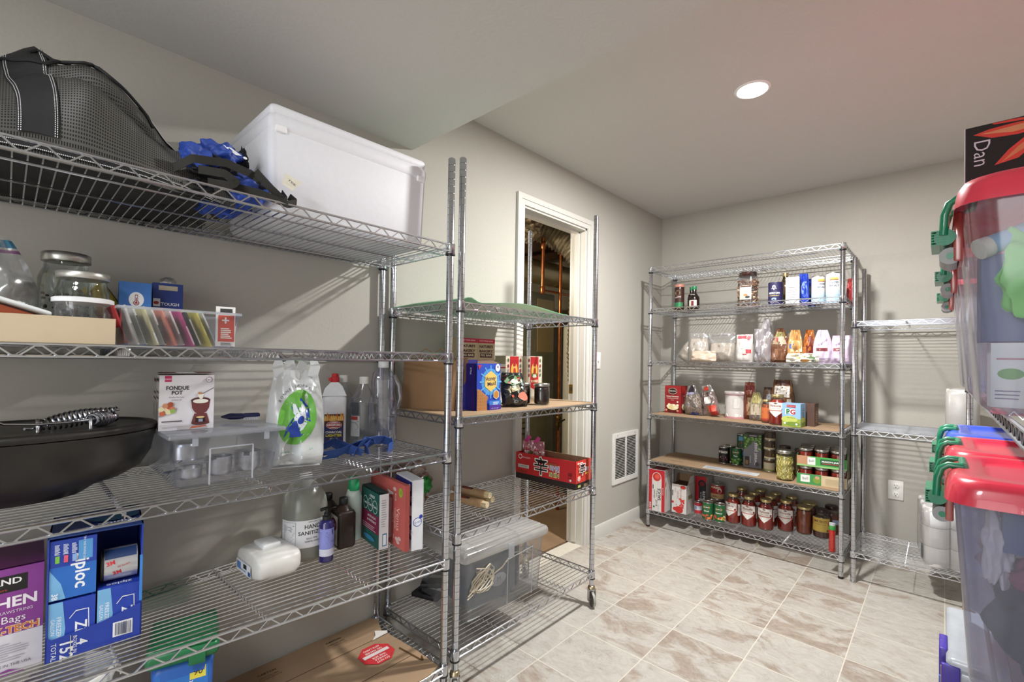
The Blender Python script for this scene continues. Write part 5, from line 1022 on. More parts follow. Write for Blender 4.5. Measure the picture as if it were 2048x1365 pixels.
# tote with appliance
t, rg = tub_bin('clear_storage_tote', 'large clear lidded tote on the lowest shelf of the rolling unit', .225, 1.475, .1705, 88, .47, .33, .255, TOTE, None, .93)
m = M(); LID = clear('tote_lid_plastic', '#f1f1f0', .15, .2, .5, '#f3f3f0'); m.box((0, 0, .268), (.505, .365, .045), LID, .016); m.box((0, 0, .294), (.45, .31, .012), LID, .005); m.build('lid', t)
m = M(); m.box((-.0, -.186, .245), (.03, .005, .06), MILKY); m.build('lid_clip', t); m = M(); m.tube([(-.0, -.1625, .005), (0, -.1665, .2)], .002, MILKY, 5); m.tube([(.155, -.1625, .005), (.155, -.1665, .22)], .002, MILKY, 5); m.tube([(0, -.1668, .2), (.155, -.1668, .215)], .002, MILKY, 5); m.build('moulded_edge', t)
t = thing('grey_appliance', 'dark grey appliance with a pale oval logo inside the clear tote', 'appliance', (.235, 1.46, .174), 88); GA = mat('#56616e', .45, var=.05); m = M(); m.box((0, -.01, .105), (.27, .17, .21), GA, .02); m.build('body', t)
m = M(); m.box((.15, -.01, .11), (.02, .15, .19), mat('#33404c', .4), .006); m.build('front_door', t); m = M(); F = front(.27, .19); m.ell(F, .02, .09, .045, .028, '#b9bcc2'); m.text(F, 'M', .02, .09, .03, '#6f767f'); m.build('logo', t)
m = M(); m.lathe([(.02, 0), (.02, .012)], mat('#39424c', .4), 18, c=(0, 0, 0)); o = m.build('knob', t); o.location = (.17, -.03, .06); o.rotation_euler = (0, PI / 2, 0)
t = thing('power_cable', 'tangled cream power cord looped on top inside the clear tote', 'cord', (0, 0, 0))
for s_ in range(4):
    random.seed(40 + s_); m = M(); P = [Vector((.385 + .006 * math.sin(i * 1.1 + s_), 1.29 + .05 * math.sin(i * .9 + s_ * 1.7) + .004 * i, .34 + .045 * math.cos(i * .75 + s_) - .006 * s_)) for i in range(16)]; m.tube(P, .0028, mat('#cfc6b2', .5), 6); m.build('cable_loop', t)
m = M(); m.tube([(.38, 1.28, .34), (.385, 1.36, .325), (.385, 1.44, .345), (.385, 1.50, .385), (.385, 1.55, .38), (.38, 1.585, .33)], .003, mat('#cfc6b2', .5), 6); m.build('long_loop', t); m = M(); m.box((.38, 1.588, .325), (.012, .014, .03), mat('#d8d2c4', .5), .003); m.build('plug', t)
for i, (x, y, z, lb) in enumerate(((.10, 1.27, .18, 'black folded plastic part at the back left of the tote'), (.12, 1.30, .225, 'black plastic part lying on another at the back left of the tote'))):
    t = thing('black_plastic_part', lb, 'appliance part', (x, y, z), 20 + 25 * i); m = M(); m.box((0, 0, .012), (.13, .06, .02), BLACKP, .004); m.tube([(-.05, 0, .02), (-.02, .0, .055), (.05, .0, .05)], .006, BLACKP, 8); m.build('part', t)

# ------------------------------------------------------------ pantry unit, second shelf from the top (lipped)
ZC2 = 1.5945
def syr(g, F): g.rect(F, -.05, .03, .05, .17, '#3a1d16', 14); g.rect(F, -.045, .03, .04, .07, '#2f8f5a', 10); g.text(F, 'Hershey', .0, .11, .02, '#e9e0d6', 12, width=.05); g.ell(F, .0, .14, .018, .02, '#b79a64', 12)
jar('syrup_bottle', 'brown drink canister with a pinkish lid at the left end of the lipped shelf', .304, 3.40, ZC2, 0, .034, .205, '#2c1612', mat('#b8806e', .4), .95, .86, .9, deco=syr, glass=mat('#2c1612', .3), lidh=.022, lf=.8)
def bott(g, F): g.rect(F, -.03, .02, .03, .07, '#d8d2ca', 10); g.rect(F, -.008, .03, .01, .065, '#6a2a22', 3); g.text(F, 'Torani', 0, .11, .012, '#e6dfd4')
jar('syrup_bottle', 'dark waisted bottle with a green cap near the left end of the lipped shelf', .44, 3.335, ZC2, 0, .036, .172, '#1f1411', mat('#1f7a4d', .4), .42, .5, .72, deco=bott, glass=mat('#1d1210', .2), lidh=.024, lf=.7)
jar('syrup_bottle', 'dark bottle with a green cap mostly hidden behind its neighbour', .362, 3.48, ZC2, 0, .028, .19, '#1f1411', mat('#1f7a4d', .4), .45, .55, .78, glass=mat('#1d1210', .2), lidh=.024, lf=.7)
t = jar('nut_jar', 'large clear square jar of shelled nuts with a dark brown lid', .763, 3.45, ZC2, 2, .056, .25, None, mat('#4a2a22', .35), .88, .84, .9, sq=5, lidh=.03, glass=PLAS)
m = M()
for i in range(420):
    q = random.uniform(.01, .195); x, y = random.choice([(random.uniform(-.05, .05), -.047), (random.uniform(-.05, .05), random.uniform(-.05, .05)), (-.05, random.uniform(-.05, .05)), (.05, random.uniform(-.05, .05))]); m.blob((x, y, q), (.0085, .0055, .005), mat(random.choice(['#7a5238', '#94694a', '#c8b49a', '#8a6a52', '#5f3e2c']), .6), .3, 2, i, 6, 4)
m.build('nuts', t, kind='stuff'); m = M(); F = lambda u, v, o: (u, -.0585 - o, v); m.rect(F, -.036, .06, .036, .155, '#e3ded2'); m.rect(F, -.034, .143, .034, .153, '#5a3a2a'); m.text(F, 'Almonds', 0, .13, .012, '#3f7fa8'); m.text(F, 'Dry Roasted', 0, .117, .01, '#4a4a4a'); m.poly(F, [(-.034, .062), (-.012, .062), (-.004, .1), (-.034, .105)], '#dccdb0'); m.ell(F, .0, .09, .014, .008, '#b98a5c', 9); m.ell(F, .012, .075, .016, .009, '#3a3f3a', 9); m.build('paper_label', t)
def morton(g, F): g.rect(F, -.06, .01, .06, .1485, '#272350', 16); g.text(F, 'MORTON', 0, .078, .017, '#f0f0f2', bold=.03, width=.066); g.text(F, 'COARSE SALT', 0, .062, .009, '#d9c46a', bold=.02, width=.062); g.ell(F, 0, .118, .01, .011, '#e0e0e8', 12); g.ell(F, .0, .108, .015, .004, '#e0e0e8', 12); g.rect(F, -.003, .098, .003, .112, '#e0e0e8'); g.text(F, 'NET WT 16 OZ', 0, .02, .006, '#e0e0e8'); g.ell(F, .0, .04, .014, .009, '#8fa8d0', 12)
can('salt_canister', 'navy round salt canister reading MORTON', .955, 3.36, ZC2, 0, .042, .15, '#272350', morton)
jar('oil_bottle', 'dark glass bottle behind the navy salt canister', .973, 3.53, ZC2, 0, .035, .235, '#3a2c16', GOLDLID, .45, .6, .85, glass=mat('#4a3a22', .15), lf=.6)
carton('white_carton', 'narrow white carton with small print between the salt and the blue bags', 'box', 1.052, 3.36, ZC2, 8, .074, .06, .172, '#c2c0be', lambda g, F, R, T, L_: (g.ell(F, 0, .14, .012, .009, '#c9c7c8', 12), g.lines(F, -.03, .03, .03, .12, 6, '#8a8a94', .16)))
pouch('blue_bag', 'tall glossy royal blue bag right of the white carton', 1.10, 3.42, ZC2, 20, .062, .2, .04, '#2b46b4', lambda g, F: (g.ell(F, .0, .1, .016, .05, '#5f86dc', 12),), seed=30, wr=.006)
pouch('blue_bag', 'shorter dark blue bag with a pale emblem squeezed beside the salt tubs', 1.128, 3.51, ZC2, -10, .05, .178, .035, '#27398c', lambda g, F: g.ell(F, .0, .1, .014, .03, '#8a9a6a', 10), seed=31, wr=.006)
def salt(body):
    def d_(g, F):
        g.rect(F, -.06, .0, .06, .05, '#a8c6dc', 16); g.rect(F, -.06, .05, .06, .075, '#c3d8e6', 16); g.rect(F, -.02, .135, .02, .15, '#d9bf5a', 6); g.rect(F, -.022, .133, .022, .138, '#a05a3a', 6)
        g.text(F, body[0], .0, .118, .015, '#4a5a72', width=.046, bold=.02); g.text(F, body[1], .0, .1, .015, '#4a5a72', width=.05, bold=.02); g.ell(F, .0, .025, .03, .014, '#8fb4d0', 14)
    return d_
for x, y, h, a_, r, tx, lb in ((1.181, 3.40, .17, 40, .036, ('IODIZED', 'SEA SALT'), 'left white and pale blue sea salt canister'), (1.262, 3.385, .18, 12, .038, ('IODIZED', 'SEA SALT'), 'right white and pale blue sea salt canister, beside the chrome post')):
    can('sea_salt_canister', lb, x, y, ZC2, a_, r, h, '#e3e6e8', salt(tx), 'sea salt canisters')
pouch('red_bag', 'red bag behind the right front post on the lipped shelf', 1.33, 3.56, ZC2, 10, .05, .165, .03, '#a8393a', seed=33)

# ------------------------------------------------------------ pantry unit, flour shelf
ZC3 = 1.2285
FL = '#bfb2a2'
pouch('flour_bag', 'zip bag of pale flour leaning left at the left end of the shelf', .335, 3.43, ZC3 + .001, 0, .15, .175, .07, FILM, neck=.75, seed=41, roll=34, fill=FL, fillh=.82, group=None)
pouch('flour_bag', 'plump zip bag of white flour, second from the left', .455, 3.385, ZC3, 5, .145, .205, .075, FILM, neck=.8, seed=42, wr=.006, fill='#c6baab', fillh=.85)
pouch('flour_bag', 'widest zip bag of flour with handwriting on its top band', .60, 3.43, ZC3, -2, .19, .205, .075, FILM, lambda g, F: g.text(F, 'bread flour  all purpose', .0, .186, .011, '#3b3b3b', width=.13), neck=.95, seed=43, wr=.006, fill='#c4b8a8', fillh=.68)
pouch('flour_bag', 'beige bag lying low in front of the flour bags', .52, 3.31, ZC3, 0, .17, .075, .06, '#c9b5a2', neck=.9, seed=45, wr=.006)
pouch('sugar_bag', 'white paper bag with a red top band and small red panels', .776, 3.345, ZC3, 0, .10, .185, .06, '#cac6c2', lambda g, F: (g.rect(F, -.042, .158, .042, .176, '#b5505a', 8), g.rect(F, .022, .148, .034, .17, '#a83a48', 2), g.rect(F, .015, .06, .045, .085, '#b03a44', 4), g.rect(F, -.005, .05, .02, .056, '#b03a44', 3), g.lines(F, -.035, .09, .01, .14, 5, '#aeb0b2', .2)), neck=1, seed=46)
pouch('foil_bag', 'silver grey foil bag folded over at the top', .866, 3.41, ZC3, -4, .105, .225, .055, mat('#b9b4b8', .28, .55, var=.1, scale=20), neck=.92, seed=47, wr=.009)
pouch('clear_pack', 'thin clear film pack with a grey top rising behind the foil bag', .855, 3.56, ZC3, 10, .09, .305, .03, mat('#cfcdcf', .2, .3, var=.2, scale=30), neck=.35, seed=48, wr=.01)
pouch('grain_bag', 'pointed brown bag with an olive and red top', .972, 3.42, ZC3, 6, .11, .225, .06, '#6f4a36', lambda g, F: (g.rect(F, -.05, .12, .05, .17, '#b9a78f', 8), g.rect(F, -.04, .17, .04, .2, '#8c8a4e', 8), g.ell(F, -.025, .15, .012, .014, '#b23a30', 10), g.rect(F, -.03, .02, .03, .09, '#8a6248', 6)), neck=.3, seed=49, wr=.008)
pouch('chip_bag', 'tan bag rolled over at the top, left of the orange bag', 1.06, 3.40, ZC3, 14, .085, .21, .055, '#c79a62', lambda g, F: (g.rect(F, -.035, .07, .035, .14, '#dccaa4', 6), g.rect(F, -.035, .09, -.01, .12, '#5a6aa0', 3), g.ell(F, .0, .05, .02, .02, '#b5703a', 10)), neck=.55, seed=50, wr=.012)
pouch('chip_bag', 'orange brown bag with a dark red side in the middle right of the shelf', 1.13, 3.44, ZC3, -20, .075, .21, .06, '#b86f36', lambda g, F: (g.rect(F, .0, .04, .034, .17, '#6e2a22', 5, 4), g.rect(F, -.03, .03, .0, .1, '#d9b678', 4)), neck=.6, seed=51, wr=.012)
pouch('crumpled_snack_bag', 'flattened white and green snack bag lying at the front edge', 1.115, 3.315, ZC3, 0, .175, .06, .07, '#ddd8cb', lambda g, F: (g.ell(F, .05, .03, .022, .013, '#4f6a44', 10), g.ell(F, -.04, .03, .03, .012, '#c9b24e', 10), g.ell(F, .02, .015, .025, .008, '#a8742e', 10), g.ell(F, .065, .012, .012, .006, '#2f3b2c', 10)), neck=.9, seed=52, wr=.012)
def xany(g, F): g.text(F, 'Xanthan', .0, .128, .02, '#6a4a78', 38); g.rect(F, -.035, .075, .022, .094, '#7a3038', 6); g.lines(F, -.02, .079, .01, .09, 2, '#e9dfe6'); g.rect(F, -.03, .0, .04, .03, '#cdb8d8', 6)
pouch('lilac_pouch', 'white and lilac stand up pouch with slanted lettering, left one', 1.205, 3.41, ZC3, 16, .10, .205, .05, '#d6c6d8', xany, neck=.5, seed=53)
pouch('lilac_pouch', 'white and lilac stand up pouch at the right end, beside the post', 1.30, 3.42, ZC3, -14, .115, .17, .055, '#cdbcd4', xany, neck=.85, seed=54)

# ------------------------------------------------------------ pantry unit, shelf with cardboard liner
ZC4 = .8335
t = thing('cardboard_liner', 'brown cardboard liner on the shelf with the idaho potato box', 'cardboard', (.734, 3.475, ZC4)); m = M(); m.box((0, 0, .002), (1.16, .43, .004), CB); m.build('sheet', t); ZC4 += .0045
def idaho(g, F, R, T, L_):
    for f_, w2 in ((F, .064), (R, .05)):
        g.rect(f_, -w2, 0, w2, .205, '#8f1f22'); g.rect(f_, -w2, .15, w2, .2, '#b5282a'); g.ell(f_, 0, .03, w2 * .85, .035, '#5a1416'); g.ell(f_, .0, .045, w2 * .72, .022, '#e6d9a8')
        for i in range(9): g.ell(f_, -w2 * .6 + i * w2 * .15, .05 + .012 * math.sin(i * 1.7), .011, .009, random.choice(['#efe4bc', '#dccb8e', '#f2ead0']), 8)
    g.ell(F, 0, .165, .036, .024, '#d9cfc4'); g.ell(F, 0, .165, .033, .021, '#3a1c14'); g.text(F, 'IDAHOAN', 0, .165, .014, '#f3ece0', bold=.03, width=.054); g.text(F, 'Buttery Homestyle', 0, .125, .011, '#f0e6da', width=.098, bold=.02); g.text(F, 'MASHED POTATOES', 0, .11, .009, '#f0e6da', width=.09); g.text(F, 'flavored', 0, .098, .007, '#f0e6da'); g.ell(F, .04, .085, .007, .007, '#d9cfc4'); g.ell(F, -.05, .02, .009, .009, '#c98a6a'); g.ell(F, .04, .02, .009, .009, '#c98a6a'); g.text(R, 'Buttery', 0, .13, .011, '#f0e6da')
carton('potato_box', 'dark red instant potato box at the left end of the liner shelf', 'box', .253, 3.475, ZC4, -3, .128, .10, .205, '#8f1f22', idaho, topc='#6e1a1c')
BEAN = speckle('speckled_beans', ['#4a362a', '#8a6c52', '#6b5240', '#b59a7c', '#3a2c24', '#9c8068'], 170)
pouch('bean_bag', 'clear bag of speckled beans with a dark twisted top and blue corner', .415, 3.42, ZC4, -8, .135, .215, .075, FILM, lambda g, F: (g.rect(F, -.03, .165, .03, .215, '#2b1f2e', 6, 3), g.ell(F, .02, .012, .03, .012, '#2f46a8', 10), g.rect(F, -.035, .15, .03, .166, '#8f8aa8', 6)), neck=.38, seed=61, wr=.007, fill=BEAN, fillh=.74, roll=-6)
pouch('bean_bag', 'bag of brown beans with an orange red top leaning to the right', .535, 3.44, ZC4, -14, .14, .225, .07, FILM, lambda g, F: (g.rect(F, -.035, .185, .04, .215, '#b23a2a', 6, 3), g.rect(F, .005, .03, .06, .075, '#c2432e', 6, 3), g.rect(F, -.01, .09, .035, .14, '#cfcac6', 5, 3), g.rect(F, -.04, .15, -.02, .175, '#d9d4d0', 3), g.rect(F, .01, .0, .065, .03, '#a8302a', 5, 2)), neck=.5, seed=62, wr=.008, fill=speckle('brown_beans', ['#5a3026', '#7d4a3a', '#8f5c48', '#6b3a2e'], 150), fillh=.8, roll=-14)
t = thing('white_tub', 'white round tub with a pink rim and base in the middle of the liner shelf', 'tub', (.683, 3.49, ZC4)); m = M(); m.lathe([(.07, 0), (.073, .002), (.073, .168)], mat('#cfccc9', .4), 36); m.build('tub', t); m = M(); m.lathe([(.074, .164), (.0765, .166), (.0765, .18), (.073, .184), (.0001, .183)], mat('#d9cfcf', .4), 36); m.build('lid', t)
m = M(); F = wrap(.0733); m.rect(F, -.1, .0, .1, .012, '#c98a94', 20); m.rect(F, -.1, .158, .1, .163, '#c08c96', 20); m.rect(F, .0, .07, .045, .14, '#8a8a8c', 6); m.rect(F, .001, .071, .044, .139, '#d6d3cf', 6); m.lines(F, .003, .074, .042, .136, 8, '#77777a', .25); m.ell(F, -.07, .07, .006, .01, '#8f4a5a'); m.poly(F, [(-.05, .03), (.02, .035), (.06, .02), (.02, .01), (-.04, .012)], '#e3e0dd'); m.build('paper_label', t)
pouch('brown_bag', 'narrow brown and red bag standing right of the white tub', .775, 3.47, ZC4, 30, .08, .255, .05, '#6b3a2c', lambda g, F: (g.rect(F, -.025, .03, .02, .15, '#9a7a5a', 5, 5), g.rect(F, -.035, .2, .035, .235, '#5a2220', 5)), neck=.7, seed=63, wr=.008)
pouch('olive_pouch', 'pouch with an olive neck and a grey purple base', .832, 3.42, ZC4, 5, .085, .19, .05, '#8f866a', lambda g, F: (g.rect(F, -.03, .12, .03, .185, '#a39a5c', 5, 3), g.rect(F, -.03, .04, .03, .11, '#b8aa96', 5, 3), g.rect(F, -.035, .0, .035, .035, '#6f6474', 5, 2)), neck=.45, seed=64, wr=.007)
pouch('coffee_bag', 'tall brown bag with a white printed panel and folded dark top', .955, 3.56, ZC4, -8, .15, .275, .07, '#6f4c2e', lambda g, F: (g.rect(F, -.05, .16, .055, .235, '#d9d4cc', 8, 4), g.lines(F, -.045, .17, .05, .228, 7, '#8f8f90', .3), g.rect(F, -.055, .245, .055, .272, '#4a221c', 8, 2), g.rect(F, .04, .09, .062, .15, '#b9b2a8', 3, 4)), neck=.72, seed=65, wr=.009, tip=0)
pouch('coffee_bag', 'small dark bag peeking out behind the olive pouch', .87, 3.585, ZC4, 12, .085, .22, .045, '#4f3a2e', lambda g, F: g.rect(F, -.02, .1, .03, .17, '#8b8f96', 5, 3), neck=.8, seed=66)
def vic(g, F):
    g.poly(F, [(-.05, .085), (-.05, .142), (.0, .146), (.05, .142), (.05, .085), (.028, .07), (.0, .047), (-.028, .07)], '#e1dcd6')
def vic2(r):
    def d_(g, F):
        o = g.nxt(); a_ = mat('#e1dcd6', .5); n = 14; vs = []; fs = []
        for i in range(n + 1): u = -.05 + .1 * i / n; lo = .05 + abs(u) * .85; vs += [F(u, min(lo, .09), o), F(u, .142 - .05 * u * u * 8, o)]
        for i in range(n): fs.append((2 * i, 2 * i + 2, 2 * i + 3, 2 * i + 1))
        g.add(vs, fs, a_, True)
        g.text(F, 'Victoria', -.002, .12, .021, '#7a2a22', bold=.02, width=.066); g.text(F, 'TOMATO BASIL', 0, .103, .007, '#77706a'); g.rect(F, -.05, .088, .05, .0925, '#b5433a', 12); g.rect(F, .03, .07, .045, .078, '#b5433a', 3); g.ell(F, .04, .1, .007, .007, '#8f2c2a', 10); g.lines(F, -.018, .068, .018, .082, 2, '#8a827c', .25); g.ell(F, 0, .136, .01, .004, '#5a4a3a', 10)
        g.rect(F, .058, .06, .085, .135, '#d6d3cf', 4); g.lines(F, .06, .065, .083, .13, 9, '#55555a', .3)
    return d_
SAUCE = mat('#a3271a', .3, var=.28, scale=70)
def sauce_jar(lb, x, y, z, a_, r=.047, h=.198, grp='red sauce jars on the bottom shelf'):
    return jar('sauce_jar', lb, x, y, z, a_, r, h, SAUCE, GOLDLID, .66, .68, .86, deco=vic2(r), group=grp, lf=.83, lidh=.018, contents='sauce', sq=4.2 if False else None)
sauce_jar('red sauce jar standing alone beside the blue and green tea box', .983, 3.31, ZC4, 0, .048, .19, None)
jar('orange_jar', 'small orange lidded jar tucked left of the red sauce jar', .91, 3.355, ZC4, 0, .03, .15, '#a8502c', GOLDLID, .75, .75, .88, deco=lambda g, F: (g.rect(F, -.04, .03, .04, .1, '#c46a38', 10), g.ell(F, .0, .07, .018, .014, '#33384a', 12), g.rect(F, -.04, .018, .04, .03, '#a8382c', 10)), lf=.8)
def pg(g, F, R, T, L_):
    for f_, w2 in ((F, .051), (R, .04)): g.rect(f_, -w2, 0, w2, .142, '#8db4d8'); g.rect(f_, -w2, .0, w2, .05, '#8fa03e'); g.ell(f_, -.01, .045, .045 * w2 / .051, .02, '#b7c264'); g.ell(f_, .01, .018, .04 * w2 / .051, .014, '#6f8a34')
    g.rect(F, -.025, .118, .025, .133, '#a82a2c'); g.text(F, 'BRITAINS NO 1', 0, .1255, .006, '#f0e4e4', width=.044); g.text(F, 'PG', -.006, .09, .042, '#eef2f2', bold=.09); g.text(F, 'P', -.018, .09, .04, '#1e7a3e', bold=.04); g.text(F, 'G', .009, .09, .04, '#b5292c', bold=.04); g.text(F, 'the original', 0, .056, .009, '#27402a', width=.045)
    g.ell(F, -.035, .02, .006, .006, '#e6ece6'); g.ell(F, .03, .018, .006, .006, '#e6ece6'); g.lines(R, -.02, .06, .02, .12, 6, '#4a6a5a', .3)
carton('tea_box', 'blue and green tea box with big red and green letters', 'box', 1.075, 3.30, ZC4, -7, .103, .082, .142, '#8db4d8', pg)
carton('brown_box', 'small brown box behind the tea box', 'box', 1.137, 3.42, ZC4, -4, .075, .085, .14, '#5a4238', lambda g, F, R, T, L_: (g.rect(R, -.03, .02, .03, .12, '#7a5a48'), g.lines(R, -.02, .03, .02, .1, 5, '#b9a890', .3)))

# ------------------------------------------------------------ pantry unit, can shelf
ZC5 = .4905
t = thing('cardboard_liner', 'printed brown cardboard liner under the cans and pickle jar', 'cardboard', (.734, 3.475, ZC5)); m = M(); m.box((0, 0, .002), (1.16, .43, .004), CB); m.build('sheet', t)
m = M(); G = lambda u, v, o: (u, v, .004 + o); m.text(G, 'FRUIT', -.42, .1, .05, '#6b4630', bold=.02); m.text(G, 'GROWN', -.42, -.12, .025, '#6b4630'); m.text(G, 'KEEP DRY', -.15, .05, .03, '#6b4630'); m.text(G, 'FRESH', .05, -.17, .025, '#6b4630'); m.build('printing', t); ZC5 += .0045
t = thing('paper_sheet', 'folded white printed sheet lying at the front of the can shelf', 'paper', (.70, 3.33, ZC5), 2); m = M(); m.box((0, .0, .001), (.345, .085, .0015), mat('#c9ccd0', .6)); m.build('sheet', t); m = M(); G = lambda u, v, o: (u, v, .0018 + o); m.lines(G, -.16, -.03, -.01, .03, 6, '#8a94a4', .25); m.rect(G, .0, -.04, .001, .04, '#9aa0a8'); m.lines(G, .02, -.03, .16, .03, 4, '#a8b0ba', .2); m.build('printing', t)
def gon(g, F): g.rect(F, -.05, .006, .05, .112, '#17171b', 14); g.text(F, 'S&W DRAGON', .0, .082, .024, '#efece6', bold=.04, width=.07); g.ell(F, .0, .03, .034, .018, '#b5343c', 14); g.ell(F, .005, .045, .02, .01, '#d9a0a0', 12)
can('food_can', 'black can with white letters and a red picture, left of the peas box', .581, 3.56, ZC5, 0, .0355, .118, '#17171b', gon)
can('food_can', 'dark olive can behind the black one', .60, 3.64, ZC5, 0, .034, .118, '#3a3a22', lambda g, F: g.rect(F, -.03, .03, .05, .09, '#55562e', 8))
def dm(c2, tx):
    def d_(g, F):
        g.rect(F, -.06, .0065, .06, .118, '#1d5c34', 16); g.ell(F, 0, .09, .022, .014, '#d9b64a', 16); g.ell(F, 0, .09, .02, .012, '#b5292c', 16); g.text(F, 'Del Monte', 0, .09, .009, '#f3eee0', width=.034, bold=.02); g.text(F, tx, 0, .064, .014, '#f3eee0', bold=.02)
        for i in range(16): g.ell(F, random.uniform(-.045, .045), random.uniform(.012, .045), .008, .007, random.choice(c2), 8)
    return d_
can('food_can', 'green vegetable can left of the tall peas box', .664, 3.57, ZC5, 4, .033, .115, '#1d5c34', dm(['#7fae4a', '#5c8f34', '#9ac264'], 'Peas'))
for k, lb in enumerate(('lower green and blue can behind the peas box', 'upper green and blue can stacked behind the peas box')): can('food_can', lb, .675, 3.652, ZC5 + .106 * k, 10, .034, .105, '#2a5a3a', lambda g, F: (g.rect(F, -.02, .06, .04, .09, '#5fa0c4', 8), g.ell(F, .0, .03, .02, .02, '#b5452e', 12)), 'stacked green cans')
def peas(g, F, R, T, L_):
    g.rect(F, -.057, 0, .057, .232, '#77777e'); g.poly(F, [(-.057, .12), (-.01, .16), (.03, .232), (-.057, .232)], '#3a5a22'); g.poly(F, [(.057, .13), (.02, .175), (.0, .232), (.057, .232)], '#3a5a22')
    for i in range(80):
        u, v = random.uniform(-.052, .052), random.uniform(.13, .226)
        if abs(u) > .035 - (v - .13) * .3 or v > .19: g.ell(F, u, v, .0058, .0058, random.choice(['#7fae4e', '#5f9638', '#98c26a', '#4c7f2c']), 8)
    g.text(F, 'sweet peas', .02, .1, .034, '#e3e4e6', 90, bold=.015, width=.155); g.text(F, 'premium', -.012, .06, .014, '#e3e4e6', 90); g.rect(F, -.046, .015, -.02, .075, '#2a2420'); g.rect(F, -.043, .02, -.024, .05, '#8a6a3a'); g.ell(F, .03, .03, .012, .014, '#4a3a44', 10); g.rect(F, -.03, .212, .04, .232, '#2a2326'); g.text(F, 'ORGANIC', .005, .222, .011, '#f0f0f0')
carton('peas_box', 'tall grey box printed with green peas and the words sweet peas', 'box', .772, 3.59, ZC5, 5, .114, .10, .232, '#5f6066', peas, side='#3a3a3c')
for k in range(4):
    def tuna(g, F, k=k): g.rect(F, -.05, .004, .05, .06, ['#cfc6ac', '#5a4630', '#4a3c30', '#3f3226'][k], 14); g.ell(F, 0, .03, .028, .02, ['#c98a3a', '#b98a4a', '#b88a50', '#8a6a3c'][k], 14); g.rect(F, -.045, .004, .045, .016, ['#8f9a5a', '#d9cfae', '#d6c9a4', '#b9a888'][k], 12)
    hs = (.082, .062, .062, .055)[k]; z0 = ZC5 + (0, .083, .146, .209)[k]
    can('stacked_can', ('bottom, tallest and palest can in the stack right of the peas box', 'second can from the bottom in the stack right of the peas box', 'third can from the bottom in the stack right of the peas box', 'topmost flat can in the stack right of the peas box')[k], .888 + .003 * (k % 2), 3.52, z0, 5 * k, .0345 - .001 * (k > 0), hs, '#5a4630', tuna, 'stacked cans by the peas box')
t = jar('pickle_jar', 'clear jar packed with pale yellow sliced peppers', 1.021, 3.335, ZC5, 0, .046, .186, '#b9a65a', SILVER, .9, .8, .87, lf=.8, lidh=.02, contents='brine')
m = M()
for i in range(110):
    a_ = random.uniform(-PI, 0) ; zz2 = random.uniform(.018, .14); r0 = random.uniform(.008, .014); c = Vector((.043 * math.cos(a_), .043 * math.sin(a_), zz2)); n_ = Vector((math.cos(a_), math.sin(a_), 0)); tt = Vector((-math.sin(a_), math.cos(a_), 0)); ph = random.random() * PI; sq_ = random.choice([1, .9, .25])
    m.tube([c + tt * (r0 * math.cos(q * PI / 5)) * (sq_ if ph > 1.5 else 1) + Vector((0, 0, r0 * math.sin(q * PI / 5) * (sq_ if ph <= 1.5 else 1))) for q in range(10)], .0024, mat(random.choice(['#dccf86', '#cdbd68', '#e6dca0', '#bfae58']), .4), 4, closed=True)
m.build('sliced_peppers', t, kind='stuff')
jar('pickle_jar', 'jar with a dark lid behind the pale pepper jar, left one', .985, 3.50, ZC5, 0, .035, .186, '#8a7a3a', mat('#4a4238', .4, .6), .85, .8, .88, lf=.8)
jar('pickle_jar', 'jar with a dark lid behind the pale pepper jar, right one', 1.075, 3.50, ZC5, 0, .035, .178, '#6f5a2e', mat('#4a4238', .4, .6), .85, .8, .88, lf=.8)
def tray_box(z, label, green, deco, n1):
    t = thing('jar_tray', label, 'box', (1.205, 3.44, z), 6); w_, d, h = .25, .245, .062; m = M(); th = .003; G_ = mat('#3f9a4a' if green else '#c8b48e', .5)
    m.box((0, 0, th / 2), (w_, d, th), KRAFT); m.box((0, -d / 2 + th / 2, h / 2), (w_, th, h), G_); m.box((0, d / 2 - th / 2, h / 2), (w_, th, h), G_); m.box((-w_ / 2 + th / 2, 0, h / 2), (th, d, h), G_); m.box((w_ / 2 - th / 2, 0, h / 2), (th, d, h), G_); m.build('tray', t); g = M(); deco(g, front(w_, d), right(w_, d)); g.build('printing', t)
    a6 = math.radians(6)
    for i in range(3):
        for j in range(3):
            if j and not n1: 
                if i == 1 and j == 1: continue
            lx, ly = -.081 + .081 * i, -.081 + .081 * j
            jar('jam_jar', ('red filled jar in the upper tray' if z > .6 else 'red filled jar in the lower tray') + (', ' + ('left', 'middle', 'right')[i] + ' one of the ' + ('front', 'second', 'back')[j] + ' row'), 1.205 + lx * math.cos(a6) - ly * math.sin(a6), 3.44 + lx * math.sin(a6) + ly * math.cos(a6), z + .0035, 20 * i, .037, .102, SAUCE, SILVER, .94, .8, .86, lf=.78, lidh=.014, contents='preserve', group='silver lidded jars in the two trays')
def ball1(g, F, R): g.rect(F, -.125, 0, .0, .062, '#3f8f4e'); g.rect(F, .0, 0, .125, .062, '#cdbb98'); g.rect(F, -.105, .012, -.058, .054, '#e9ebe6', 3); g.text(F, 'Ball', -.081, .033, .022, '#3a4a52', 8); g.ell(F, -.022, .03, .02, .02, '#7a9a3a', 12); g.ell(F, -.02, .045, .012, .01, '#c99a7a', 12); g.lines(F, .02, .01, .11, .05, 6, '#a8987c', .2); g.rect(R, -.12, .01, .12, .055, '#b9a684')
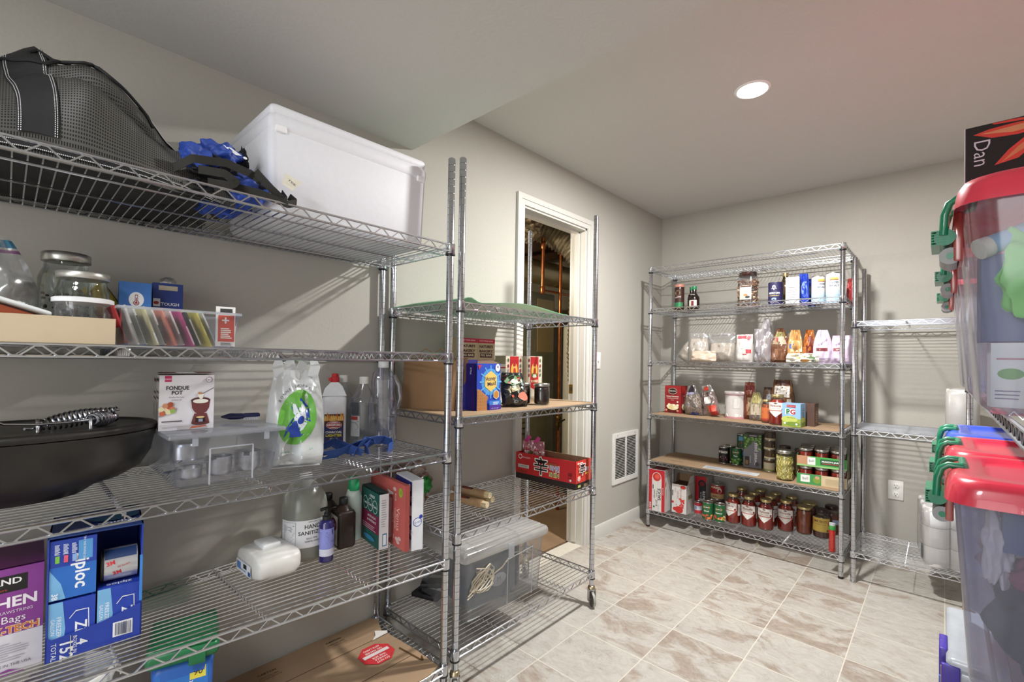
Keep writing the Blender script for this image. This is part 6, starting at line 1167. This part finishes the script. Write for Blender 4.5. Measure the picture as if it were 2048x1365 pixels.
def ball2(g, F, R): g.rect(F, -.125, 0, .125, .062, '#4aa04c'); g.rect(F, -.125, .01, -.06, .062, '#b98a6a'); g.rect(F, -.125, 0, .125, .01, '#8fc07a'); g.rect(F, -.07, .012, -.03, .056, '#e9ebe6'); g.text(F, 'Ball', -.05, .034, .02, '#3a4a52', 8); g.rect(F, -.005, .018, .1, .052, '#14532e'); g.text(F, 'MASON JARS', .047, .038, .013, '#f0f2ee', bold=.03, width=.09); g.rect(F, .005, .024, .085, .028, '#b5393a'); g.rect(R, -.12, 0, .12, .062, '#b9a684')
tray_box(ZC5, 'lower cardboard jar tray with a green left half', False, ball1, True)
t_z = ZC5 + .108
tray_box(t_z, 'upper green jar tray reading MASON JARS', True, ball2, True)

# ------------------------------------------------------------ pantry unit, bottom shelf
ZC6 = .1300
def sauc(g, F, R, T, L_):
    g.rect(F, -.059, 0, .059, .30, '#d3cfcb'); g.rect(F, -.059, 0, -.036, .30, '#b81f2b'); g.rect(F, .036, 0, .059, .30, '#b81f2b'); g.rect(F, -.036, .24, .036, .30, '#b81f2b'); g.ell(F, .0, .248, .034, .034, '#d9d4cf', 24); g.ell(F, .0, .248, .03, .03, '#c2322e', 24); g.ell(F, .004, .252, .018, .018, '#d8564a', 18)
    g.text(F, 'SAUCE', .02, .125, .032, '#1f1b1c', 90, bold=.02, width=.085); g.text(F, 'TOMATO', -.0, .125, .012, '#2f5a3a', 90); g.text(F, 'ORGANIC', -.016, .125, .014, '#2a2a2a', 90); g.text(F, '12 CANS', -.0475, .028, .016, '#f2e8e6', 90, bold=.03); g.text(F, '8 OZ', -.0, .06, .02, '#3a3a3a', 90); g.ell(F, -.02, .03, .007, .007, '#2f6a4a'); g.rect(F, .012, .01, .014, .05, '#6a6a6a'); g.rect(F, -.03, .16, -.024, .19, '#1f1b1c'); g.text(F, 'CONTADINA', .0475, .15, .009, '#f2e8e6', 90)
    g.rect(R, -.07, 0, .07, .30, '#c9c6c3'); g.rect(R, -.05, .1, -.045, .16, '#4a3a3a'); g.rect(R, -.07, .25, .07, .30, '#a8a5a4'); g.ell(R, -.055, .2, .008, .02, '#a83a3c'); g.rect(T, -.05, -.06, .05, .06, '#6e1a20')
carton('tomato_sauce_carton', 'tall red and white tomato sauce carton at the left end of the bottom shelf', 'box', *behind(.2125, 3.252, 3, .14), ZC6, 3, .119, .14, .30, '#cfcbc8', sauc)
def dice(g, F, R, T, L_):
    g.rect(F, -.053, 0, .053, .205, '#cfcac6'); g.text(F, 'DICED', -.008, .13, .02, '#8a3a34', 90); g.text(F, 'TOMATOES', .014, .13, .018, '#8a3a34', 90); g.text(F, 'in juice', -.028, .16, .012, '#4a4a4a', 90)
    for u, v, r in ((.0, .012, .03), (-.03, .02, .015)): g.ell(F, u, v + r * .4, r, r * .85, '#c22f2c', 16)
    for i in range(16): g.ell(F, .02 + random.uniform(-.014, .02), .07 + random.uniform(-.03, .04), .007, .007, '#c8382f', 7)
    g.ell(F, -.045, .075, .008, .008, '#c22f2c'); g.ell(F, -.018, .06, .004, .004, '#cc8888'); g.rect(F, -.049, .12, -.043, .16, '#3a3030'); g.ell(F, .03, .19, .02, .012, '#b8322c'); g.rect(R, -.07, 0, .07, .205, '#c3bfbc'); g.rect(R, -.05, .1, .03, .13, '#8a7a5a'); g.rect(R, -.052, .03, -.048, .1, '#3a3a3a')
t = carton('diced_tomato_carton', 'white carton with tomatoes on it and an open brown top', 'box', *behind(.349, 3.325, 1, .14), ZC6, 1, .107, .14, .205, '#cbc7c4', dice, topc='#3a2018')
m = M(); m.add([(-.052, .0, .207), (-.052, .07, .207), (-.052, .07, .262), (-.052, .02, .262)], [(0, 1, 2, 3)], KRAFT); m.add([(-.052, .0695, .205), (.052, .0695, .205), (.048, .0695, .262), (-.05, .0695, .262)], [(0, 1, 2, 3)], KRAFT); m.add([(.053, -.05, .205), (.053, .07, .205), (.058, .06, .262), (.057, -.01, .262)], [(0, 1, 2, 3)], mat('#c9c6c3', .5)); m.build('open_flaps', t)
def paste(g, F, R, T, L_): g.rect(F, -.042, 0, .042, .235, '#b81f2b'); g.rect(F, -.012, 0, .042, .18, '#1f1c1e'); g.ell(F, .01, .18, .03, .03, '#1f1c1e'); g.ell(F, .01, .18, .018, .018, '#7a1c20'); g.rect(F, -.012, .0, .036, .165, '#c9c7c6'); g.rect(F, -.012, .07, .036, .165, '#2a282a'); g.text(F, 'PASTE', .026, .09, .026, '#e8e6e4', 90, bold=.03, width=.08); g.text(F, 'TOMATO', .004, .09, .014, '#e8e6e4', 90, width=.06); g.rect(R, -.06, 0, .06, .235, '#b9b5b2')
carton('tomato_paste_carton', 'narrow red and black tomato paste carton behind the small can', 'box', .415, 3.62, ZC6, 0, .085, .12, .235, '#c9c5c2', paste)
can('food_can', 'small red and white can in front of the paste carton', .452, 3.42, ZC6, 0, .0265, .088, '#b5303a', lambda g, F: (g.rect(F, -.04, .03, .04, .06, '#c9ccd6', 10), g.rect(F, -.02, .035, .0, .055, '#7a8ab0', 4)))
def manw(g, F): g.rect(F, -.08, .006, .08, .1, '#a8262a', 18); g.rect(F, -.08, .006, .08, .04, '#c9a878', 18); g.text(F, 'HORMEL', 0, .085, .02, '#f0e2c4', bold=.03, width=.08); g.ell(F, -.02, .06, .03, .02, '#c9522e', 12); g.ell(F, .03, .065, .016, .018, '#e6dccb', 12); g.text(F, 'CHILI', 0, .022, .016, '#5a2a1c', bold=.02)
can('large_can', 'lower large steel can under the red chili can', .523, 3.60, ZC6, 0, .047, .088, '#5a4a44', lambda g, F: g.rect(F, -.06, .01, .06, .07, '#4a3a34', 12))
can('large_can', 'large red and tan can on top of another, behind the two green cans', .523, 3.60, ZC6 + .0885, 0, .047, .105, '#a8262a', manw)
can('food_can', 'steel topped can between the small red can and the big red can', .525, 3.47, ZC6, 0, .036, .10, '#4a4a48')
can('food_can', 'left green can with fruit on the label, front of the bottom shelf', .547, 3.345, ZC6, 4, .0365, .122, '#1d5c34', dm(['#d98a4a', '#c2553a', '#e0b060', '#b8422e'], 'Sliced'), 'green cans at the front of the bottom shelf')
can('food_can', 'right green can with fruit on the label, beside the first sauce jar', .624, 3.353, ZC6, 8, .0355, .122, '#1d5c34', dm(['#d9a04a', '#c2553a', '#e6c88a', '#b8322e'], 'Stewed'), 'green cans at the front of the bottom shelf')
for i, (x, y, a_, lb) in enumerate(((.696, 3.405, -18, 'first red sauce jar from the left, next to the green can'), (.793, 3.415, 4, 'second red sauce jar from the left in the front row'), (.893, 3.425, 2, 'third red sauce jar from the left in the front row'), (.994, 3.495, 8, 'fourth red sauce jar, slightly set back in the front row'),
        (.69, 3.61, 0, 'red sauce jar at the back left behind the front row'), (.79, 3.545, 6, 'red sauce jar behind the second jar of the front row'), (.80, 3.65, 0, 'rearmost red sauce jar against the wall behind the second jar'), (.895, 3.53, 30, 'red sauce jar behind the third jar of the front row'), (.90, 3.64, 0, 'rearmost red sauce jar behind the third jar'), (1.0, 3.625, 0, 'red sauce jar behind the fourth jar'))):
    sauce_jar(lb, x, y, ZC6, a_)
jar('salsa_jar', 'plain jar of orange brown sauce with a gold lid, no label', 1.095, 3.52, ZC6, 0, .0445, .176, '#8f3a1e', GOLDLID, .95, .85, .9, lf=.86, lidh=.016, contents='sauce')
jar('salsa_jar', 'gold lidded jar behind the unlabelled orange brown jar', 1.10, 3.635, ZC6, 0, .0445, .176, '#7a2f1c', GOLDLID, .95, .85, .9, lf=.86, lidh=.016, contents='sauce')
def mateo(g, F): g.rect(F, -.055, .045, .055, .13, '#c9ab52', 14); g.text(F, "MATEO'S", 0, .108, .02, '#5a2a16', bold=.02, width=.07); g.text(F, 'GOURMET SALSA', 0, .09, .009, '#8a5a26', width=.06); g.lines(F, -.03, .06, .03, .08, 3, '#8a6a2e', .3)
t = jar('salsa_jar', 'round salsa jar with a black lid and a yellow label', 1.19, 3.52, ZC6, 0, .048, .178, '#5a2112', mat('#2a1512', .35), .72, .72, .82, lf=.7, lidh=.022, contents='salsa', deco=lambda g, F: (mateo(g, F), g.ell(F, -.045, .1, .003, .018, '#b5292c', 8), g.ell(F, .045, .1, .003, .018, '#b5292c', 8), g.ell(F, .04, .055, .006, .006, '#5a3a1a', 8)))
jar('salsa_jar', 'black lidded salsa jar behind the yellow labelled one', 1.225, 3.64, ZC6, 0, .046, .18, '#7a2a16', mat('#2a1512', .35), .72, .72, .82, lf=.7, lidh=.022, contents='salsa', deco=lambda g, F: g.rect(F, .01, .07, .06, .1, '#9aa6c4', 6))
t = thing('hot_sauce_bottle', 'slim bottle of bright red hot sauce with a green cap by the post', 'bottle', (1.277, 3.30, ZC6)); m = M(); m.lathe([(.0165, 0), (.0175, .003), (.0165, .03), (.0155, .08), (.0165, .115), (.014, .128)], mat('#a8241c', .18, var=.08, coat=.7), 22); m.build('bottle', t); m = M(); m.lathe([(.0165, .126), (.0175, .128), (.0165, .15), (.0001, .151)], mat('#3f9a4a', .4), 20); m.build('cap', t); m = M(); m.lathe([(.016, .151), (.016, .163), (.0001, .164)], mat('#b9bfc0', .3), 18); m.build('cap_top', t)

# ------------------------------------------------------------ nearly empty unit: paper rolls
def roll_pack(name, label, x, y, z, ang, nx, ny, nz, r=.056, h=.1, film=FILM):
    t = thing(name, label, 'paper rolls', (x, y, z), ang); PR = mat('#dfdcda', .85, var=.03, scale=50, bump=.3)
    for k in range(nz):
        for i in range(nx):
            for j in range(ny):
                m = M(); m.lathe([(.018, 0), (r * .96, 0), (r, .004), (r, h - .004), (r * .96, h), (.02, h), (.02, h - .02)], PR, 24); m.lathe([(.0185, h - .0185), (.0001, h - .018)], mat('#8a7a6a', .9), 14); o = m.build('roll', t); o.location = ((i - (nx - 1) / 2) * 2 * r, (j - (ny - 1) / 2) * 2 * r, k * (h + .002) + .002)
    W_, D_, H2 = nx * 2 * r + .006, ny * 2 * r + .006, nz * (h + .002) + .006; m = M(); m.box((0, 0, H2 / 2), (W_, D_, H2), film, .03); m.build('wrapping_film', t); return t, W_, D_, H2
t, a_, b_, c_ = roll_pack('toilet_paper_pack', 'pack of white toilet rolls in clear and purple film on the low shelf', 1.768, 3.45, .1745, 6, 2, 3, 3, .054, .1)
m = M(); F = front(a_, b_); R = right(a_, b_); m.ell(F, .085, .12, .03, .09, '#6a4a9a', 20); m.ell(F, .09, .07, .022, .05, '#5a7acc', 16); m.poly(F, [(.05, .28), (.1, .3), (.108, .24), (.07, .25)], '#5a2f7a'); L_ = left(a_, b_); m.rect(L_, .1, .03, .14, .11, '#3a3a40', 1); m.lines(L_, .0, .15, .1, .24, 4, '#b8b4c0', .3); m.build('film_printing', t)
pouch('purple_snack_bag', 'purple and gold bag on top of the toilet roll pack', 1.81, 3.40, .49, 0, .07, .075, .03, '#4f2f7a', lambda g, F: g.rect(F, -.02, .04, .02, .06, '#c9a83a', 5), seed=71, roll=10)
roll_pack('paper_towel_pack', 'white film wrapped paper towel pack on the middle shelf, behind the bins', 1.825, 3.47, .8615, 0, 1, 2, 1, .062, .235, clear('milky_film', '#f0f0f0', .15, .25, .6, '#e9e8e6'))

# ------------------------------------------------------------ bins on the right
REDL = mat('#cf3348', .28, var=.05, coat=.4); BLUL = mat('#3a55c8', .28, var=.05, coat=.4); GRN = mat('#0f7a55', .3, coat=.3)
def latch_bin(label, x, y, z, w_, d, h, lidm, bodym, ang=0, insert=True):
    """x, y: corner at the aisle side (left, near); the bin runs to the right"""
    t = thing('storage_bin', label, 'storage bin', (x + w_ / 2, y + d / 2, z), 0); t.rotation_euler = (0, 0, math.radians(ang)); n = 6; tp = .9
    def ring(ww, dd, zz, r=.045): return [(sx * (ww / 2 - r) + r * math.cos(math.radians(a0 + 90 * k / (n - 1))), sy * (dd / 2 - r) + r * math.sin(math.radians(a0 + 90 * k / (n - 1))), zz) for (sx, sy, a0) in ((1, 1, 0), (-1, 1, 90), (-1, -1, 180), (1, -1, 270)) for k in range(n)]
    hb = h - .04; vs = []; 
    for q in (ring(w_ * tp - .03, d * tp - .03, .001), ring(w_ * tp, d * tp, .014), ring(w_, d, hb)): vs += q
    R4 = 4 * n; fs = [(i * R4 + j, i * R4 + (j + 1) % R4, (i + 1) * R4 + (j + 1) % R4, (i + 1) * R4 + j) for i in range(2) for j in range(R4)] + [tuple(range(R4 - 1, -1, -1))]
    m = M(); m.add(vs, fs, bodym, True); m.build('body', t)
    m = M(); W_, D_ = w_ + .026, d + .02; vs = []
    prof = [(0, hb - .012), (.001, hb - .012), (-.004, hb + .02), (-.012, hb + .034), (-.022, hb + .038), (-.06, hb + .038), (-.066, hb + .030), (-.075, hb + .030)]
    for ins, zz in prof: vs += ring(W_ + 2 * ins, D_ + 2 * ins, zz, .05)
    fs = [(i * R4 + j, i * R4 + (j + 1) % R4, (i + 1) * R4 + (j + 1) % R4, (i + 1) * R4 + j) for i in range(len(prof) - 1) for j in range(R4)] + [tuple((len(prof) - 1) * R4 + j for j in range(R4))]
    m.add(vs, fs, lidm, True)
    m.box((-w_ * .1, 0, hb + .0335), (.022, d - .15, .006), lidm, .002); m.box((w_ * .22, 0, hb + .0335), (.022, d - .15, .006), lidm, .002); m.build('lid', t)
    # latch on the aisle end: arched green handle, finned grip, grey hinge below
    m = M(); lx = -W_ / 2; pts = [(lx + .03, hb + .040), (lx + .006, hb + .041), (lx - .006, hb + .032), (lx - .012, hb + .01), (lx - .014, hb - .03)]
    for yy in (-.05, .05): m.tube([(a, yy, c) for a, c in pts], .0075, GRN, 10)
    m.tube([(lx + .03, -.05, hb + .041), (lx + .03, .05, hb + .041)], .0075, GRN, 10); m.tube([(lx - .012, -.052, hb - .034), (lx - .012, .052, hb - .034)], .017, GRN, 18)
    for k in range(6): m.box((lx - .022, 0, hb - .048 + k * .0055), (.022, .106, .0022), GRN)
    m.build('latch', t)
    m = M(); m.tube([(lx - .004, -.046, hb - .072), (lx - .004, .046, hb - .072)], .017, mat('#8f9090', .4), 18); m.tube([(lx - .004, -.047, hb - .072), (lx - .004, .047, hb - .072)], .0065, GRN, 12)
    m.box((lx + .008, 0, hb - .035), (.014, .1, .10), clear('pink_hinge', '#f3b6ae', .2, .2, .8, '#e6776c'), .004); m.build('hinge', t)
    return t
BODY = clear('bin_body_plastic', '#eceef4', .1, .16, .12, '#d6dbe8'); BH = clear('hazy_bin_plastic', '#e3e5f0', .1, .2, .22, '#ccd0e6')
ZT, ZL = 1.138, .571
tb = latch_bin('nearest red lidded clear bin on the upper shelf at the right edge', 1.778, 1.13, ZT, .47, .42, .42, REDL, BODY)
latch_bin('second red lidded clear bin along the upper shelf', 1.778, 1.70, ZT, .47, .40, .42, REDL, BODY)
latch_bin('farthest clear bin along the upper shelf, seen only by its green latch', 1.778, 2.25, ZT, .47, .40, .42, REDL, BODY)
latch_bin('nearest red lidded clear bin on the lower shelf with a big green latch', 1.768, 1.29, ZL, .48, .385, .43, REDL, BH)
latch_bin('middle red lidded clear bin on the lower shelf', 1.768, 1.70, ZL, .48, .385, .43, REDL, BH)
latch_bin('blue lidded clear bin on the lower shelf behind the two red ones', 1.768, 2.11, ZL, .48, .40, .43, BLUL, BH)
def cloth(name, label, c, loc, r, seed, amp=.3): 
    t = thing(name, label, 'fabric', loc); m = M(); m.blob((0, 0, r[2]), r, mat(c, .8, var=.08, scale=12), amp, 2.4, seed, 26, 18, flat=.001); m.build('cloth', t)
cloth('folded_cloth', 'lime green cloth bunched up inside the nearest upper bin', '#7fcf6a', (1.872, 1.225, ZT + .155), (.05, .035, .09), 4, .25)
cloth('folded_cloth', 'pale lilac cloth at the bottom of the nearest upper bin', '#a9aed6', (1.98, 1.38, ZT + .012), (.12, .1, .065), 8, .2)
t = thing('wrapped_tube', 'pale blue wrapped tube leaning across the nearest upper bin', 'tube', (1.812, 1.215, ZT + .305), 10); m = M(); m.tube([(0, 0, 0), (.16, .05, .07)], .018, mat('#8fb6d8', .4), 16); m.build('tube', t); m = M(); m.tube([(-.014, -.004, -.006), (0, 0, 0)], .019, mat('#d9d6cc', .6), 16); m.build('end_cap', t)
carton('grey_blue_box', 'grey blue box standing inside the nearest upper bin', 'box', 1.828, 1.245, ZT + .13, 4, .055, .05, .16, '#6c7296')
t = carton('white_food_pack', 'white pack with green print inside the nearest upper bin, near the bottom', 'box', 1.838, 1.225, ZT + .012, 4, .05, .04, .115, '#dfe0e2', lambda g, F, R, T, L_: (g.ell(F, 0, .06, .017, .01, '#7aa86a', 14), g.lines(F, -.02, .015, .02, .035, 3, '#8a7a9a', .3), g.rect(F, -.018, .085, .018, .088, '#c08a9a')))
cloth('red_parcel', 'pinkish red parcel at the right edge inside the nearest upper bin', '#c8506a', (1.895, 1.22, ZT + .012), (.028, .03, .05), 12, .15)
cloth('dark_clothes', 'dark folded clothes filling the nearest lower bin', '#3f4450', (1.93, 1.46, ZL + .012), (.1, .09, .1), 14, .2)
carton('blue_box', 'dark blue box inside the nearest lower bin near the lid', 'box', 1.88, 1.37, ZL + .285, 4, .085, .05, .105, '#35507c'); cloth('plastic_bag_bundle', 'crinkled pale plastic bundle inside the nearest lower bin', '#c9c4cc', (1.835, 1.38, ZL + .20), (.022, .03, .085), 15, .25); cloth('maroon_cloth', 'maroon and pink cloth inside the nearest lower bin', '#8a3f5e', (1.885, 1.38, ZL + .2), (.035, .035, .035), 18, .2)
cloth('red_clothes', 'red clothes inside the middle lower bin', '#a83a4a', (1.97, 1.88, ZL + .012), (.13, .11, .11), 19, .2)
t = thing('painted_canvas', 'black painted canvas with red petals and white handwriting, standing behind the bins', 'painting', (2.03, 2.02, ZT + .43), 0); m = M(); m.box((.0, 0, .2), (.47, .018, .40), mat('#141112', .7, bump=.3, scale=300)); m.build('canvas', t)
t.location = (2.032, 2.02, ZT + .422)
m = M(); F = lambda u, v, o: (u, -.009 - o, v); 
m.poly(F, [(-.215, .375), (-.175, .355), (-.12, .35), (-.05, .36), (.0, .375), (-.06, .385), (-.13, .386), (-.18, .383)], '#c8382a'); m.poly(F, [(-.2, .373), (-.13, .36), (-.06, .366), (-.02, .376), (-.1, .38)], '#c9885c'); m.poly(F, [(-.175, .3985), (-.13, .398), (.0, .385), (-.1, .388), (-.17, .394)], '#c8382a')
m.poly(F, [(-.17, .27), (-.14, .31), (-.1, .345), (-.05, .365), (-.08, .32), (-.12, .28)], '#c8382a'); m.poly(F, [(-.155, .275), (-.12, .315), (-.08, .345), (-.1, .31)], '#c9784c'); m.text(F, 'Dan', -.198, .315, .052, '#c9c6d6', -90, bold=-.005, width=.075); m.rect(F, -.235, .0, -.2325, .4, '#cfccd0'); m.build('painting', t)
t = thing('wire_tongs', 'chrome kitchen tongs lying upright on the nearest upper lid', 'tongs', (1.90, 1.27, ZT + .42)); m = M()
for k in (-1, 1): m.tube([(k * .004, .0, .001), (.018 + k * .008, .02, .04), (.035 + k * .006, .04, .085)], .003, CHROME, 8)
m.build('arms', t); m = M(); m.lathe([(.001, .0), (.006, .004), (.006, .012), (.001, .016)], CHROME, 12, c=(.019, .02, .036)); m.build('hinge', t)
t = thing('latched_white_box', 'translucent white box with a purple latch low at the right edge', 'storage box', (1.985, 2.02, .1095), 0); m = M(); m.box((0, 0, .13), (.43, .38, .26), clear('white_box_plastic', '#eef1f5', .12, .25, .72, '#d6dde8'), .02, .94); m.build('body', t)
m = M(); m.box((0, 0, .275), (.45, .40, .03), clear('white_lid_plastic', '#f0f2f5', .12, .25, .85, '#dfe4ea'), .012); m.build('lid', t); PU = mat('#4a3aa0', .35)
m = M(); m.box((-.23, -.10, .215), (.02, .1, .15), PU, .004); m.build('latch', t); m = M(); m.box((-.215, -.196, .235), (.04, .012, .07), PU, .003); m.build('corner_latch', t); m = M(); m.box((.0, -.197, .19), (.03, .008, .09), PU, .003); m.build('front_latch', t)
t = thing('yellow_folder', 'yellow and blue folder edge sticking out beside the white box', 'folder', (1.752, 1.92, .11), 0); m = M(); m.box((0, 0, .12), (.006, .12, .24), mat('#d9b84a', .6)); m.build('folder', t); m = M(); m.box((-.005, -.0, .11), (.004, .115, .2), mat('#5a6ac0', .5)); m.build('cover', t)
